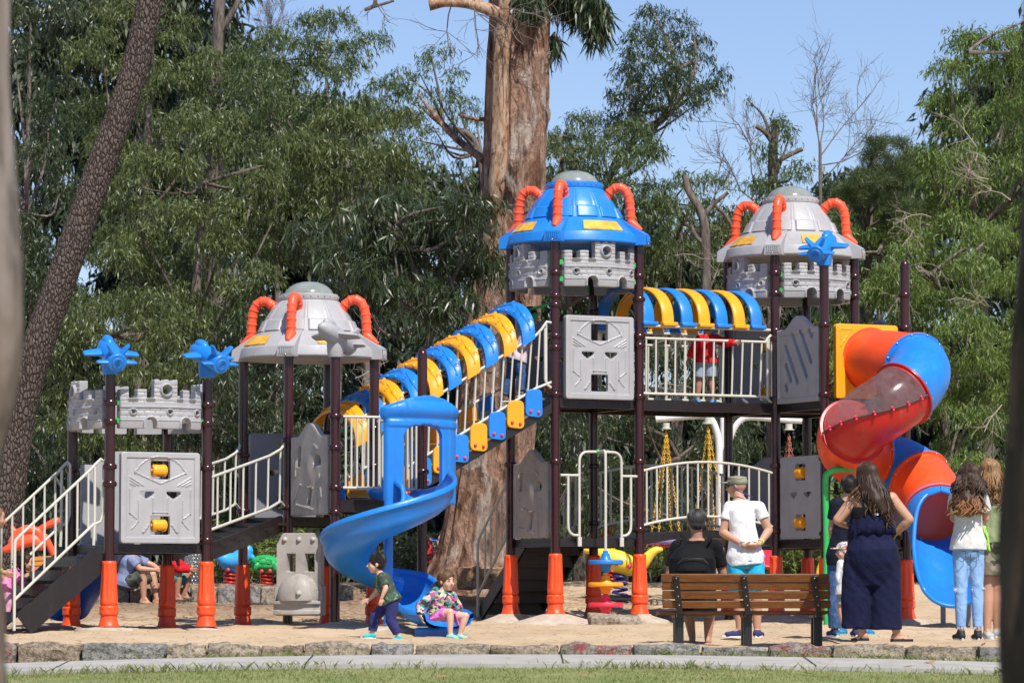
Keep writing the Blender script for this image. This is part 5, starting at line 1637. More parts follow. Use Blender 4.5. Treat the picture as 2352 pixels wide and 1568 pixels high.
euc('pale-trunked eucalyptus whose trunk shows at the top edge', 498, 72, [(430, 150), (640, 90), (690, 240), (600, 330), (460, 330)], 13, (45, 80), 80, 'leaf', 14, trunk=[(((500, 1345), (495, 800), (492, 300), (500, 90), (508, -80)), (24, 22, 17, 14, 13)), (((505, 70), (530, 35), (560, -20)), (9, 7, 6))], tr_mat='bark')
euc('tall eucalyptus crown against the sky left of the big trunk', 760, 67, [(560, 100), (640, 70), (740, 40), (860, 60), (920, 170), (920, 330), (860, 420), (700, 440), (600, 330)], 26, (40, 75), 88, 'leaf', 15)
euc('green eucalyptus crown below the skyline, left of the big trunk', 840, 63, [(650, 330), (820, 260), (930, 260), (960, 420), (900, 540), (700, 560)], 16, (45, 80), 92, 'leaf2', 16)
euc('shaded eucalyptus behind the grey plane and the middle roof', 640, 61, [(480, 760), (700, 700), (760, 900), (720, 1180), (520, 1240), (420, 1100), (420, 880)], 22, (50, 85), 80, 'leafdark', 17)
euc('low eucalyptus behind the two blue planes', 280, 60, [(130, 700), (330, 660), (440, 760), (440, 960), (330, 1060), (140, 1020), (110, 860)], 22, (45, 80), 80, 'leaf2', 18)
euc('drooping dark eucalyptus behind the left stairs', 130, 63, [(30, 980), (200, 960), (300, 1080), (200, 1260), (30, 1260)], 12, (45, 75), 70, 'leafdark', 19)
euc('near dark eucalyptus with big hanging leaves left of the big trunk', 1010, 52.6, [(690, 520), (800, 450), (960, 450), (1130, 475), (1165, 560), (1100, 700), (1000, 760), (860, 700), (720, 660)], 24, (40, 66), 44, 'leafdark', 20,
    trunk=[(((968, 1345), (968, 1150), (972, 900), (985, 740), (930, 570), (880, 500)), (8, 8, 8, 8, 7, 4)), (((985, 760), (1040, 640), (1100, 540)), (7, 5, 3))], ll=(.14, .24), lw=(.009, .015), dY=.7)
euc('thin sparse eucalyptus against the sky just left of the big trunk', 1010, 70, [(920, 130), (1010, 110), (1090, 130), (1110, 300), (1100, 430), (1000, 440), (930, 330)], 22, (24, 44), 48, 'leaf', 21, trunk=[(((1120, 1345), (1120, 700), (1100, 350), (1020, 290), (960, 240)), (10, 9, 8, 6, 3)), (((1020, 300), (1010, 220), (990, 130)), (4, 3, 2))])
euc('dense eucalyptus behind the blue roof, right of the big trunk', 1330, 64, [(1250, 380), (1290, 260), (1380, 280), (1500, 330), (1520, 460), (1500, 620), (1380, 700), (1240, 700)], 26, (40, 72), 92, 'leaf', 22)
euc('tall eucalyptus with a rounded crown standing against the sky', 1500, 68, [(1400, 260), (1410, 190), (1450, 80), (1500, 25), (1570, 30), (1630, 110), (1655, 180), (1610, 250), (1540, 270), (1450, 300), (1370, 290)], 34, (22, 42), 100, 'leafdark', 23, trunk=[(((1380, 1345), (1370, 800), (1400, 420), (1470, 310), (1540, 250), (1560, 160)), (14, 13, 11, 8, 6, 3))])
euc('dull green eucalyptus between the two high roofs', 1560, 66, [(1500, 430), (1600, 400), (1700, 440), (1740, 600), (1700, 800), (1520, 820), (1480, 620)], 22, (38, 68), 62, 'leaf2', 24)
euc('dark eucalyptus hanging behind the upper bridge', 1600, 60, [(1250, 830), (1460, 790), (1700, 830), (1740, 1000), (1700, 1240), (1480, 1290), (1260, 1240)], 26, (50, 85), 74, 'leafdark', 25)
euc('eucalyptus with yellowish leaves right of the tube slide', 2180, 61, [(2060, 560), (2300, 520), (2450, 640), (2450, 1180), (2200, 1200), (2130, 1000), (1990, 760)], 32, (48, 85), 88, 'leaflight', 26)
euc('tall light green eucalyptus at the right edge', 2260, 65, [(2120, 300), (2150, 170), (2210, 110), (2290, 70), (2450, 10), (2450, 620), (2200, 640), (2060, 520)], 38, (42, 78), 96, 'leaflight', 27)
euc('low green eucalyptus in front of the right-hand trees, behind the thin maroon post', 1990, 63, [(1880, 520), (2000, 470), (2110, 520), (2100, 800), (2060, 960), (1900, 900)], 18, (40, 72), 84, 'leaflight', 28)
# cut-back trees
euc('cut-back eucalyptus with sawn-off branches right of the blue roof', 1620, 62, [(1500, 700), (1660, 640), (1700, 760), (1560, 800)], 6, (30, 50), 50, 'leaf2', 29,
    trunk=[(((1628, 1345), (1625, 900), (1622, 620), (1618, 520), (1606, 478), (1582, 440), (1573, 404)), (14, 13, 12, 10, 9, 8, 7)), (((1612, 500), (1640, 468), (1672, 442)), (6, 5, 4)), (((1618, 560), (1600, 545), (1586, 518)), (6, 5, 4)), (((1640, 470), (1670, 500), (1700, 560)), (4, 4, 3))], tr_mat='bark')
euc('pollarded eucalyptus stump with leafy shoots behind the right grey roof', 1778, 66, [(1725, 400), (1830, 400), (1820, 520), (1730, 520)], 7, (28, 46), 62, 'leaf', 30,
    trunk=[(((1772, 1345), (1772, 800), (1775, 420), (1776, 340), (1784, 275)), (13, 12, 12, 11, 9)), (((1776, 330), (1757, 303), (1736, 290)), (6, 6, 5)), (((1780, 375), (1810, 358), (1843, 342)), (6, 5, 5))],
    extra=[(1788, 280, 24, 34, 65.6), (1722, 235, 14, 14, 66), (1750, 350, 34, 30, 65.6), (1815, 310, 20, 34, 66), (1835, 390, 34, 26, 66), (1765, 430, 44, 34, 65.4), (1800, 470, 44, 34, 65.4)])
# bare tree against the sky
bt = thing('bare_tree', 'leafless grey tree spreading thin twigs against the sky', 'bare tree', base_pt(1886, 72)); mb = MB(); g = np.random.default_rng(5)
limb(mb, [(1886, 1345), (1886, 800), (1884, 400), (1884, 330)], 72, [6, 5, 4, 3], 8, .04, 3)
for (x, y, dx, dz, L) in ((1884, 340, .05, 1, 1.5), (1884, 360, .6, .8, 1.5), (1884, 380, .9, .5, 1.6), (1882, 350, -.5, .9, 1.2), (1884, 330, .25, 1, 1.3), (1884, 420, .7, .6, 1.3)):
    branching(mb, P(x, y, 72), Vector((dx, g.uniform(-.3, .3), dz)), L, .013, 3, g, .12, .6, 4, .0030)
for (x, y, dx, dz, L) in ((1740, 430, -.5, .9, 1.1), (1730, 460, -.8, .6, 1.1), (1750, 400, -.1, 1, 1.3), (1640, 480, .2, 1, 1.0)):
    branching(mb, P(x, y, 72), Vector((dx, g.uniform(-.3, .3), dz)), L, .014, 3, g, .12, .55, 4, .004)
for v in range(len(mb.v)): mb.v[v] = tuple(Vector(mb.v[v]) - bt.location)
mb.build('trunk', M['bark_twig'], bt, 60)
bt2 = thing('bare_tree', 'thin leafless twigs rising at the top edge, left of the sky gap', 'bare tree', base_pt(620, 74)); mb = MB()
limb(mb, [(640, 1345), (635, 500), (625, 180), (620, 60)], 74, [7, 5, 3, 2], 6, .03, 4)
for k in range(6): branching(mb, P(620 + 3 * k, 150 - 14 * k, 74), Vector((g.uniform(-.6, .6), 0, 1)), .8, .010, 3, g, .2, .5, 4, .003)
mb.v = [tuple(Vector(v) - bt2.location) for v in mb.v]; mb.build('trunk', M['bark_twig'], bt2, 60)
# pine
pr_ = thing('pine_tree', 'dark green pine with needle tufts right of the grey roof', 'pine tree', base_pt(1990, 64)); 
pb = blobs_in([(1900, 460), (1960, 400), (2000, 330), (2060, 310), (2090, 400), (2090, 500), (1960, 540), (1890, 520)], 46, (14, 26), 64, 1.5, 31)
crown(pr_, pb, 420, (.13, .20), (.003, .0045), M['needle'], droop=-.15, seed=31, tuft=22, spread=.05, shell=.2, curl=.05)
mb = MB(); limb(mb, [(1990, 1345), (1992, 900), (1995, 550), (2010, 330)], 64, [14, 12, 9, 3], 10, .05, 3)
for (bx, by, rx, ry, bY) in pb[::2]: mb.tube([P(1994, min(by + 60, 540), 64), P(bx, by + 8, bY)], [.03, .01], 6)
mb.v = [tuple(Vector(v) - pr_.location) for v in mb.v]; mb.build('trunk', M['bark'], pr_, 60)
# dry brushwood between the middle tower and the big trunk
bw = MB(); g = np.random.default_rng(9)
for k in range(26):
    branching(bw, P(g.uniform(800, 1030), g.uniform(760, 1010), 57 + g.uniform(-1, 1)), Vector((g.uniform(-1, 1), g.uniform(-.5, .5), g.uniform(-.6, .5))), .55, .008, 2, g, -.1, .8, 4, .0035, .3)
for k in range(12):
    branching(bw, P(g.uniform(1480, 1760), g.uniform(520, 900), 59 + g.uniform(-1, 1)), Vector((g.uniform(-1, 1), g.uniform(-.5, .5), g.uniform(-.2, .6))), .6, .008, 2, g, -.1, .8, 4, .003, .3)
for k in range(16):
    branching(bw, P(g.uniform(2080, 2330), g.uniform(300, 1000), 60.3 + g.uniform(-1, 1)), Vector((g.uniform(-1, 0), g.uniform(-.5, .2), g.uniform(-.2, .6))), .7, .011, 2, g, -.05, .6, 4, .003, .25)
o = bw.build('brushwood', simple('dead_twigs', (.30, .25, .20), .9, 0, .3, 3), None, 60); set_props(o, 'tangle of dead grey twigs hanging among the trees', 'twigs', kind='stuff')

# --- the big old eucalyptus in the middle
BY = 54.3
big = thing('eucalyptus_tree', 'huge old eucalyptus trunk with peeling pink bark in the middle', 'tree', base_pt(1090, BY))
mb = MB()
pts = [P(x, y, BY) for x, y in ((1083, 1375), (1086, 1335), (1100, 1270), (1118, 1180), (1135, 1050), (1148, 880), (1160, 700), (1175, 520), (1183, 330), (1190, 120), (1196, -60), (1200, -250))]
rad = [r * BY / FPX for r in (150, 112, 92, 90, 90, 87, 81, 73, 70, 68, 66, 64)]
pp = catmull(pts, 12); rr = np.interp(np.linspace(0, len(rad) - 1, len(pp)), range(len(rad)), rad)
n = 140; vv = []
for i, p in enumerate(pp):
    for j in range(n):
        a = 2 * math.pi * j / n; d = Vector((math.cos(a), math.sin(a), 0))
        lowf = max(0, 1 - (p.z + .1 - pp[0].z) / 1.3)
        q = Vector((math.cos(a) * 1.6, math.sin(a) * 1.6, p.z * .28)); q2 = Vector((math.cos(a + p.z * .12) * 7, math.sin(a + p.z * .12) * 7, p.z * .5))
        k = 1 + .08 * noise.noise(q) + .075 * noise.fractal(q2, .9, 2, 4) + lowf * .16 * noise.noise(Vector((math.cos(a) * 3, math.sin(a) * 3, 1)))
        # overlapping strips of loose bark
        s_ = noise.noise(Vector((math.cos(a) * 4 + 3, math.sin(a) * 4, p.z * .35 + 9)))
        if s_ > .12: k += .055 * min(1, (s_ - .12) * 14)
        vv.append(p + d * rr[i] * k)
fs = []
for i in range(len(pp) - 1):
    for j in range(n): fs.append((i * n + j, i * n + (j + 1) % n, (i + 1) * n + (j + 1) % n, (i + 1) * n + j))
mb.add(vv, fs)
mb.cur = 1
F_ = .42
rough_tube(mb, [P(1128, 520, BY - .30), P(1140, 430, BY - F_), P(1150, 300, BY - F_), P(1152, 150, BY - F_), P(1160, 50, BY - F_), P(1172, -60, BY - F_)], [.05, .125, .11, .105, .11, .11], 24, .12, 5, 8)
rough_tube(mb, [P(1160, 45, BY - F_), P(1120, 22, BY - F_ - .1), P(1070, 8, BY - F_ - .15), P(1020, 6, BY - F_ - .2), P(985, 12, BY - F_ - .2)], [.10, .085, .07, .065, .075], 16, .14, 8, 5)
mb.cur = 0
rough_tube(mb, [P(1115, 275, BY), P(1080, 272, BY - .1), P(1052, 262, BY - .1)], [.03, .025, .02], 8, .1, 8, 3)
rough_tube(mb, [P(1115, 370, BY), P(1050, 320, BY + 1), P(1000, 265, BY + 1.5), P(960, 215, BY + 2)], [.06, .05, .04, .015], 8, .1, 8, 3)
mb.v = [tuple(Vector(v) - big.location) for v in mb.v]
mb.build('trunk', (M['bark_big'], M['bark_pale']), big, 50)
# loose ribbons of bark and bare twigs
for k, (x, y, L, w, dx) in enumerate(((1160, 395, .42, .035, .22), (1168, 405, .34, .03, .30), (1154, 400, .25, .03, -.02), (1136, 340, .2, .03, -.12), (1258, 250, .4, .03, .03), (1262, 130, .22, .03, .04), (1125, 580, .4, .035, -.10), (1108, 700, .35, .03, -.06), (1236, 560, .3, .025, .03), (1200, 620, .4, .03, .02), (1085, 930, .4, .04, -.05))):
    rb_ = MB(); g = np.random.default_rng(50 + k); p0 = P(x, y, BY - .50 if 1130 < x < 1240 else BY - .05); seg = []
    for i in range(9):
        t = i / 8; c = p0 + Vector((dx * t ** 1.4 + .02 * math.sin(t * 7), -.05 * math.sin(t * 3), -L * t)); wv = Vector((math.cos(t * 2.4), math.sin(t * 2.4) * .6, .1)) * w * (1 - .6 * t)
        seg += [c + wv, c - wv, c - wv + Vector((0, .008, 0)), c + wv + Vector((0, .008, 0))]
    fs = []
    for i in range(8):
        for j in range(4): fs.append((i * 4 + j, i * 4 + (j + 1) % 4, i * 4 + 4 + (j + 1) % 4, i * 4 + 4 + j))
    rb_.add([Vector(v) - big.location for v in seg], fs); rb_.build('bark_strip', M['bark'], big, 60)
tm_ = MB(); g = np.random.default_rng(77)
for (x, y, dx, dz, L) in ((1040, 0, -.3, -1, .9), (1080, 12, .5, -.6, .7), (1130, 10, .7, -.5, .9), (1090, 0, -.1, -1, .8), (850, -20, .4, -.6, .5), (1150, 20, .9, -.2, .8)):
    branching(tm_, P(x, y, BY - .6), Vector((dx, g.uniform(-.4, .1), dz)), L, .010, 2, g, -.08, .6, 4, .0035, .25)
tm_.v = [tuple(Vector(v) - big.location) for v in tm_.v]; tm_.build('twig', M['bark_twig'], big, 60)
hb = [(1300, -10, 26, 24, BY), (1345, 5, 30, 34, BY), (1375, 30, 20, 40, BY), (1320, -40, 60, 30, BY), (1275, 88, 10, 16, BY), (1210, -8, 40, 14, BY - .5), (1368, 62, 14, 20, BY)]
crown(big, hb, 330, (.20, .32), (.012, .019), M['leafdark'], seed=41, tuft=12, spread=.10, droop=1.5, shell=.3)
for a_, r_ in (([(1196, -120), (1280, -90), (1350, -30)], [20, 12, 4]), ([(1245, 110), (1262, 90), (1275, 74)], [3, 3, 2]), ([(850, -60), (862, 8), (838, 22), (905, 2)], [5, 5, 4, 3])):
    mb = MB(); limb(mb, a_, BY, r_, 8, .06, 2); mb.v = [tuple(Vector(v) - big.location) for v in mb.v]; mb.build('branch', M['bark'], big, 60)

# --- leaning pine trunk on the left
LY = 53.0
lp_ = thing('pine_tree', 'leaning pine trunk with dark plated bark at the left', 'pine tree', base_pt(0, LY)); mb = MB()
pts = [P(x, y, LY) for x, y in ((-30, 1360), (-10, 1250), (18, 1120), (42, 960), (85, 800), (138, 650), (190, 500), (243, 350), (300, 190), (345, 0), (375, -140))]
rad = [r * LY / FPX * .88 for r in (62, 52, 47, 44, 44, 42, 41, 40, 37, 34, 32)]
pp = catmull(pts, 10); rr = np.interp(np.linspace(0, len(rad) - 1, len(pp)), range(len(rad)), rad); n = 96; vv = []; fs = []
for i, p in enumerate(pp):
    for j in range(n):
        a = 2 * math.pi * j / n; d = Vector((math.cos(a), math.sin(a), 0))
        q = Vector((math.cos(a) * 9, math.sin(a) * 9, p.z * 4)); k = 1 + .025 * noise.noise(q) + .02 * noise.noise(q * 2.3) + .03 * noise.noise(q * .2)
        vv.append(p + d * rr[i] * k)
for i in range(len(pp) - 1):
    for j in range(n): fs.append((i * n + j, i * n + (j + 1) % n, (i + 1) * n + (j + 1) % n, (i + 1) * n + j))
mb.add([v - lp_.location for v in vv], fs); mb.build('trunk', M['bark_pine'], lp_, 60)

# --- two near trunks, out of focus at the edges of the picture
def near_trunk(label, Y, pts_px, rad_px, mat, seed):
    r_ = thing('tree_trunk', label, 'tree trunk', (P(pts_px[0][0], 1400, Y).x, Y, Hs(0, Y) - .1)); mb = MB()
    pts = [P(x, y, Y) for x, y in pts_px]
    rough_tube(mb, pts, [q * Y / FPX for q in rad_px], 48, .09, seed, 14)
    mb.v = [tuple(Vector(v) - r_.location) for v in mb.v]; mb.build('trunk', mat, r_, 60)
near_trunk('blurred grey trunk close by at the left edge', 9.5, ((-175, 3000), (-155, 1700), (-138, 1450), (-135, 1250), (-134, 1080), (-105, 900), (-93, 740), (-100, 500), (-108, 250), (-112, 80), (-118, -300)), (160, 150, 138, 132, 132, 134, 136, 132, 132, 134, 130), bark_mat('smooth_grey_bark', [(.06, .035, .025), (.20, .15, .12), (.34, .30, .27)], 5, 1.0, .4, .02), 3)
near_trunk('blurred dark trunk close by at the right edge', 8.5, ((2560, 3400), (2520, 1800), (2500, 1500), (2510, 1200), (2520, 950), (2530, 700), (2545, 400), (2560, 0), (2580, -300)), (230, 225, 212, 208, 208, 212, 206, 208, 210), bark_mat('shade_darkened_bark', [(.015, .011, .008), (.05, .035, .026), (.10, .07, .05)], 5, 1.0, .5, .02), 4)  # bark colour darkened to carry the shade this trunk stands in

# --- shrubs and saplings
def sapling(px, Y, n, h, label, mat='leaffresh', sp=.25, ll=(.08, .15), lw=(.009, .016), kind_='shrub', g0=61, dens=16):
    g = np.random.default_rng(g0 + int(px)); root = thing(kind_, label, kind_, base_pt(px, Y)); mb = MB(); Vs = []
    for k in range(n):
        x0 = Vector((g.normal() * sp, g.normal() * sp * .6, 0)); top = x0 + Vector((g.normal() * sp * .9, g.normal() * sp * .5, h * g.uniform(.6, 1)))
        pts = [x0, x0.lerp(top, .5) + Vector((g.normal() * .04, 0, 0)), top]; mb.tube(pts, [.008, .006, .002], 5)
        m = dens * 3; t = g.uniform(.15, 1, m)
        for tt in t:
            b = Vector(x0.lerp(top, tt)); d = Vector((g.normal(), g.normal(), g.uniform(-.2, .9))).normalized(); L = g.uniform(*ll); off = Vector((g.normal() * .05, g.normal() * .05, 0))
            s_ = d.cross(Vector((g.normal(), g.normal(), g.normal()))).normalized() * g.uniform(*lw)
            b = b + off; Vs += [b, b + d * L * .45 + s_, b + d * L * .45 - s_, b + d * L + Vector((0, 0, -L * .2))]
    mb.build('stem', M['bark_twig'], root, 60)
    V = np.array([tuple(v) for v in Vs]); q = np.arange(len(V) // 4) * 4
    tri_mesh('foliage', V, np.stack([q, q + 1, q + 2, q + 1, q + 3, q + 2], 1).reshape(-1, 3), M[mat], root)
for a in ((560, 59.5, 26, 1.05, 'fresh green bamboo-like shrub behind the green turtle rider'), (625, 59.8, 22, 1.25, 'taller bamboo-like shrub left of the grey train panel'), (505, 60, 14, .8, 'light green shrub between the blue rider and the orange post cover'), (700, 60, 16, 1.1, 'bamboo-like shrub seen through the train panel windows'),
          (1245, 60.5, 8, 1.3, 'thin sapling with yellow-green leaves left of the steering wheels'), (1275, 60.7, 9, 1.1, 'thin sapling close to the steering wheels'), (1470, 61, 14, .9, 'green shrub behind the tail of the yellow rider'), (1120, 56.6, 0, .1, '')):
    if a[2]: sapling(*a)
sapling(930, 57, 34, 1.0, 'dark leafy bush behind the running boy and the thin post', 'leaf', .34, (.05, .08), (.018, .028), g0=5, dens=22)
sapling(1830, 60, 26, .75, 'round-leafed green bush behind the white-shirted man', 'leaffresh', .30, (.07, .11), (.028, .045), g0=6, dens=18)
sapling(1905, 59, 20, 1.9, 'tall round-leafed bush left of the tube slide', 'leaffresh', .22, (.07, .11), (.028, .045), g0=8, dens=18)
sapling(2240, 60, 26, .9, 'dark green bush under the right-hand trees', 'leaf', .5, (.08, .12), (.012, .02), g0=9, dens=16)
print('leaves', LEAVES[0])
# ================================================================ people
def skin_mat(name, c):
    m = simple(name, c, .5, 0, .06, 6, .08, .003, .4); b = m.node_tree.nodes['Principled BSDF']
    b.inputs['Subsurface Weight'].default_value = .08; b.inputs['Subsurface Radius'].default_value = (.02, .008, .004); b.inputs['Subsurface Scale'].default_value = .5
    return m
def cloth(name, c, var=.12, wr=.5, sc=7, rough=.85, folds=True):
    m, nt, b = new_mat(name); v = tex_coord(nt, (1, 1, .75)); n1 = noise_node(nt, v, sc, 4, .55, 1.2); n2 = noise_node(nt, v, 160, 2, .5)
    nt.links.new(ramp(nt, n1, [(.3, scl(c, 1 - var)), (.7, scl(c, 1 + var))]), b.inputs['Base Color'])
    b.inputs['Roughness'].default_value = rough; b.inputs['Specular IOR Level'].default_value = .2; b.inputs['Sheen Weight'].default_value = .02
    ad = nt.nodes.new('ShaderNodeMath'); ad.operation = 'MULTIPLY_ADD'; ad.inputs[1].default_value = .04; nt.links.new(n2, ad.inputs[0]); nt.links.new(n1, ad.inputs[2])
    bump(nt, b, ad.outputs[0], wr, .035); return m
def patterned(name, cols, sc=26, wr=.4):
    m, nt, b = new_mat(name); v = tex_coord(nt); nz = nt.nodes.new('ShaderNodeTexNoise'); nz.inputs['Scale'].default_value = sc * .5; nt.links.new(v, nz.inputs['Vector'])
    mv = nt.nodes.new('ShaderNodeMix'); mv.data_type = 'RGBA'; mv.inputs[0].default_value = .12; nt.links.new(v, mv.inputs[6]); nt.links.new(nz.outputs['Color'], mv.inputs[7])
    vo = nt.nodes.new('ShaderNodeTexVoronoi'); vo.inputs['Scale'].default_value = sc; nt.links.new(mv.outputs[2], vo.inputs['Vector'])
    sp = nt.nodes.new('ShaderNodeSeparateColor'); nt.links.new(vo.outputs['Color'], sp.inputs[0])
    k = len(cols); r_ = nt.nodes.new('ShaderNodeValToRGB'); r_.color_ramp.interpolation = 'CONSTANT'
    while len(r_.color_ramp.elements) < k: r_.color_ramp.elements.new(.5)
    for i, (e, c) in enumerate(zip(r_.color_ramp.elements, cols)): e.position = i / k; e.color = (*c, 1)
    nt.links.new(sp.outputs[0], r_.inputs['Fac']); nt.links.new(r_.outputs['Color'], b.inputs['Base Color']); b.inputs['Roughness'].default_value = .85
    bump(nt, b, noise_node(nt, v, 8, 4, .6, 1.0), wr, .03); return m
M['skin'] = skin_mat('skin_tan', (.50, .27, .175)); M['skin2'] = skin_mat('skin_light', (.60, .37, .27)); M['skin3'] = skin_mat('skin_brown', (.40, .20, .125))
M['lip'] = simple('lips', (.38, .10, .08), .5); M['eye'] = simple('dark_eye', (.02, .015, .012), .2)
def hair_mat(name, c1, c2):
    m, nt, b = new_mat(name); v = tex_coord(nt, (60, 60, 5)); n = noise_node(nt, v, 1.0, 4, .6, .5)
    sep = nt.nodes.new('ShaderNodeSeparateXYZ')
    nt.links.new(ramp(nt, n, [(.3, c1), (.7, c2)]), b.inputs['Base Color']); b.inputs['Roughness'].default_value = .52; b.inputs['Specular IOR Level'].default_value = .28
    bump(nt, b, n, .5, .008); return m
M['h_black'] = hair_mat('black_hair', (.008, .006, .006), (.025, .018, .014)); M['h_dark'] = hair_mat('dark_brown_hair', (.018, .009, .006), (.06, .03, .018))
M['h_brown'] = hair_mat('brown_hair', (.05, .024, .011), (.15, .075, .035)); M['h_grey'] = hair_mat('greying_hair', (.010, .009, .009), (.065, .06, .058)); M['h_blond'] = hair_mat('sun_bleached_hair', (.12, .06, .025), (.34, .19, .085))
M['h_tip'] = hair_mat('golden_brown_hair_ends', (.13, .055, .02), (.32, .15, .055))

def capsule(mb, a, b, ra, rb, n=16):
    a, b = Vector(a), Vector(b); mb.tube([a, b], [ra, rb], n); mb.ball(a, ra, n, 10); mb.ball(b, rb, n, 10)
def eloft(mb, rings, side, n=28, caps=True):
    """rings: (centre, half width, half depth); side: unit vector across"""
    vv = []; k = len(rings)
    for i, (c, w, d) in enumerate(rings):
        t = (Vector(rings[min(i + 1, k - 1)][0]) - Vector(rings[max(i - 1, 0)][0])).normalized()
        x = (side - t * side.dot(t)).normalized(); y = t.cross(x)
        for j in range(n):
            a = 2 * math.pi * j / n; ca, sa = math.cos(a), math.sin(a)
            e = .86; px_ = math.copysign(abs(ca) ** e, ca); py_ = math.copysign(abs(sa) ** e, sa)
            vv.append(Vector(c) + x * px_ * w + y * py_ * d)
    fs = []
    for i in range(k - 1):
        for j in range(n): fs.append((i * n + j, i * n + (j + 1) % n, (i + 1) * n + (j + 1) % n, (i + 1) * n + j))
    if caps: fs.append(tuple(range(n - 1, -1, -1))); fs.append(tuple((k - 1) * n + j for j in range(n)))
    mb.add(vv, fs)
def organic(mb, name, mat, parent, voxel=.009, sm=4, wr=0.0, seed=0, label=None, org=None):
    """fuse all shapes in mb into one continuous surface"""
    me = bpy.data.meshes.new('tmp'); me.from_pydata([tuple(Vector(v) - parent.location) for v in mb.v], [], mb.f)
    bm = bmesh.new(); bm.from_mesh(me); bmesh.ops.recalc_face_normals(bm, faces=bm.faces[:]); bm.to_mesh(me); bm.free()
    o = bpy.data.objects.new('tmp', me); COL.objects.link(o)
    r_ = o.modifiers.new('r', 'REMESH'); r_.mode = 'VOXEL'; r_.voxel_size = voxel
    s_ = o.modifiers.new('s', 'SMOOTH'); s_.factor = .5; s_.iterations = sm
    dg = bpy.context.evaluated_depsgraph_get(); dg.update()
    out = bpy.data.meshes.new_from_object(o.evaluated_get(dg)); bpy.data.objects.remove(o)
    out.name = name
    if wr:
        nv = len(out.vertices); co = np.zeros(nv * 3); out.vertices.foreach_get('co', co); co = co.reshape(-1, 3)
        nn = np.zeros(nv * 3); out.vertices.foreach_get('normal', nn); nn = nn.reshape(-1, 3)
        p = co * np.array([1, 1, .8]); q = seed * 1.7
        f = np.sin(p[:, 2] * 30 + 5 * np.sin(p[:, 0] * 14 + q) + 4 * np.sin(p[:, 1] * 11)) * .5 + np.sin(p[:, 0] * 44 + p[:, 2] * 23 + 3 * np.sin(p[:, 2] * 17 + q)) * .5 + np.sin(p[:, 2] * 71 + p[:, 0] * 53 + q) * .25
        co += nn * (f * wr)[:, None]; out.vertices.foreach_set('co', co.ravel())
    out.materials.clear()
    return finish(out, name, mat, parent, 0 or 70, fixnormals=False, label=label)
def hand(mb, w, d, pn, s, curl=.35, spread=.35, thumb=1):
    """palm from the wrist along d, palm normal pn, five fingers"""
    d = d.normalized(); pn = (pn - d * pn.dot(d)).normalized(); x = d.cross(pn).normalized() * thumb
    for t in (-1, -.33, .33, 1): capsule(mb, w + x * .013 * t * s, w + d * .075 * s + x * .026 * t * s, .013 * s, .012 * s, 10)
    for i, (t, L) in enumerate(((1.05, .068), (.38, .078), (-.32, .072), (-1.0, .056))):
        b0 = w + d * .078 * s + x * .027 * t * s; d1 = (d + x * spread * .35 * t + pn * curl * .5).normalized(); b1 = b0 + d1 * L * .5 * s
        d2 = (d1 + pn * curl * 1.2).normalized(); b2 = b1 + d2 * L * .3 * s; d3 = (d2 + pn * curl * 1.2).normalized()
        capsule(mb, b0, b1, .0092 * s, .0085 * s, 8); capsule(mb, b1, b2, .0085 * s, .0078 * s, 8); capsule(mb, b2, b2 + d3 * L * .22 * s, .0078 * s, .0068 * s, 8)
    t0 = w + d * .022 * s + x * .026 * s; t1 = t0 + (d * .7 + x * .75 + pn * .2).normalized() * .036 * s; capsule(mb, t0, t1, .012 * s, .0095 * s, 8); capsule(mb, t1, t1 + (d * 1.0 + x * .25 + pn * .3).normalized() * .028 * s, .0095 * s, .0078 * s, 8)
def head_shape(mb, c, hf, hh, face=True, up=None):
    """c centre of head, hf facing, hh head height"""
    up = up or Vector((0, 0, 1)); f = (hf - up * hf.dot(up)).normalized(); x = f.cross(up).normalized(); m3 = Matrix((x, f, up)).transposed(); r = hh / 2
    mb.ball(c + up * r * .22 - f * r * .08, (r * .70, r * .86, r * .80), 24, 18, m3)
    mb.ball(c - up * r * .30 + f * r * .20, (r * .54, r * .56, r * .66), 20, 16, m3)
    mb.ball(c - up * r * .78 + f * r * .42, (r * .26, r * .22, r * .20), 12, 10, m3)
    mb.ball(c - up * r * .02 + f * r * .62, (r * .46, r * .16, r * .22), 14, 10, m3)
    if face:
        capsule(mb, c + up * r * .0 + f * r * .76, c - up * r * .26 + f * r * .92, r * .055, r * .115, 10)
        for s_ in (-1, 1): mb.ball(c - up * r * .30 + f * r * .80 + x * r * .09 * s_, r * .075, 10, 8)
        mb.ball(c - up * r * .50 + f * r * .72, (r * .20, r * .10, r * .07), 12, 8, m3)
        for s_ in (-1, 1): mb.ball(c - up * r * .30 + f * r * .46 + x * r * .34 * s_, (r * .2, r * .25, r * .25), 12, 8, m3)
    for s_ in (-1, 1):
        mb.ball(c - up * r * .08 - f * r * .02 + x * r * .70 * s_, (r * .09, r * .17, r * .27), 12, 10, m3)
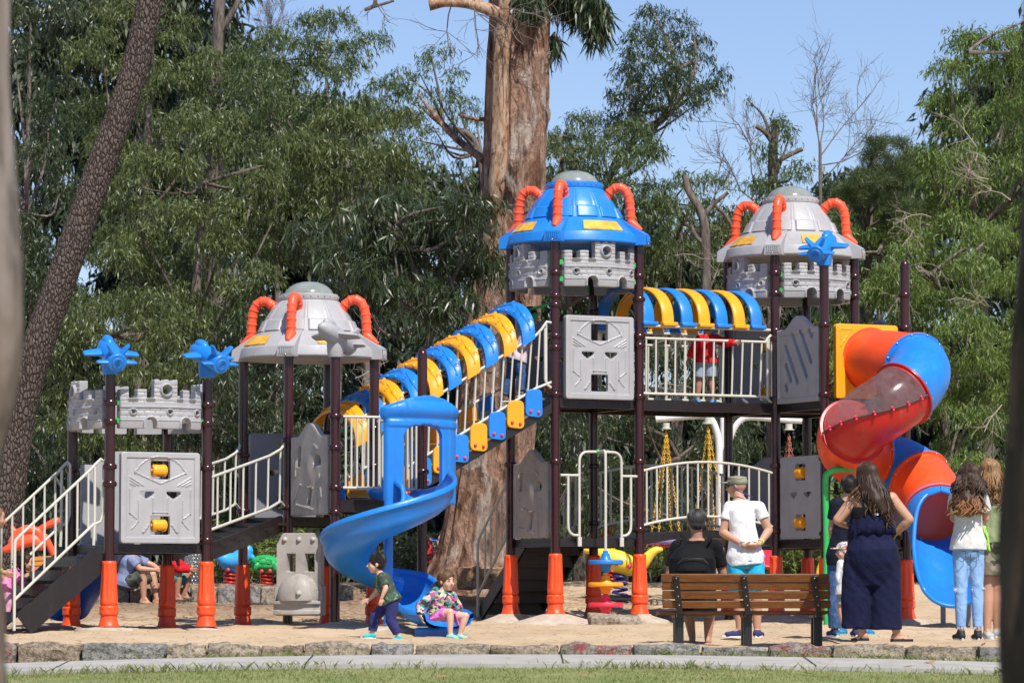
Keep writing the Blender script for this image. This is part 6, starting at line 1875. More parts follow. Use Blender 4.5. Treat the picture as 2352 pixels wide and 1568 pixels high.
def face_bits(root, c, hf, hh, up=None, open_=True):
    up = up or Vector((0, 0, 1)); f = (hf - up * hf.dot(up)).normalized(); x = f.cross(up).normalized(); r = hh / 2; m3 = Matrix((x, f, up)).transposed()
    for s_ in (-1, 1):
        mb = MB(); mb.ball(c + f * r * .735 + x * r * .27 * s_ + up * r * .02, (r * .12, r * .06, r * .045), 12, 8, m3); mb.v = [tuple(Vector(v) - root.location) for v in mb.v]; mb.build('eye', M['eye'], root, 60)
        mb = MB(); mb.tube([c + f * r * .79 + x * r * .14 * s_ + up * r * .17, c + f * r * .78 + x * r * .28 * s_ + up * r * .21, c + f * r * .70 + x * r * .42 * s_ + up * r * .16], r * .028, 6); mb.v = [tuple(Vector(v) - root.location) for v in mb.v]; mb.build('eyebrow', M['h_dark'], root, 60)
    mb = MB(); mb.ball(c - up * r * .50 + f * r * .815, (r * .17, r * .04, r * .05), 12, 8, m3); mb.v = [tuple(Vector(v) - root.location) for v in mb.v]; mb.build('mouth', M['lip'], root, 60)
def loc_build(mb, name, mat, root, smooth=60, **kw):
    mb.v = [tuple(Vector(v) - root.location) for v in mb.v]; return mb.build(name, mat, root, smooth, **kw)
def strands(root, name, mat, roots, flow, L, n, r=.006, seed=0, wave=.02, spread=.05, seg=9, taper=.3):
    """hair locks starting round 'roots' points flowing along flow(t) offsets"""
    g = np.random.default_rng(seed); mb = MB()
    for i in range(n):
        p = Vector(roots[i % len(roots)]) + Vector(g.normal(size=3)) * .008; ph = g.uniform(0, 6); ln = L * g.uniform(.72, 1.0); sp = Vector((g.normal() * spread, g.normal() * spread * .5, 0)); pts = []
        for j in range(seg):
            t = j / (seg - 1); pts.append(p + flow(t) * ln + sp * t + Vector((math.sin(ph + t * 9) * wave * t, math.cos(ph + t * 8) * wave * .6 * t, 0)))
        mb.tube(pts, [r * (.6 + .8 * math.sin(min(1, j / (seg - 1) + .2) * 2.4)) * (1 if j < seg - 1 else taper) for j in range(seg)], 5)
    return loc_build(mb, name, mat, root)

def crown_locks(root, hc, hf, n, mat, L, seed, r=.0075, drift=0.0, flare=.10, wave=.02, kr=.1125):
    """long locks combed from the crown over the skull, then hanging"""
    g = np.random.default_rng(seed); f = Vector(hf).normalized(); x = f.cross(Vector((0, 0, 1))).normalized(); mb = MB()
    for i in range(n):
        a = R(g.uniform(-118, 118)); dr = (-f * math.cos(a) + x * math.sin(a)); w_ = .090 + .016 * math.cos(a); ph = g.uniform(0, 6); ln = L * g.uniform(.72, 1.05); q0 = hc + Vector((0, 0, .018)); pts = []
        for t in np.linspace(8, 100, 7):
            t = R(t + g.normal() * 1.5); pts.append(q0 + dr * math.sin(t) * w_ * 1.10 + Vector((0, 0, math.cos(t) * .100)))
        p = pts[-1]; sp = dr * flare * g.uniform(.4, 1.1)
        for t in np.linspace(.15, 1, 8): pts.append(p + Vector((drift * t * ln, -.035 * t, -ln * t)) + sp * t * (1 - .35 * t) + x * math.sin(ph + t * 10) * wave * t + f * math.cos(ph + t * 9) * wave * .6 * t)
        k = len(pts); mb.tube(pts, [r * (.5 + .6 * min(1, j / 4)) * (1 if j < k - 2 else (.7 if j < k - 1 else .15)) for j in range(k)], 5)
    return loc_build(mb, 'hair_locks', M[mat], root)
def figure(label, J, f, hf=None, hh=.225, s=1.0, fat=1.0, skin='skin', top=None, bottom=None, sleeve=.45, leg=.45, hem=None, neckline=True, shoe=None, hair=None, hands=((1, None), (1, None)), face=True, group=None, curls=(.35, .35), up=None, body_vox=None, feet=True, topgap=.012, name='person', wr=.0022, legw=1.25, seed=1, ankles=True):
    f = Vector(f).normalized(); hf = Vector(hf).normalized() if hf is not None else f
    pel = (J['hl'] + J['hr']) / 2; neck = J['neck']; side = (J['sr'] - J['sl']); side.z *= .3; side.normalize()
    base = (J['al'] + J['ar']) / 2
    root = thing(name, label, 'person', (base.x, base.y, base.z - .07 * s), 0, group)
    mb = MB(); ax = neck - pel; sw = (J['sr'] - J['sl']).length / 2; hw = (J['hr'] - J['hl']).length / 2
    W = lambda t, w, d: (pel + ax * t, w, d)
    hipw = hw + .075 * s * fat
    torso = [W(-.16, hipw * .72, .085 * s * fat), W(-.05, hipw, .115 * s * fat), W(.12, hipw * .98, .112 * s * fat), W(.38, max(.6 * sw, .115 * s) * fat * .98, .095 * s * fat), W(.62, sw * .80 + .01 * fat, .115 * s * fat), W(.80, sw * .88, .105 * s * fat), W(.93, sw * .62, .075 * s), W(1.0, .062 * s, .058 * s)]
    eloft(mb, torso, side)
    capsule(mb, J['sl'], J['sr'], .050 * s * fat, .050 * s * fat)
    capsule(mb, neck - ax.normalized() * .02, J['head'] - Vector((0, 0, hh * .18)) - hf * hh * .05, .060 * s * (1 + .1 * (fat - 1)), .052 * s)
    arm = {}
    for k in 'lr':
        a, b, c = J['s' + k], J['e' + k], J['w' + k]
        fa = fat ** .7
        capsule(mb, a, b, .052 * s * fa, .040 * s * fa); mid = b.lerp(c, .25); capsule(mb, b, mid, .040 * s * fa, .041 * s * fa); capsule(mb, mid, c, .041 * s * fa, .026 * s)
        h, kn, an = J['h' + k], J['k' + k], J['a' + k]
        capsule(mb, h, kn, .088 * s * fa, .057 * s * fa); cm = kn.lerp(an, .3) + Vector((0, -.0, 0)); capsule(mb, kn, cm, .055 * s * fa, .056 * s * fa); capsule(mb, cm, an, .056 * s * fa, .036 * s)
        mb.ball(kn, .058 * s * fa, 14, 10)
        if feet:
            to = J['t' + k]; fd = (to - an); fd.z = 0; hd = fd.normalized() if fd.length > 1e-3 else f
            gz = min(an.z - .075 * s, to.z) ; heel = Vector((an.x, an.y, gz + .032 * s)) - hd * .03 * s
            capsule(mb, an, heel + Vector((0, 0, .008)), .036 * s, .032 * s); ball_ = Vector((to.x, to.y, gz + .022 * s)) - hd * .05 * s
            for t_ in (-1, 0, 1): capsule(mb, heel, ball_ + hd.cross(Vector((0, 0, 1))) * .020 * s * t_, .030 * s, .022 * s, 10)
            capsule(mb, an + hd * .01, ball_, .032 * s, .022 * s, 10)
            if not shoe or shoe[0] == 'sandal':
                for q in range(5): tt = q - 2; capsule(mb, ball_ + hd.cross(Vector((0, 0, 1))) * .013 * tt * s, ball_ + hd * (.045 - .004 * q) * s + hd.cross(Vector((0, 0, 1))) * .014 * tt * s, .011 * s, .009 * s, 8)
    for k, (th, dd), cu in zip('lr', hands, curls):
        d = Vector(dd) if dd is not None else (J['w' + k] - J['e' + k]); pn = Vector((0, 0, 0)) + f * .2 - side * (1 if k == 'r' else -1)
        hand(mb, J['w' + k], d, pn, s * .97, cu, .35, th)
    head_shape(mb, J['head'], hf, hh, face, up)
    organic(mb, 'body', M[skin], root, body_vox or .0075 * max(s, .75), 3)
    if face: face_bits(root, J['head'], hf, hh, up)
    g = topgap
    if top:
        mb = MB(); h0 = hem if hem is not None else -.05
        rings = []
        for t in (h0, lerp(h0, .3, .4), .3, .5, .64, .80, .90, .965):
            w = np.interp(t, [-.16, -.05, .12, .38, .62, .80, .93, 1.0], [r_[1] for r_ in torso]); d = np.interp(t, [-.16, -.05, .12, .38, .62, .80, .93, 1.0], [r_[2] for r_ in torso])
            lo = max(0, .5 - t) * .03
            rings.append((pel + ax * t, w + g + lo + (.004 if t < .3 else 0), d + g + lo))
        eloft(mb, rings, side)
        capsule(mb, J['sl'] - side * .0, J['sr'], .050 * s * fat + g, .050 * s * fat + g)
        for k in 'lr':
            fa = fat ** .7
            a, b = J['s' + k], J['e' + k]
            if sleeve <= 1: e = a.lerp(b, sleeve); mb.ball(a, .052 * s * fa + g, 14, 10); mb.tube([a, e], [.052 * s * fa + g, lerp(.052, .040, sleeve) * s * fa + g + .006], 18)
            else:
                c = J['w' + k]; capsule(mb, a, b, .052 * s * fa + g, .040 * s * fa + g * 1.2); mb.tube([b, b.lerp(c, (sleeve - 1) * .97)], [.040 * s * fa + g * 1.2, .028 * s + g], 18)
        organic(mb, top[0], M[top[1]] if isinstance(top[1], str) else top[1], root, .008 * max(s, .75), 4, wr, seed)
    if bottom:
        mb = MB(); rings = []
        for t in (-.14, -.05, .05, .14 if len(bottom) < 3 else bottom[2]):
            w = np.interp(t, [-.16, -.05, .12, .38], [r_[1] for r_ in torso[:4]]); d = np.interp(t, [-.16, -.05, .12, .38], [r_[2] for r_ in torso[:4]]); rings.append((pel + ax * t, w + .015, d + .018))
        eloft(mb, rings, side); fa = fat ** .7
        for k in 'lr':
            h, kn, an = J['h' + k], J['k' + k], J['a' + k]
            if leg <= 1:
                e = h.lerp(kn, leg); mb.ball(h, .092 * s * fa + .006, 14, 10); mb.tube([h, e], [.092 * s * fa + .006, (lerp(.088, .060, leg)) * s * fa * (1 + (legw - 1) * leg) + .008], 22)
            else:
                capsule(mb, h, kn, .088 * s * fa + .010, .057 * s * fa * legw ** .5 + .010); e = kn.lerp(an, (leg - 1)); mb.tube([kn, kn.lerp(e, .4), e], [.057 * s * fa * legw ** .5 + .010, .056 * s * fa * legw ** .6 + .008, .040 * s * legw + .010], 20)
        organic(mb, bottom[0], M[bottom[1]] if isinstance(bottom[1], str) else bottom[1], root, .008 * max(s, .75), 4, wr * .8, seed + 3)
    if shoe:
        for k in 'lr':
            an, to = J['a' + k], J['t' + k]; fd = (to - an); fd.z = 0; hd = fd.normalized() if fd.length > 1e-3 else f; sx_ = hd.cross(Vector((0, 0, 1)))
            gz = min(an.z - .075 * s, to.z); heel = Vector((an.x, an.y, gz + .036 * s)) - hd * .035 * s; toe = Vector((to.x, to.y, gz + .03 * s))
            if shoe[0] in ('shoe', 'clog'):
                mb = MB()
                for t_ in (-1, 0, 1): capsule(mb, heel, toe - hd * .03 * s + sx_ * .022 * t_ * s, .038 * s, .028 * s, 12)
                capsule(mb, an + Vector((0, 0, -.02 * s)), heel, .043 * s, .040 * s, 12); capsule(mb, an + hd * .015 + Vector((0, 0, -.03 * s)), toe - hd * .05 * s, .040 * s, .030 * s, 12)
                o = organic(mb, 'shoe', M[shoe[1]], root, .007 * max(s, .8), 3)
            mb = MB(); poly = []
            for a_ in range(20):
                a = 2 * math.pi * a_ / 20; Lh = (toe - heel).length / 2 + .035 * s; poly.append((math.cos(a) * Lh, math.sin(a) * (.042 if math.cos(a) > 0 else .036) * s))
            cc = (heel + toe) / 2; m3 = Matrix((hd, sx_, Vector((0, 0, 1)))).transposed(); vv = [Vector((cc.x, cc.y, gz)) + m3 @ Vector((x, y, z)) for z in (-.004, .022 * s) for x, y in poly]
            mb.add(vv, [tuple(range(19, -1, -1)), tuple(range(20, 40))] + [(i, (i + 1) % 20, (i + 1) % 20 + 20, i + 20) for i in range(20)])
            loc_build(mb, 'sole', M[shoe[2]], root, 30)
            if shoe[0] == 'sandal':
                mb = MB(); mb.tube([toe - hd * .09 * s + sx_ * .038 * s + Vector((0, 0, -.01)), toe - hd * .06 * s + Vector((0, 0, .022 * s)), toe - hd * .09 * s - sx_ * .038 * s + Vector((0, 0, -.01))], .008 * s, 6); loc_build(mb, 'strap', M[shoe[2]], root)
    if hair == 'cap_short' or (hair and hair[0] == 'short'):
        up_ = up or Vector((0, 0, 1)); hx = (hf - up_ * hf.dot(up_)).normalized(); x = hx.cross(up_).normalized(); m3 = Matrix((x, hx, up_)).transposed(); r = hh / 2
        th = hair[2] if len(hair) > 2 else .05
        mb = MB(); mb.ball(J['head'] + up_ * r * (.26 + th) - hx * r * .16, (r * (.73 + th), r * (.82 + th), r * (.78 + th)), 26, 20, m3)
        mb.ball(J['head'] - up_ * r * .16 - hx * r * .36, (r * (.60 + th), r * (.52 + th), r * .50), 20, 16, m3)
        organic(mb, 'hair', M[hair[1]], root, .006, 2, .0015, seed)
        if th > .02:
            g_ = np.random.default_rng(seed); mb = MB(); f_ = (-hx); q0 = J['head'] + up_ * r * .22 - hx * r * .10
            for i in range(170):
                a = R(g_.uniform(-180, 180)); tm = (100 if abs(math.degrees(a)) < 112 else 50) * g_.uniform(.75, 1.05); dr = (f_ * math.cos(a) + x * math.sin(a)); pts = []; t0_ = g_.uniform(0, tm * .5)
                for t in np.linspace(t0_, t0_ + tm * .5, 4): pts.append(q0 + dr * math.sin(R(t)) * r * (.80 + th * 1.2 + .05 * math.cos(a)) + up_ * math.cos(R(t)) * r * (.86 + th * 1.3) + x * .004 * g_.normal())
                mb.tube(pts, [.0045, .005, .004, .001], 4)
            loc_build(mb, 'hair_locks', M[hair[1]], root)
    return root
def JP(Y, **kw):
    """joints from (px, py[, depth offset])"""
    return {k: P(v[0], v[1], Y + (v[2] if len(v) > 2 else 0)) for k, v in kw.items()}

M['c_white'] = cloth('white_cotton', (.78, .77, .76)); M['c_aqua'] = cloth('aqua_swim_shorts', (.02, .42, .66)); M['c_black'] = cloth('black_cotton', (.006, .006, .007), rough=.9)
M['c_navy'] = cloth('navy_viscose', (.007, .009, .036), wr=.7, sc=5); M['c_navytee'] = cloth('dark_navy_tee', (.008, .010, .020)); M['c_jeans'] = cloth('blue_denim', (.055, .11, .24), .35, .5, 10); M['c_light'] = cloth('washed_light_denim', (.26, .42, .68), .22, .5, 9)
M['c_tee'] = cloth('heather_white_tee', (.60, .58, .55)); M['c_olive'] = cloth('olive_tank', (.26, .30, .16)); M['c_camo'] = patterned('camouflage', [(.05, .05, .035), (.16, .13, .09), (.09, .10, .05), (.24, .21, .15), (.03, .03, .025)], 16)
M['c_boyt'] = patterned('green_leaf_print', [(.035, .06, .038), (.03, .05, .032), (.05, .085, .055), (.035, .055, .035), (.09, .20, .13)], 34); M['c_boyp'] = cloth('navy_joggers', (.030, .032, .13), wr=.8)
M['c_flor'] = patterned('tropical_print', [(.015, .26, .20), (.50, .06, .25), (.02, .03, .03), (.36, .44, .16), (.02, .30, .24), (.50, .47, .46), (.42, .05, .21), (.01, .02, .02)], 32); M['c_pink'] = cloth('pink_skirt_cloth', (.62, .16, .50)); M['c_pinkt'] = cloth('pink_top', (.80, .22, .42)); M['c_leg'] = cloth('pale_pink_leggings', (.72, .36, .46))
M['c_red'] = cloth('red_jersey', (.55, .012, .02)); M['c_greysh'] = cloth('blue_grey_shorts', (.28, .33, .42)); M['c_bluegrey'] = cloth('blue_grey_tee', (.20, .24, .38)); M['c_teal'] = cloth('teal_shorts', (.01, .30, .27)); M['c_camo2'] = patterned('dark_camouflage', [(.05, .06, .05), (.09, .11, .09), (.03, .04, .035), (.13, .15, .12)], 12)
M['c_lilac'] = cloth('pale_pink_shirt', (.62, .50, .56)); M['c_cap'] = cloth('khaki_cap_cloth', (.26, .26, .18)); M['c_capp'] = patterned('bright_cap_print', [(.7, .7, .68), (.10, .30, .12), (.55, .06, .05), (.10, .16, .40), (.7, .7, .68), (.60, .45, .08)], 60)
M['s_navy'] = cloth('navy_mesh_shoe', (.035, .045, .13)); M['s_white'] = simple('white_rubber', (.7, .7, .68), .5); M['s_black'] = simple('black_canvas', (.012, .012, .014), .7); M['s_turq'] = simple('turquoise_canvas', (.01, .42, .46), .6); M['s_mint'] = simple('mint_rubber_clog', (.22, .70, .58), .5); M['s_blue'] = simple('blue_rubber_clog', (.03, .20, .42), .5); M['s_pink'] = simple('pink_shoe', (.65, .35, .38), .6); M['s_brown'] = simple('brown_rubber', (.10, .07, .05), .6); M['s_grey'] = simple('grey_shoe', (.38, .38, .38), .6)
M['lime'] = cloth('lime_cloth', (.42, .78, .12), .08); M['lens'] = simple('dark_lens', (.01, .01, .012), .1); M['cord'] = simple('blue_neoprene_cord', (.03, .035, .16), .7)
FW = Vector((0, 1, 0))

# 1 man in the white T-shirt
Y = 41.4
J = JP(Y, head=(1691, 1117, .02), neck=(1698, 1143), sl=(1677, 1164), sr=(1743, 1165), el=(1660, 1222, -.02), er=(1766, 1217, -.02), wl=(1709, 1252, -.17), wr=(1744, 1249, -.15), hl=(1693, 1283), hr=(1732, 1283), kl=(1697, 1368), kr=(1737, 1368), al=(1699, 1446), ar=(1739, 1446), tl=(1664, 1461, -.02), tr=(1747, 1461, .14))
r1 = figure('man in white T-shirt, khaki cap and aqua shorts, hands clasped behind his back', J, (-.35, 1, 0), (-.93, .30, -.12), .222, .97, 1.12, 'skin', ('shirt', 'c_white'), ('shorts', 'c_aqua'), .50, .86, -.10, shoe=('shoe', 's_navy', 's_white'), hands=((1, (.9, -.1, -.18)), (-1, (-.8, -.1, -.25))), topgap=.012, legw=1.55, seed=2)
c = J['head']; hx = Vector((-.93, .30, 0)).normalized(); up_ = Vector((0, 0, 1)); x_ = hx.cross(up_); m3 = Matrix((x_, hx, up_)).transposed()
mb = MB(); mb.ball(c + up_ * .050 - hx * .012, (.094, .108, .062), 24, 14, m3); mb.lathe([(.090, 0), (.094, .03), (.098, .060), (.090, .072), (.05, .078), (.01, .079)], c + up_ * .028 - hx * .012, 28, lambda a, z: 1.0, m3); mb.ball(c + up_ * .038 + hx * .115, (.070, .062, .010), 18, 10, m3); organic(mb, 'cap', M['c_cap'], r1, .006, 2, .001)
mb = MB(); mb.ball(c + hx * .078 - x_ * .045 + up_ * .012, (.030, .022, .020), 12, 8, m3); mb.ball(c + hx * .078 + x_ * .045 + up_ * .012, (.030, .022, .020), 12, 8, m3); mb.tube([c + hx * .07 - x_ * .07 + up_ * .016, c - x_ * .086 + up_ * .012], .004, 6); mb.tube([c + hx * .07 + x_ * .07 + up_ * .016, c + x_ * .086 + up_ * .012], .004, 6); loc_build(mb, 'sunglasses', M['lens'], r1)
mb = MB(); mb.tube(catmull([c + x_ * .088 + up_ * .012, c + x_ * .10 - hx * .05 - up_ * .06, c + x_ * .06 - hx * .14 - up_ * .10, c - hx * .16 - up_ * .105, c - x_ * .06 - hx * .14 - up_ * .09, c - x_ * .10 - hx * .04 - up_ * .04, c - x_ * .088 + up_ * .012], 5), .0055, 6); loc_build(mb, 'glasses_cord', M['cord'], r1)
mb = MB(); d_ = (J['wl'] - J['el']).normalized(); m3b = d_.to_track_quat('Z', 'Y').to_matrix(); mb.lathe([(.030, -.014), (.034, -.012), (.034, .012), (.030, .014)], J['wl'] - d_ * .03, 20, None, m3b); loc_build(mb, 'wristwatch', M['bolt'], r1)
mb = MB(); d_ = (J['wr'] - J['er']).normalized(); m3b = d_.to_track_quat('Z', 'Y').to_matrix(); mb.lathe([(.031, -.009), (.034, -.008), (.034, .008), (.031, .009)], J['wr'] - d_ * .04, 20, None, m3b); loc_build(mb, 'wristband', M['lime'], r1)

# 2 man on the bench
Y = 40.35
J = JP(Y, head=(1600, 1199), neck=(1600, 1235), sl=(1556, 1255), sr=(1644, 1255), el=(1538, 1316, .03), er=(1660, 1316, .03), wl=(1556, 1352, .25), wr=(1640, 1352, .25), hl=(1582, 1392, .02), hr=(1622, 1392, .02), kl=(1578, 1385, .46), kr=(1630, 1387, .46), al=(1590, 1462, .50), ar=(1626, 1464, .42), tl=(1588, 1478, .72), tr=(1628, 1478, .60))
r2 = figure('man in black T-shirt with a black backpack sitting on the bench', J, (0, 1, 0), (-.05, 1, -.05), .242, 1.0, 1.15, 'skin3', ('shirt', 'c_black'), ('shorts', 'c_teal'), .75, .9, -.08, hair=('short', 'h_grey', .03), topgap=.016, seed=4)
mb = MB(); c = P(1590, 1290, Y - .20); m3 = Matrix.Identity(3)
eloft(mb, [(c + Vector((0, .02, -.17)), .20, .07), (c + Vector((0, -.02, -.12)), .235, .13), (c + Vector((0, -.03, .03)), .23, .13), (c + Vector((0, 0, .10)), .18, .09), (c + Vector((0, .04, .14)), .12, .06)], Vector((1, 0, 0)))
eloft(mb, [(c + Vector((0, -.10, -.15)), .15, .07), (c + Vector((0, -.12, -.08)), .165, .085), (c + Vector((0, -.11, .0)), .15, .06), (c + Vector((0, -.08, .04)), .10, .04)], Vector((1, 0, 0)))
bp = thing('backpack', 'black backpack worn by the man sitting on the bench', 'backpack', (c.x, c.y, c.z - .2)); organic(mb, 'bag', cloth('black_nylon', (.004, .004, .005), .1, .25, 9, .8), bp, .009, 3, .002, 3)
for s_ in (-1, 1):
    mb = MB(); mb.tube(catmull([c + Vector((.10 * s_, .03, .14)), P(1600, 1236, Y) + Vector((.125 * s_, -.09, .0)), P(1600, 1236, Y) + Vector((.14 * s_, .02, .035))], 5), [.026] * 11, 8); loc_build(mb, 'strap', M['c_black'], bp)
mb = MB(); mb.tube([c + Vector((-.15, -.165, -.02)), c + Vector((-.10, -.19, .03)), c + Vector((.10, -.19, .03)), c + Vector((.15, -.165, -.02))], .004, 6); loc_build(mb, 'zip', simple('zip', (.05, .05, .05), .4), bp)

# 3 woman in the navy jumpsuit
Y = 39.2
J = JP(Y, head=(1991, 1088), neck=(1998, 1128), sl=(1962, 1148), sr=(2047, 1146), el=(1925, 1193, .0), er=(2087, 1192, -.02), wl=(1958, 1210, .20), wr=(2058, 1224, .04), hl=(1979, 1270), hr=(2032, 1270), kl=(1976, 1360), kr=(2034, 1360), al=(1981, 1452), ar=(2060, 1454), tl=(1962, 1469, .04), tr=(2090, 1471, .04))
r3 = figure('long-haired woman in a dark navy jumpsuit with one hand on her hip', J, (-.1, 1, 0), (-.25, 1, 0), .225, 1.0, 1.42, 'skin', None, None, hands=((1, (.5, .8, 0)), (1, (-.35, .6, -.75))), shoe=('sandal', 's_black', 's_black'), seed=5)
mb = MB(); sd_ = Vector((1, 0, 0))
pel = (J['hl'] + J['hr']) / 2
eloft(mb, [(P(2003, 1345, Y), .16, .14), (P(2003, 1320, Y), .225, .175), (P(2004, 1290, Y), .25, .215), (P(2003, 1262, Y), .250, .225), (P(2001, 1240, Y), .222, .185), (P(2002, 1214, Y), .205, .17), (P(2003, 1182, Y), .205, .165), (P(2003, 1178, Y), .195, .155)], sd_)
for a, rr_ in ((((1974, 1272), (1970, 1320), (1967, 1370), (1966, 1415), (1965, 1443)), (.145, .150, .148, .138, .137)), (((2034, 1272), (2034, 1320), (2034, 1370), (2034, 1415), (2034, 1445)), (.145, .148, .150, .154, .158))):
    eloft(mb, [(P(x, y, Y), q, q * .86) for (x, y), q in zip(a, rr_)], sd_)
organic(mb, 'jumpsuit', M['c_navy'], r3, .010, 4, .004, 3)
# ruffle
mb = MB(); n = 72; vv = []
for i, (z_py, w, d) in enumerate(((1180, .205, .170), (1192, .215, .18), (1208, .222, .188), (1226, .230, .195))):
    for j in range(n):
        a = 2 * math.pi * j / n; k = 1 + (.012 + .012 * i) * math.sin(a * 14 + i * .4) * (i > 0); c0_ = P(2003 + (2 - i), z_py + 2.2 * math.sin(a * 9) * (i == 3) + (10 if math.cos(a) < -.6 and i == 3 else 0), Y)
        vv.append(c0_ + Vector((math.cos(a) * w * k, math.sin(a) * d * k, 0)))
mb.add(vv + [v + Vector((0, 0, .006)) for v in vv], [(i * n + j, i * n + (j + 1) % n, (i + 1) * n + (j + 1) % n, (i + 1) * n + j) for i in range(3) for j in range(n)])
mb = MB(); mb.add(vv, [(i * n + j, i * n + (j + 1) % n, (i + 1) * n + (j + 1) % n, (i + 1) * n + j) for i in range(3) for j in range(n)])
o = loc_build(mb, 'ruffle', M['c_navy'], r3, 70); sm = o.modifiers.new('thick', 'SOLIDIFY'); sm.thickness = .006
mb = MB(); eloft(mb, [(P(2003, 1190, Y), .208, .172), (P(2002, 1172, Y), .205, .166), (P(2002, 1165, Y), .196, .150)], sd_)
mb.tube(catmull([P(1987, 1172, Y - .155), P(1980, 1150, Y - .125), P(1972, 1134, Y - .05), P(1972, 1132, Y + .02)], 4), .009, 6); mb.tube(catmull([P(2030, 1172, Y - .155), P(2034, 1150, Y - .125), P(2034, 1134, Y - .05), P(2034, 1132, Y + .02)], 4), .009, 6)
organic(mb, 'bra_top', M['c_black'], r3, .008, 2)
hc = J['head']
def hair_mass(root, hc, pts, mat='h_dark', seed=0, vox=.009):
    mb = MB(); r = .1125; mb.ball(hc + Vector((0, -.012, .026)), (.088, .102, .098), 24, 18)
    for (a, b, ra, rb) in pts: capsule(mb, a, b, ra, rb)
    return organic(mb, 'hair', M[mat], root, vox, 3, .004, seed)
hair_mass(r3, hc, [(P(1990, 1080, Y - .02), P(1996, 1120, Y - .07), .085, .10), (P(1996, 1120, Y - .08), P(2014, 1150, Y - .14), .088, .085), (P(2014, 1150, Y - .15), P(2030, 1172, Y - .17), .08, .05), (P(1986, 1110, Y - .06), P(1980, 1138, Y - .08), .065, .045)])
rts = [P(x, y, Y - d) for x, y, d in ((1980, 1098, .09), (1990, 1100, .11), (2000, 1104, .12), (2008, 1112, .12), (2014, 1125, .12), (1996, 1120, .14), (2020, 1138, .13))]
crown_locks(r3, hc, (-.25, 1, 0), 170, 'h_dark', .36, 61, drift=.30)
strands(r3, 'hair_locks', M['h_dark'], rts, lambda t: Vector((.30 * t + .05 * t * t, -.05 - .05 * t, -.95 * t)), .30, 110, .007, 3, .022, .045)
strands(r3, 'hair_locks', M['h_brown'], [P(1978, 1105, Y - .08), P(1972, 1112, Y - .05)], lambda t: Vector((-.25 * t, -.06 * t, -.85 * t)), .26, 34, .0035, 4, .03, .07)
strands(r3, 'hair_locks', M['h_brown'], rts[3:], lambda t: Vector((.34 * t, -.10 * t, -.95 * t)), .33, 40, .0055, 5, .03, .05)
mb = MB(); mb.box(P(2014, 1180, Y - .18), (.035, .012, .02)); loc_build(mb, 'care_tag', M['s_white'], r3)

# 4 man in dark tee behind her
Y = 41.6
J = JP(Y, head=(1952, 1118), neck=(1945, 1146), sl=(1921, 1158), sr=(1972, 1162), el=(1911, 1215, .05), er=(1984, 1220, .1), wl=(1918, 1262, .22), wr=(1970, 1262, .25), hl=(1922, 1285), hr=(1956, 1285), kl=(1919, 1366), kr=(1962, 1366), al=(1917, 1444), ar=(1966, 1444), tl=(1904, 1460, .1), tr=(1962, 1460, .15))
figure('dark-haired man in a dark navy T-shirt and blue jeans behind the woman in navy', J, (.1, 1, 0), (.2, 1, 0), .225, 1.0, 1.08, 'skin', ('shirt', 'c_navytee'), ('jeans', 'c_jeans'), .6, 1.98, -.10, shoe=('shoe', 's_navy', 's_white'), hair=('short', 'h_black', .03), topgap=.02, legw=1.4, seed=6)
# 5 toddler in a patterned cap
Y = 40.9
J = JP(Y, head=(1939, 1266), neck=(1941, 1286), sl=(1932, 1293), sr=(1952, 1293, .05), el=(1928, 1320, .0), er=(1956, 1322), wl=(1930, 1346, -.03), wr=(1958, 1348), hl=(1936, 1360), hr=(1954, 1360), kl=(1931, 1398), kr=(1960, 1400), al=(1938, 1438), ar=(1994, 1438), tl=(1925, 1455, -.03), tr=(2006, 1455, .05))
J['kr'] = P(1975, 1400, Y)
r5 = figure('small child in patterned cap and white top left of the woman in navy', J, (-1, -.15, 0), (-1, -.15, -.12), .185, .60, 1.05, 'skin2', ('top', 'c_white'), ('shorts', 'c_greysh'), 1.85, .75, -.05, shoe=('clog', 's_blue', 's_turq'), hair=('short', 'h_brown', .0), seed=7, topgap=.014)
c = J['head']; hx = Vector((-1, -.15, 0)).normalized(); x_ = hx.cross(up_); m3 = Matrix((x_, hx, up_)).transposed()
mb = MB(); mb.ball(c + up_ * .042 - hx * .005, (.076, .088, .060), 24, 14, m3); mb.ball(c + up_ * .030 + hx * .095, (.058, .055, .008), 18, 10, m3); organic(mb, 'cap', M['c_capp'], r5, .005, 2)

# 6 girl in ripped jeans
Y = 38.95
J = JP(Y, head=(2226, 1090), neck=(2224, 1126), sl=(2196, 1144), sr=(2254, 1145), el=(2190, 1188, .06), er=(2264, 1190, .06), wl=(2196, 1196, .24), wr=(2252, 1200, .26), hl=(2208, 1262), hr=(2240, 1262), kl=(2207, 1352), kr=(2244, 1352), al=(2207, 1446), ar=(2246, 1446), tl=(2195, 1468, .16), tr=(2240, 1468, .17))
r6 = figure('girl with long wavy hair, pale T-shirt and ripped light jeans', J, (0, 1, 0), (.15, 1, 0), .222, .92, .98, 'skin', ('shirt', 'c_tee'), ('jeans', 'c_light', .16), .62, 1.93, -.0, shoe=('shoe', 's_black', 's_white'), hands=((1, (1, .3, .1)), (1, (-1, .3, -.1))), topgap=.028, legw=1.05, seed=8, wr=.0025)
hc = J['head']
hair_mass(r6, hc, [(P(2225, 1080, Y - .02), P(2224, 1120, Y - .07), .085, .105), (P(2224, 1120, Y - .07), P(2222, 1150, Y - .12), .105, .115), (P(2206, 1118, Y - .05), P(2200, 1145, Y - .09), .06, .055), (P(2240, 1118, Y - .05), P(2248, 1145, Y - .09), .06, .055)])
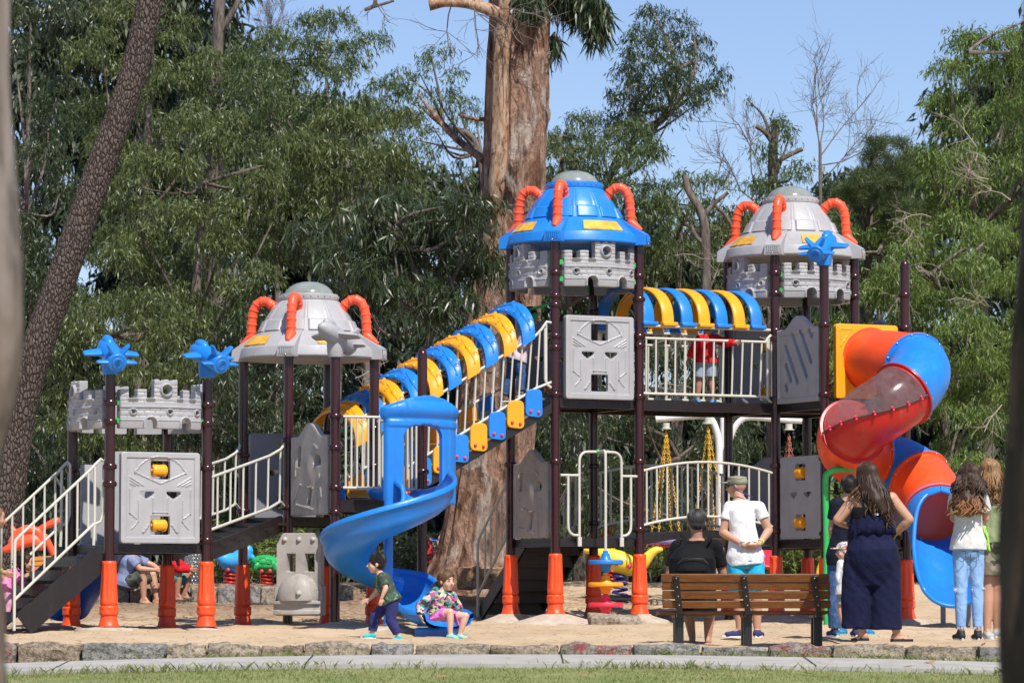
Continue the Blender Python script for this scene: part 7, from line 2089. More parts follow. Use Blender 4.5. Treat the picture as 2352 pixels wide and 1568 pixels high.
rts = [P(x, y, Y - d) for x, y, d in ((2203, 1110, .08), (2212, 1112, .12), (2222, 1114, .14), (2232, 1112, .13), (2241, 1110, .10), (2246, 1116, .07), (2200, 1118, .06))]
crown_locks(r6, hc, (.15, 1, 0), 170, 'h_dark', .19, 62, flare=.11, wave=.024)
strands(r6, 'hair_locks', M['h_brown'], rts, lambda t: Vector((0, -.09 - .10 * t, -.97 * t)), .27, 150, .0075, 13, .025, .05)
rt2 = [q + Vector((0, -.06, -.12)) for q in rts]
strands(r6, 'hair_locks', M['h_tip'], rt2, lambda t: Vector((0, -.04 - .08 * t, -.97 * t)), .19, 90, .0065, 14, .035, .07)
for sx_ in (-.062, .062):
    mb = MB(); q = P(2224, 1276, Y - .128) + Vector((sx_, 0, 0)); mb.tube([q + Vector((a, .012 * abs(a) / .04, b)) for a, b in ((-.038, .045), (.038, .045), (.038, -.035), (0, -.055), (-.038, -.035), (-.038, .045))], .0035, 5); loc_build(mb, 'pocket', M['c_jeans'], r6)
mb = MB(); g = np.random.default_rng(4)
for (x, y) in ((2192, 1351), (2212, 1349), (2258, 1350), (2236, 1352)):
    for k in range(9): q = P(x + g.uniform(-2, 2), y + g.uniform(-3, 3), Y - .03); mb.tube([q, q + Vector((g.uniform(-.025, .025), -.02, g.uniform(-.03, .01)))], .0025, 4)
for cx in (2207, 2246):
    for k in range(26): a = g.uniform(0, 6.28); q = P(cx, 1438, Y) + Vector((math.cos(a) * .046, math.sin(a) * .046, 0)); mb.tube([q, q + Vector((math.cos(a) * .004, 0, -.022))], .0022, 4)
loc_build(mb, 'frayed_threads', M['c_white'], r6)

# 7 woman in olive
Y = 39.7
J = JP(Y, head=(2270, 1080), neck=(2280, 1118), sl=(2263, 1134), sr=(2312, 1136), el=(2252, 1180, .15), er=(2322, 1190), wl=(2236, 1208, .20), wr=(2318, 1240, .1), hl=(2272, 1248), hr=(2300, 1250), kl=(2268, 1350), kr=(2290, 1352), al=(2267, 1448), ar=(2290, 1444), tl=(2276, 1466, -.12), tr=(2296, 1462, .12))
r7 = figure('woman with streaky hair in olive tank top and camouflage shorts', J, (.3, 1, 0), (-.9, .3, 0), .225, .97, 1.1, 'skin', ('tank_top', 'c_olive'), ('shorts', 'c_camo'), .05, .72, .02, shoe=('shoe', 's_grey', 's_white'), topgap=.012, legw=1.9, seed=9)
hair_mass(r7, J['head'], [(P(2276, 1076, Y - .02), P(2284, 1120, Y - .05), .09, .09), (P(2284, 1120, Y - .06), P(2286, 1145, Y - .10), .09, .06)], 'h_blond')
crown_locks(r7, J['head'], (-.9, .3, 0), 150, 'h_blond', .24, 63, flare=.12)
strands(r7, 'hair_locks', M['h_blond'], [P(x, y, Y - .09) for x, y in ((2268, 1085), (2276, 1090), (2284, 1100), (2292, 1110), (2262, 1080), (2272, 1070))], lambda t: Vector((.12 * t, -.10, -.97 * t)), .30, 110, .0065, 15, .04, .05)
tw_ = thing('towel', 'lime green cloth held between the girl in jeans and the woman in olive', 'towel', tuple(P(2268, 1262, 39.35))); mb = MB(); vv = []
for i in range(9):
    for j in range(7):
        vv.append(P(2258 + j * 1.2 + i * 1.1, 1206 + i * 7.2 + j * .4, 39.35) + Vector((.006 * math.sin(j * 2), .012 * math.sin(j * 1.9 + i * .4), 0)))
mb.add([v - tw_.location for v in vv], [(i * 7 + j, i * 7 + j + 1, (i + 1) * 7 + j + 1, (i + 1) * 7 + j) for i in range(8) for j in range(6)])
o = mb.build('cloth', M['lime'], tw_, 60); q_ = o.modifiers.new('t', 'SOLIDIFY'); q_.thickness = .012

# 8 curly girl on the left stairs, 9 adult at the edge
Y = 44.62
J = JP(Y, head=(60, 1291, -.03), neck=(48, 1305), sl=(36, 1310, -.08), sr=(38, 1312, .10), el=(38, 1328, -.12), er=(50, 1338, .12), wl=(48, 1322, -.13), wr=(68, 1361, .10), hl=(14, 1348, -.05), hr=(14, 1348, .06), kl=(20, 1382, -.05), kr=(10, 1378, .10), al=(10, 1428, -.05), ar=(-10, 1405, .1), tl=(8, 1447, -.02), tr=(-4, 1424, .15))
J['sl'] = P(38, 1311, Y - .09); J['sr'] = P(40, 1311, Y + .09)
r8 = figure('little girl with dark curls in pink climbing the left stairs', J, (1, 0, -.3), (1, -.1, -.35), .19, .60, 1.05, 'skin', ('top', 'c_pinkt'), ('leggings', 'c_leg'), 1.85, 1.95, -.15, shoe=('shoe', 's_pink', 's_white'), hands=((1, (.9, 0, .1)), (1, (.9, 0, -.3))), hair=('short', 'h_dark', .06), seed=10, topgap=.016, legw=1.1)
mb = MB(); g = np.random.default_rng(8)
for k in range(90):
    a = Vector(g.normal(size=3)).normalized(); 
    if a.x > .35: a.x *= -1
    q = J['head'] + a * .085 + Vector((-.02, 0, .015)); lp = [q + Vector((math.cos(t * 1.6) * .014, math.sin(t * 1.6) * .014, -.006 * t)) + a * .006 * t for t in range(9)]; mb.tube(lp, .0055, 5)
loc_build(mb, 'curls', M['h_dark'], r8)
Y = 44.4
J = JP(Y, head=(-7, 1190), neck=(-16, 1222), sl=(-40, 1242), sr=(-12, 1240, .15), el=(-22, 1300, .05), er=(-8, 1290, .2), wl=(8, 1314, .0), wr=(8, 1332, .15), hl=(-55, 1320), hr=(-50, 1320, .2), kl=(-40, 1385), kr=(-50, 1385, .2), al=(-45, 1440), ar=(-60, 1440, .2), tl=(-28, 1455), tr=(-40, 1455, .2))
r9 = figure('adult at the left edge reaching out to steady the girl on the stairs', J, (1, 0, 0), (1, 0, -.3), .225, 1.0, 1.0, 'skin', ('shirt', 'c_tee'), ('jeans', 'c_jeans'), .4, 1.9, -.05, shoe=('shoe', 's_grey', 's_white'), hands=((1, (1, 0, -.35)), (1, (1, 0, -.2))), hair=('short', 'h_blond', .05), seed=11)
mb = MB(); d_ = (J['wl'] - J['el']).normalized(); m3b = d_.to_track_quat('Z', 'Y').to_matrix(); mb.lathe([(.031, -.011), (.034, -.01), (.034, .01), (.031, .011)], J['wl'] - d_ * .03, 20, None, m3b); loc_build(mb, 'wristband', M['lime'], r9)

# 10 running boy
Y = 42.6
J = JP(Y, head=(864, 1294), neck=(872, 1315), sl=(873, 1324, .10), sr=(879, 1324, -.10), el=(866, 1358, .14), er=(886, 1350, -.14), wl=(848, 1376, .14), wr=(877, 1372, -.14), hl=(899, 1379, .06), hr=(901, 1380, -.06), kl=(862, 1414, .07), kr=(897, 1424, -.06), al=(854, 1454, .07), ar=(916, 1459, -.06), tl=(832, 1464, .07), tr=(900, 1472, -.06))
r10 = figure('small dark-haired boy in green leaf-print T-shirt and navy joggers running', J, (-1, 0, -.25), (-1, -.12, -.25), .20, .64, 1.12, 'skin2', ('shirt', 'c_boyt'), ('joggers', 'c_boyp'), .75, 1.86, -.03, shoe=('shoe', 's_turq', 's_white'), hands=((-1, (-.9, 0, -.3)), (1, (-.2, 0, -1))), curls=(.1, .5), hair=('short', 'h_black', .12), seed=12, topgap=.014, legw=1.35)

# 11 girl at the end of the spiral slide
Y = 44.1
J = JP(Y, head=(1026, 1334), neck=(1016, 1355), sl=(994, 1368, -.03), sr=(1036, 1368, .05), el=(966, 1392, -.06), er=(1050, 1392, .05), wl=(966, 1412, -.10), wr=(1053, 1404, .02), hl=(1000, 1412, .0), hr=(1018, 1413, .06), kl=(1034, 1405, -.12), kr=(1069, 1414, .0), al=(1034, 1456, -.14), ar=(1056, 1456, .0), tl=(1050, 1466, -.20), tr=(1070, 1468, -.06))
r11 = figure('girl in tropical-print hoodie and pink skirt sitting on the end of the spiral slide', J, (.5, -1, 0), (.70, -.85, -.45), .215, .70, 1.05, 'skin2', ('hoodie', 'c_flor'), None, 1.95, .5, .02, shoe=('clog', 's_mint', 's_mint'), hands=((1, (.3, 0, -1)), (1, (.2, -.1, -1))), hair=('short', 'h_brown', .10), seed=13, topgap=.024)
mb = MB()
eloft(mb, [(P(1004, 1398, Y), .095, .08), (P(1007, 1408, Y), .115, .105), (P(1010, 1416, Y), .12, .11)], Vector((1, 0, 0)))
for kk, f1 in (('l', .70), ('r', .62)):
    a_, b_ = J['h' + kk], J['k' + kk]; mb.ball(a_, .068, 14, 10); mb.tube([a_, a_.lerp(b_, f1)], [.068, .062], 18)
mb.bar(P(1008, 1409, Y - .04), P(1046, 1408, Y - .04), .17, .012); mb.bar(P(984, 1421, Y - .03), P(1010, 1412, Y), .16, .014); mb.bar(P(1044, 1412, Y - .06), P(1052, 1436, Y - .05), .13, .014)
organic(mb, 'skirt', M['c_pink'], r11, .007, 3, .004, 2)
mb = MB(); mb.ball(J['neck'] + Vector((-.045, .05, .0)), (.075, .06, .05), 16, 12); organic(mb, 'hood', M['c_flor'], r11, .007, 3)
strands(r11, 'hair_locks', M['h_brown'], [J['head'] + Vector(v) for v in ((-.05, .05, .05), (-.07, .03, .0), (-.02, .07, .03), (.0, .05, .08))], lambda t: Vector((-.25 * t - .2 * t * t, .35 * t, -.75 * t)), .16, 60, .005, 21, .014, .03)

# 12 child on the upper bridge
Y = 49.55
J = JP(Y, head=(1626, 748), neck=(1625, 768), sl=(1608, 778), sr=(1643, 778), el=(1592, 804), er=(1668, 788, -.10), wl=(1582, 822), wr=(1690, 786, -.20), hl=(1612, 830), hr=(1632, 830), kl=(1606, 874), kr=(1634, 872), al=(1602, 915), ar=(1638, 917), tl=(1592, 930, .05), tr=(1650, 931, .05))
figure('child in a red top and pale shorts standing on the upper bridge', J, (.2, 1, 0), (.4, 1, 0), .20, .72, 1.08, 'skin3', ('top', 'c_red'), ('shorts', 'c_greysh'), 1.9, .85, -.06, shoe=('clog', 's_blue', 's_turq'), hair=('short', 'h_black', .05), seed=14, topgap=.02, legw=1.5)
# 13 person on the arched stair
Y = 48.95
J = JP(Y, head=(1220, 727), neck=(1212, 752), sl=(1196, 764, .1), sr=(1212, 764, -.12), el=(1186, 790, .15), er=(1200, 792, -.15), wl=(1206, 800, .12), wr=(1216, 776, -.16), hl=(1183, 824, .06), hr=(1190, 824, -.06), kl=(1172, 868, .06), kr=(1200, 862, -.06), al=(1158, 908, .06), ar=(1195, 898, -.06), tl=(1170, 922, .06), tr=(1204, 908, -.06))
figure('dark-haired child in a pale top and jeans climbing the arched stairs near the top', J, (1, .2, .2), (1, .3, 0), .21, .80, 1.05, 'skin', ('top', 'c_lilac'), ('jeans', 'c_jeans'), 1.5, 1.93, -.05, shoe=('shoe', 's_brown', 's_white'), hair=('short', 'h_black', .07), seed=15, topgap=.018)
# 14, 15 the couple on the low wall
Y = 56.6
J = JP(Y, head=(316, 1246), neck=(306, 1274), sl=(304, 1288, -.16), sr=(318, 1286, .2), el=(322, 1306, -.18), er=(352, 1298, .2), wl=(356, 1308, -.14), wr=(368, 1312, .1), hl=(286, 1340, -.06), hr=(290, 1340, .1), kl=(327, 1318, -.12), kr=(350, 1320, .14), al=(330, 1372, -.10), ar=(360, 1375, .1), tl=(350, 1388, -.12), tr=(382, 1388, .08))
figure('man in a blue-grey T-shirt and camouflage shorts sitting barefoot on the low wall', J, (1, -.1, 0), (1, -.2, 0), .225, 1.0, 1.1, 'skin', ('shirt', 'c_bluegrey'), ('shorts', 'c_camo2'), .6, .95, -.08, hair=('short', 'h_dark', .05), seed=16, topgap=.02, legw=1.5)
J = JP(Y + .1, head=(398, 1248), neck=(392, 1276), sl=(388, 1290, -.14), sr=(402, 1288, .15), el=(412, 1306, -.16), er=(426, 1304, .15), wl=(436, 1308, -.06), wr=(442, 1307, .06), hl=(388, 1342, -.06), hr=(394, 1342, .08), kl=(410, 1316, -.10), kr=(434, 1316, .1), al=(407, 1364, -.1), ar=(424, 1362, .08), tl=(426, 1380, -.12), tr=(440, 1376, .06))
r15 = figure('person in a red long-sleeved top and teal shorts with clasped hands on the low wall', J, (1, -.1, 0), (1, -.2, 0), .22, .95, 1.0, 'skin3', ('top', 'c_red'), ('shorts', 'c_teal'), 1.93, .8, -.05, hair=('short', 'h_black', .06), shoe=('sandal', 's_brown', 's_brown'), seed=17, topgap=.018)
strands(r15, 'hair_locks', M['h_black'], [P(402, 1262, Y), P(408, 1264, Y - .08)], lambda t: Vector((.06 * t, -.05, -1 * t)), .30, 24, .008, 5, .01, .02)
# 16 child on the red see-saw behind the big trunk
Y = 58.5
J = JP(Y, head=(1016, 1240), neck=(1015, 1251), sl=(1008, 1257), sr=(1022, 1257), el=(1003, 1266, -.05), er=(1026, 1268), wl=(1004, 1254, -.1), wr=(1014, 1254, -.1), hl=(1010, 1284), hr=(1020, 1284), kl=(1002, 1290, -.1), kr=(1012, 1292, -.1), al=(1004, 1310, -.05), ar=(1014, 1310, -.05), tl=(998, 1316, -.08), tr=(1008, 1316, -.08))
figure('tiny figure of a child in a grey shirt half hidden behind the big trunk', J, (-1, 0, 0), (-1, -.2, 0), .17, .6, 1.0, 'skin2', ('shirt', 'c_bluegrey'), ('trousers', 'c_jeans'), .6, 1.9, -.05, shoe=('shoe', 's_grey', 's_white'), hair=('short', 'h_blond', .05), seed=18)
# ================================================================ bench and background play things
def wood_mat():
    m, nt, b = new_mat('varnished_wood'); v = tex_coord(nt, (1.2, 14, 14)); n1 = noise_node(nt, v, 2.2, 6, .6, 1.5); n2 = noise_node(nt, tex_coord(nt), 7, 5, .7)
    c = ramp(nt, n1, [(.25, (.07, .022, .005)), (.5, (.15, .052, .009)), (.8, (.23, .09, .017))]); c = mix(nt, c, (.22, .13, .06), ramp(nt, n2, [(.6, (0, 0, 0)), (.78, (.4,) * 3)]))
    nt.links.new(c, b.inputs['Base Color']); b.inputs['Roughness'].default_value = .45; bump(nt, b, n1, .2, .004); return m
M['wood'] = wood_mat()
yaw = R(4.5); bc = P(1708, 1400, 39.82); bx = Vector((math.cos(yaw), math.sin(yaw), 0)); by_ = Vector((-math.sin(yaw), math.cos(yaw), 0)); up_ = Vector((0, 0, 1))
bench = thing('park_bench', 'varnished slatted park bench on black steel legs, seen from behind', 'bench', (bc.x, bc.y, Hs(bc.x, bc.y)))
def bench_part(mb, name, mat, bevel=0, parent=None, smooth=30):
    mb.v = [tuple(Vector(v) - bench.location) for v in mb.v]; return mb.build(name, mat, parent or bench, smooth, bevel)
def bl(u, d, z): return Vector((bc.x, bc.y, 0)) + bx * u + by_ * d + up_ * z
rot = Matrix((bx, by_, up_)).transposed()
kz = 39.8 / FPX
for i, (yt, yb, lx0, lx1) in enumerate(((1318.6, 1335.4, 1514, 1901), (1337.8, 1353.6, 1517, 1904), (1357.4, 1374, 1518.5, 1906), (1379.2, 1395, 1520, 1907.5))):
    zt_, zb_ = (HZ - yt) * kz, (HZ - yb) * kz; mb = MB(); xc = ((lx0 + lx1) / 2 - 1708) * kz
    tilt = Matrix.Rotation(R(14), 3, 'X'); mb.box(bl(xc, -.03 - (3 - i) * -.0 - .10 + i * .027, (zt_ + zb_) / 2), ((lx1 - lx0) * kz, .03, (zt_ - zb_) * 1.12), rot @ tilt); bench_part(mb, 'back_slat', M['wood'], .006)
for i in range(4):
    mb = MB(); mb.box(bl(.01, .06 + i * .105, ZP(1405.5, 39.8) - .004 * i), (1.69 if i == 0 else 1.66, .095, .032), rot); bench_part(mb, 'seat_slat', M['wood'], .006)
for px0, px1 in ((1547, 1559), (1703, 1717), (1865, 1880)):
    u0 = (px0 - 1708) * kz; u1 = (px1 - 1708) * kz; mb = MB(); zl = bench.location.z - .05
    mb.bar(bl(u0, -.155, ZP(1322, 39.8)), bl(u1, -.045, ZP(1408, 39.8)), .05, .058, up=bx)
    mb.v = [v for v in mb.v]
    f_ = bench_part(mb, 'upright', M['black'], .004)
    mb = MB(); mb.box(bl(u1 + .012, .10, (ZP(1407, 39.8) + zl) / 2 - .01), (.085, .05, ZP(1407, 39.8) - zl), rot); mb.bar(bl(u1, -.05, ZP(1412, 39.8)), bl(u1, .40, ZP(1412, 39.8)), .05, .04); mb.box(bl(u1 + .01, .36, (ZP(1410, 39.8) + zl) / 2 - .01), (.05, .05, ZP(1410, 39.8) - zl), rot); bench_part(mb, 'leg', M['black'], .004)
    for k in range(4):
        t = (k + .28) / 4; mb = MB(); q = bl(lerp(u0, u1, t), -.150 + .11 * t - .032, lerp(ZP(1322, 39.8), ZP(1408, 39.8), t * .95)); mb.ball(q, .0075, 10, 8); bench_part(mb, 'bolt', M['bolt'], 0, f_)

# ---- spring riders
def spring(root, px, yt, yb, Y, r, mat, turns=4.5):
    mb = MB(); pts = []; a, b = P(px, yt, Y), P(px, yb, Y); n = int(turns * 14)
    for i in range(n + 1): t = i / n; an = t * turns * 2 * math.pi; pts.append(a.lerp(b, t) + Vector((math.cos(an) * r, math.sin(an) * r, 0)))
    mb.tube(pts, .017, 8); loc_build(mb, 'spring', mat, root)
def rider_bits(root, pts, Y, side, r=.028, mat=None):
    for (x, y) in pts:
        mb = MB(); mb.ball(P(x, y, Y - side), (r, r * .6, r), 12, 8); loc_build(mb, 'bolt_cap', mat or M['pinkred'], root)
Y = 58
rd = thing('spring_rider', 'sky blue animal-shaped spring rider with an upturned tail on a red spring', 'spring rider', (P(532, 1345, Y).x, Y, P(532, 1345, Y).z), 0, 'spring riders'); mb = MB()
def tubepx(mb, lst, Y, n=20, dy=1.0):
    pts = [P(x, y, Y) for x, y, r in lst]; pp = catmull(pts, 5); rr = np.interp(np.linspace(0, len(lst) - 1, len(pp)), range(len(lst)), [r * Y / FPX for _, _, r in lst]); mb.tube(pp, list(rr), n); mb.ball(pp[0], rr[0], n, 10); mb.ball(pp[-1], rr[-1], n, 10)
tubepx(mb, [(487, 1256, 5), (497, 1268, 11), (512, 1282, 16), (530, 1288, 19), (550, 1284, 20), (562, 1272, 17), (568, 1264, 14)], Y); tubepx(mb, [(563, 1267, 12), (572, 1276, 9), (579, 1279, 7)], Y); tubepx(mb, [(515, 1298, 8), (535, 1306, 9), (552, 1304, 9)], Y)
tubepx(mb, [(548, 1268, 10), (550, 1256, 6)], Y); organic(mb, 'body', M['lightblue'], rd, .014, 3); rider_bits(rd, [(524, 1308)], Y, .12); spring(rd, 529, 1312, 1352, Y, .085, M['redtube'])
rd = thing('spring_rider', 'green turtle-shaped spring rider on a red spring', 'spring rider', (P(612, 1345, Y).x, Y, P(612, 1345, Y).z), 0, 'spring riders'); mb = MB()
mb.ball(P(608, 1290, Y), (.20, .17, .105), 26, 18); mb.ball(P(612, 1300, Y), (.22, .16, .075), 24, 16); tubepx(mb, [(636, 1288, 8), (648, 1282, 10), (656, 1282, 11)], Y); tubepx(mb, [(586, 1298, 5), (576, 1292, 3)], Y); tubepx(mb, [(590, 1298, 7), (587, 1304, 6)], Y - .14); tubepx(mb, [(634, 1298, 8), (634, 1305, 8)], Y - .14); organic(mb, 'body', M['green'], rd, .013, 3)
mb = MB()
for (cx, cy, rr_) in ((603, 1285, .055), (618, 1288, .045), (592, 1290, .035)):
    c0_ = P(cx, cy, Y - .165); mb.tube([c0_ + Vector((math.cos(k * R(60)) * rr_, abs(math.cos(k)) * .005, math.sin(k * R(60)) * rr_ * .8)) for k in range(7)], .006, 5)
loc_build(mb, 'shell_plates', M['green'], rd); rider_bits(rd, [(601, 1311), (620, 1310)], Y, .15); spring(rd, 613, 1316, 1352, Y, .085, M['redtube'])
Y = 57
rd = thing('spring_rider', 'large pale yellow animal-shaped spring rider on a dark blue spring', 'spring rider', (P(1424, 1372, Y).x, Y, P(1424, 1372, Y).z), 0, 'spring riders'); mb = MB()
tubepx(mb, [(1345, 1262, 8), (1356, 1264, 9), (1372, 1270, 12), (1395, 1278, 20), (1420, 1288, 26), (1445, 1298, 24), (1462, 1300, 20), (1478, 1290, 15), (1494, 1272, 11), (1506, 1263, 9), (1518, 1261, 6)], Y); organic(mb, 'body', M['yriders'], rd, .015, 3)
rider_bits(rd, [(1416, 1293), (1446, 1300)], Y, .17, .035); spring(rd, 1424, 1314, 1366, Y, .10, simple('indigo_spring', (.03, .03, .22), .35), 4)
mb = MB(); mb.box(P(1428, 1369, Y), (.36, .30, .04)); loc_build(mb, 'base_plate', M['black'], rd, 30)
Y = 60
rd = thing('spring_rider', 'yellow and red spring rider with a pink top knob behind the wheel pole', 'spring rider', (P(1402, 1345, Y).x, Y, P(1402, 1345, Y).z), 0, 'spring riders'); mb = MB(); 
tubepx(mb, [(1404, 1300, 14), (1402, 1262, 13), (1404, 1246, 10)], Y); organic(mb, 'body', M['yriders'], rd, .015, 3); mb = MB(); mb.ball(P(1392, 1226, Y), (.09, .10, .12), 18, 12); organic(mb, 'head', M['redtube'], rd, .014, 2); mb = MB(); mb.ball(P(1401, 1213, Y), (.075, .08, .055), 18, 12); mb.ball(P(1399, 1221, Y), (.055, .06, .04), 14, 10); organic(mb, 'knob', M['pinkred'], rd, .012, 2)
mb = MB(); mb.tube([P(1408, 1238, Y), P(1426, 1238, Y)], .02, 10); loc_build(mb, 'handle', M['redtube'], rd); spring(rd, 1404, 1305, 1345, Y, .09, M['redtube'])
rd = thing('spring_rider', 'curved yellow play animal seen left of the green pipe', 'spring rider', (P(1890, 1345, 58).x, 58, P(1890, 1345, 58).z), 0, 'spring riders'); mb = MB(); tubepx(mb, [(1882, 1320, 9), (1884, 1305, 8), (1890, 1292, 9), (1900, 1278, 12), (1908, 1262, 8)], 58); organic(mb, 'body', M['yriders'], rd, .014, 3); spring(rd, 1886, 1325, 1350, 58, .08, M['redtube'], 3)
# see-saw behind the big trunk
Y = 58.6
ss = thing('seesaw', 'red see-saw seat with a blue handle half behind the big trunk', 'seesaw', tuple(P(1000, 1350, Y))); mb = MB(); 
tubepx(mb, [(989, 1240, 5), (986, 1262, 6), (987, 1285, 6), (992, 1300, 5), (1000, 1308, 4)], Y); tubepx(mb, [(993, 1258, 4), (998, 1262, 5), (1000, 1280, 5), (1004, 1292, 5)], Y - .1); organic(mb, 'seat', M['redtube'] if False else M['pinkred'], ss, .014, 3); mb = MB(); mb.tube([P(988, 1241, Y - .05), P(1012, 1241, Y - .05)], .018, 8); loc_build(mb, 'handle', M['navyblue'], ss); mb = MB(); mb.tube([P(994, 1300, Y), P(1002, 1345, Y)], .04, 8); loc_build(mb, 'beam', M['darkgrey'], ss)
# orange climbing toy on the far left
Y = 52.2
ot = thing('play_animal', 'orange plastic play animal with a raised round trunk behind the left stairs', 'play sculpture', (P(60, 1380, Y).x, Y, P(60, 1380, Y).z)); mb = MB()
tubepx(mb, [(12, 1262, 8), (28, 1256, 12), (52, 1246, 13), (75, 1240, 14), (92, 1252, 12)], Y); tubepx(mb, [(30, 1244, 12), (40, 1228, 11), (62, 1216, 12), (88, 1222, 10), (97, 1240, 9)], Y); tubepx(mb, [(95, 1212, 7), (112, 1204, 8), (130, 1196, 10)], Y); tubepx(mb, [(104, 1232, 8), (122, 1268, 8), (136, 1290, 8), (138, 1310, 8), (128, 1330, 7)], Y); tubepx(mb, [(28, 1210, 5), (34, 1222, 8)], Y); tubepx(mb, [(84, 1310, 9), (80, 1345, 9), (74, 1375, 9)], Y); organic(mb, 'body', M['hose'], ot, .013, 4)
sl_ = thing('park_bench', 'orange slatted wooden bench far behind the left stairs', 'bench', (P(110, 1350, 56).x, 56, P(110, 1350, 56).z))
for i, y in enumerate((1278, 1290, 1302, 1315)):
    mb = MB(); mb.bar(P(20, y + 8, 56), P(222, y - 4 - 2 * i, 56.4), .05, .055); loc_build(mb, 'slat', simple('orange_wood', (.62, .24, .04), .5) if i == 0 else bpy.data.materials['orange_wood'], sl_, 30)
for x in (50, 180): mb = MB(); mb.bar(P(x, 1272, 56.1), P(x, 1350, 56.1), .05, .05); loc_build(mb, 'leg', M['black'], sl_, 30)
# pink play panel, not a see-saw
pk = thing('seesaw', 'pink play panel with a small blue knob right of the white-shirted man', 'play panel', tuple(P(1765, 1345, 57))); mb = MB(); mb.box(P(1762, 1280, 57), (.32, .05, .28)); loc_build(mb, 'panel', M['pinkred'], pk, 30, bevel=.02); mb = MB(); mb.ball(P(1753, 1277, 56.95), (.03, .02, .03), 12, 8); loc_build(mb, 'knob', M['lightblue'], pk); mb = MB(); mb.bar(P(1742, 1298, 57), P(1775, 1304, 57), .1, .06); loc_build(mb, 'seat', M['redtube'], pk, 30, bevel=.02)
for x in (1752, 1772): mb = MB(); mb.bar(P(x, 1296, 57), P(x, 1345, 57), .04, .04); loc_build(mb, 'leg', M['darkgrey'], pk, 30)
# white swing frame with coloured chains
Y = 56
sw = thing('swing_set', 'white curved swing frame behind the bridges, with two bent arms', 'swing frame', (P(1655, 1350, Y).x, Y, P(1655, 1350, Y).z)); gz = 1407 - .2
mb = MB(); k = Y / FPX
mb.tube(catmull([P(1506, 962, Y), P(1560, 957, Y), P(1612, 954, Y), P(1632, 962, Y), P(1644, 985, Y), P(1651, 1020, Y), P(1652, 1100, Y), P(1652, 1352, Y)], 6), 8.2 * k, 18); loc_build(mb, 'arm', M['white'], sw)
mb = MB(); mb.tube(catmull([P(1842, 966, Y), P(1790, 963, Y), P(1725, 958, Y), P(1700, 966, Y), P(1684, 988, Y), P(1676, 1015, Y), P(1672, 1060, Y), P(1665, 1352, Y)], 6), 7 * k, 18); loc_build(mb, 'arm', M['white'], sw)
mb = MB(); mb.tube([P(1660, 930, Y + .15), P(1660, 1352, Y + .15)], 6.5 * k, 16); loc_build(mb, 'post', M['white'], sw)
for (x, y) in ((1530, 974), (1626, 962), (1812, 976)):
    mb = MB(); mb.lathe([(.05, 0), (.05, -.07), (.075, -.075), (.075, -.085), (.02, -.09)], P(x, y - 3, Y - .1), 16); loc_build(mb, 'hanger', M['rail'], sw)
ch_mats = {'y': plastic('yellow_chain', (.80, .46, .02), .35), 'r': plastic('faded_red_chain', (.42, .12, .10), .5)}
def chain(mb, a, b, link=.055, r=.0048):
    d = b - a; L = d.length; n = int(L / (link * .74)); d.normalize(); x = d.cross(Vector((0, 1, 0))).normalized(); y = d.cross(x)
    for i in range(n):
        c = a + d * (i + .5) * L / n; u = x if i % 2 else y; pts = []
        for j in range(9): an = j / 8 * 2 * math.pi; pts.append(c + d * math.cos(an) * link * .5 + u * math.sin(an) * link * .24)
        mb.tube(pts, r, 5, cap=False)
bs1 = thing('basket_swing', 'round basket swing with a lilac rope rim and red net on yellow chains, left', 'swing', tuple(P(1530, 975, Y - .1)))
for (x, dy) in ((1494, .3), (1512, -.4), (1542, .4), (1563, -.3)):
    mb = MB(); chain(mb, P(1530, 988, Y - .1), P(x, 1240, Y + dy)); loc_build(mb, 'chain', ch_mats['y'], bs1)
mb = MB(); pts = []
c = P(1528, 1243, Y)
for j in range(49): a = j / 48 * 2 * math.pi; pts.append(c + Vector((math.cos(a) * .36, math.sin(a) * .45, 0)))
mb.tube(pts, [.042 + .006 * (i % 2) for i in range(49)], 10, cap=False); loc_build(mb, 'rim', simple('lilac_rope', (.26, .20, .46), .8, 0, .2, 40, .5), bs1)
mb = MB()
for i in range(-4, 5):
    x = i * .085; w = .45 * math.sqrt(max(0, 1 - (x / .38) ** 2)); mb.tube([c + Vector((x, -w, -.01)), c + Vector((x, 0, -.07)), c + Vector((x, w, -.01))], .012, 6)
    y = i * .1; w = .36 * math.sqrt(max(0, 1 - (y / .46) ** 2)); mb.tube([c + Vector((-w, y, -.01)), c + Vector((0, y, -.075)), c + Vector((w, y, -.01))], .012, 6)
loc_build(mb, 'net', M['redtube'], bs1)
bs2 = thing('basket_swing', 'second basket swing on yellow chains, beside the white swing post', 'swing', tuple(P(1626, 962, Y - .1)))
for (x, dy) in ((1592, .2), (1630, .3), (1642, -.3), (1672, -.2)):
    mb = MB(); chain(mb, P(1626, 978, Y - .1), P(x, 1235, Y + dy)); loc_build(mb, 'chain', ch_mats['y'], bs2)
mb = MB(); c = P(1632, 1240, Y); mb.tube([c + Vector((math.cos(j / 24 * 6.2832) * .26, math.sin(j / 24 * 6.2832) * .35, 0)) for j in range(25)], .04, 10, cap=False); loc_build(mb, 'rim', bpy.data.materials['lilac_rope'], bs2)
bs3 = thing('swing', 'swing on faded red chains between the right tower posts', 'swing', tuple(P(1812, 976, Y - .1)))
for (x, dy) in ((1778, .2), (1806, .3), (1816, -.3), (1846, -.2)):
    mb = MB(); chain(mb, P(1812, 995, Y - .1), P(x, 1215, Y + dy)); loc_build(mb, 'chain', ch_mats['r'], bs3)
mb = MB(); mb.box(P(1812, 1218, Y), (.5, .35, .05)); loc_build(mb, 'seat', M['black'], bs3, 30, bevel=.015)
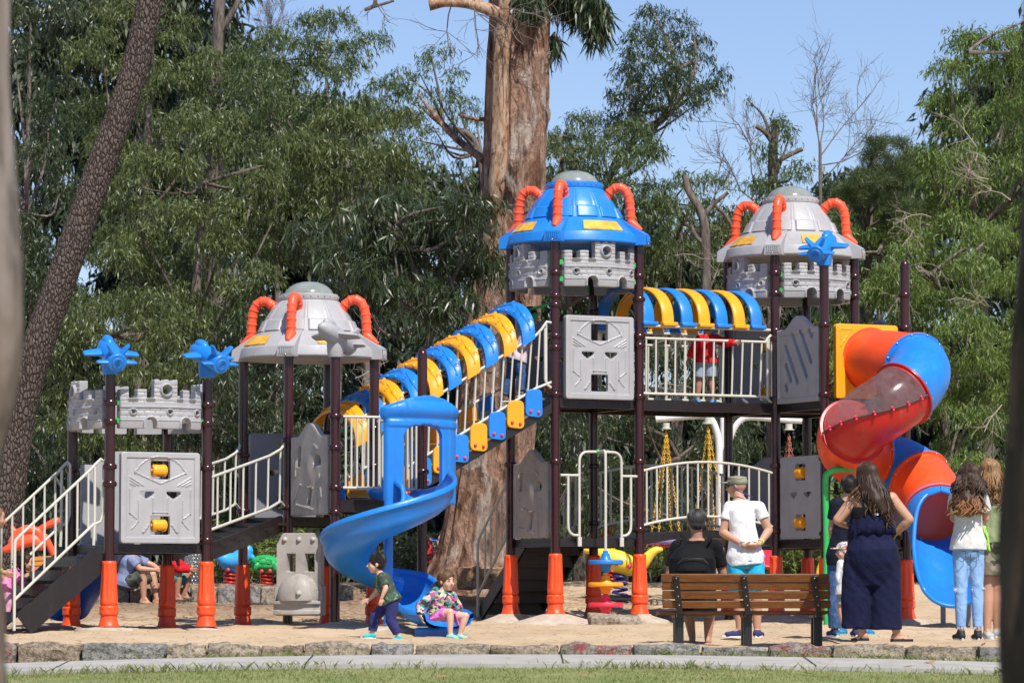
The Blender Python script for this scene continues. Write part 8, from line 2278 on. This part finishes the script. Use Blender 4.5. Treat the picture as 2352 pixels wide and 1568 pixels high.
# blue notice board with white words
Y = 60.2
sg = thing('sign', 'blue notice board with white lettering behind the blue spring rider', 'sign', tuple(P(556, 1345, Y))); mb = MB(); a, b = P(537, 1225, Y), P(581, 1312, Y)
mb.box((a + b) / 2, (abs(b.x - a.x), .04, abs(a.z - b.z))); loc_build(mb, 'board', simple('sign_blue', (.012, .13, .36), .4, 0, .08), sg, 30)
def text(body, px, py, Y, size, mat, root, name='lettering'):
    cu = bpy.data.curves.new('t', 'FONT'); cu.body = body; cu.size = size; cu.extrude = .004; cu.align_x = 'RIGHT'
    o = bpy.data.objects.new('t', cu); COL.objects.link(o); bpy.context.view_layer.update(); me = bpy.data.meshes.new_from_object(o.evaluated_get(bpy.context.evaluated_depsgraph_get())); bpy.data.objects.remove(o)
    me.materials.clear(); t = finish(me, name, mat, root, 0, fixnormals=False); t.rotation_euler = (R(90), 0, 0); t.location = P(px, py, Y) - root.location
M['white_letter'] = simple('white_lettering', (.8, .8, .8), .5)
text('tarea de ti', 570, 1233, Y - .03, .075, M['white_letter'], sg) if False else None
text('de ti', 570.5, 1234.5, Y - .03, .062, M['white_letter'], sg); text('cuidémoslo juntos', 571, 1242.5, Y - .03, .058, M['white_letter'], sg)
for x in (541, 577): mb = MB(); mb.bar(P(x, 1225, Y + .04), P(x, 1347, Y + .04), .04, .04); loc_build(mb, 'post', M['white'], sg, 30)
# wire litter bin
lb = thing('litter_bin', 'round wire-mesh litter bin behind the person in red', 'litter bin', tuple(P(448, 1345, 58.5))); mb = MB(); c = P(448, 1335, 58.5); k_ = .16
for i in range(20):
    a = i / 20 * 6.2832; mb.tube([c + Vector((math.cos(a) * k_, math.sin(a) * k_, -.05)), c + Vector((math.cos(a + .8) * k_, math.sin(a + .8) * k_, .22)), c + Vector((math.cos(a + 1.6) * k_, math.sin(a + 1.6) * k_, .50))], .006, 4)
    mb.tube([c + Vector((math.cos(a) * k_, math.sin(a) * k_, -.05)), c + Vector((math.cos(a - .8) * k_, math.sin(a - .8) * k_, .22)), c + Vector((math.cos(a - 1.6) * k_, math.sin(a - 1.6) * k_, .50))], .006, 4)
loc_build(mb, 'mesh_basket', M['bolt'], lb)
for z in (-.04, .5): mb = MB(); mb.tube([c + Vector((math.cos(j / 24 * 6.2832) * k_, math.sin(j / 24 * 6.2832) * k_, z)) for j in range(25)], .012, 6, cap=False); loc_build(mb, 'hoop', M['black'], lb)
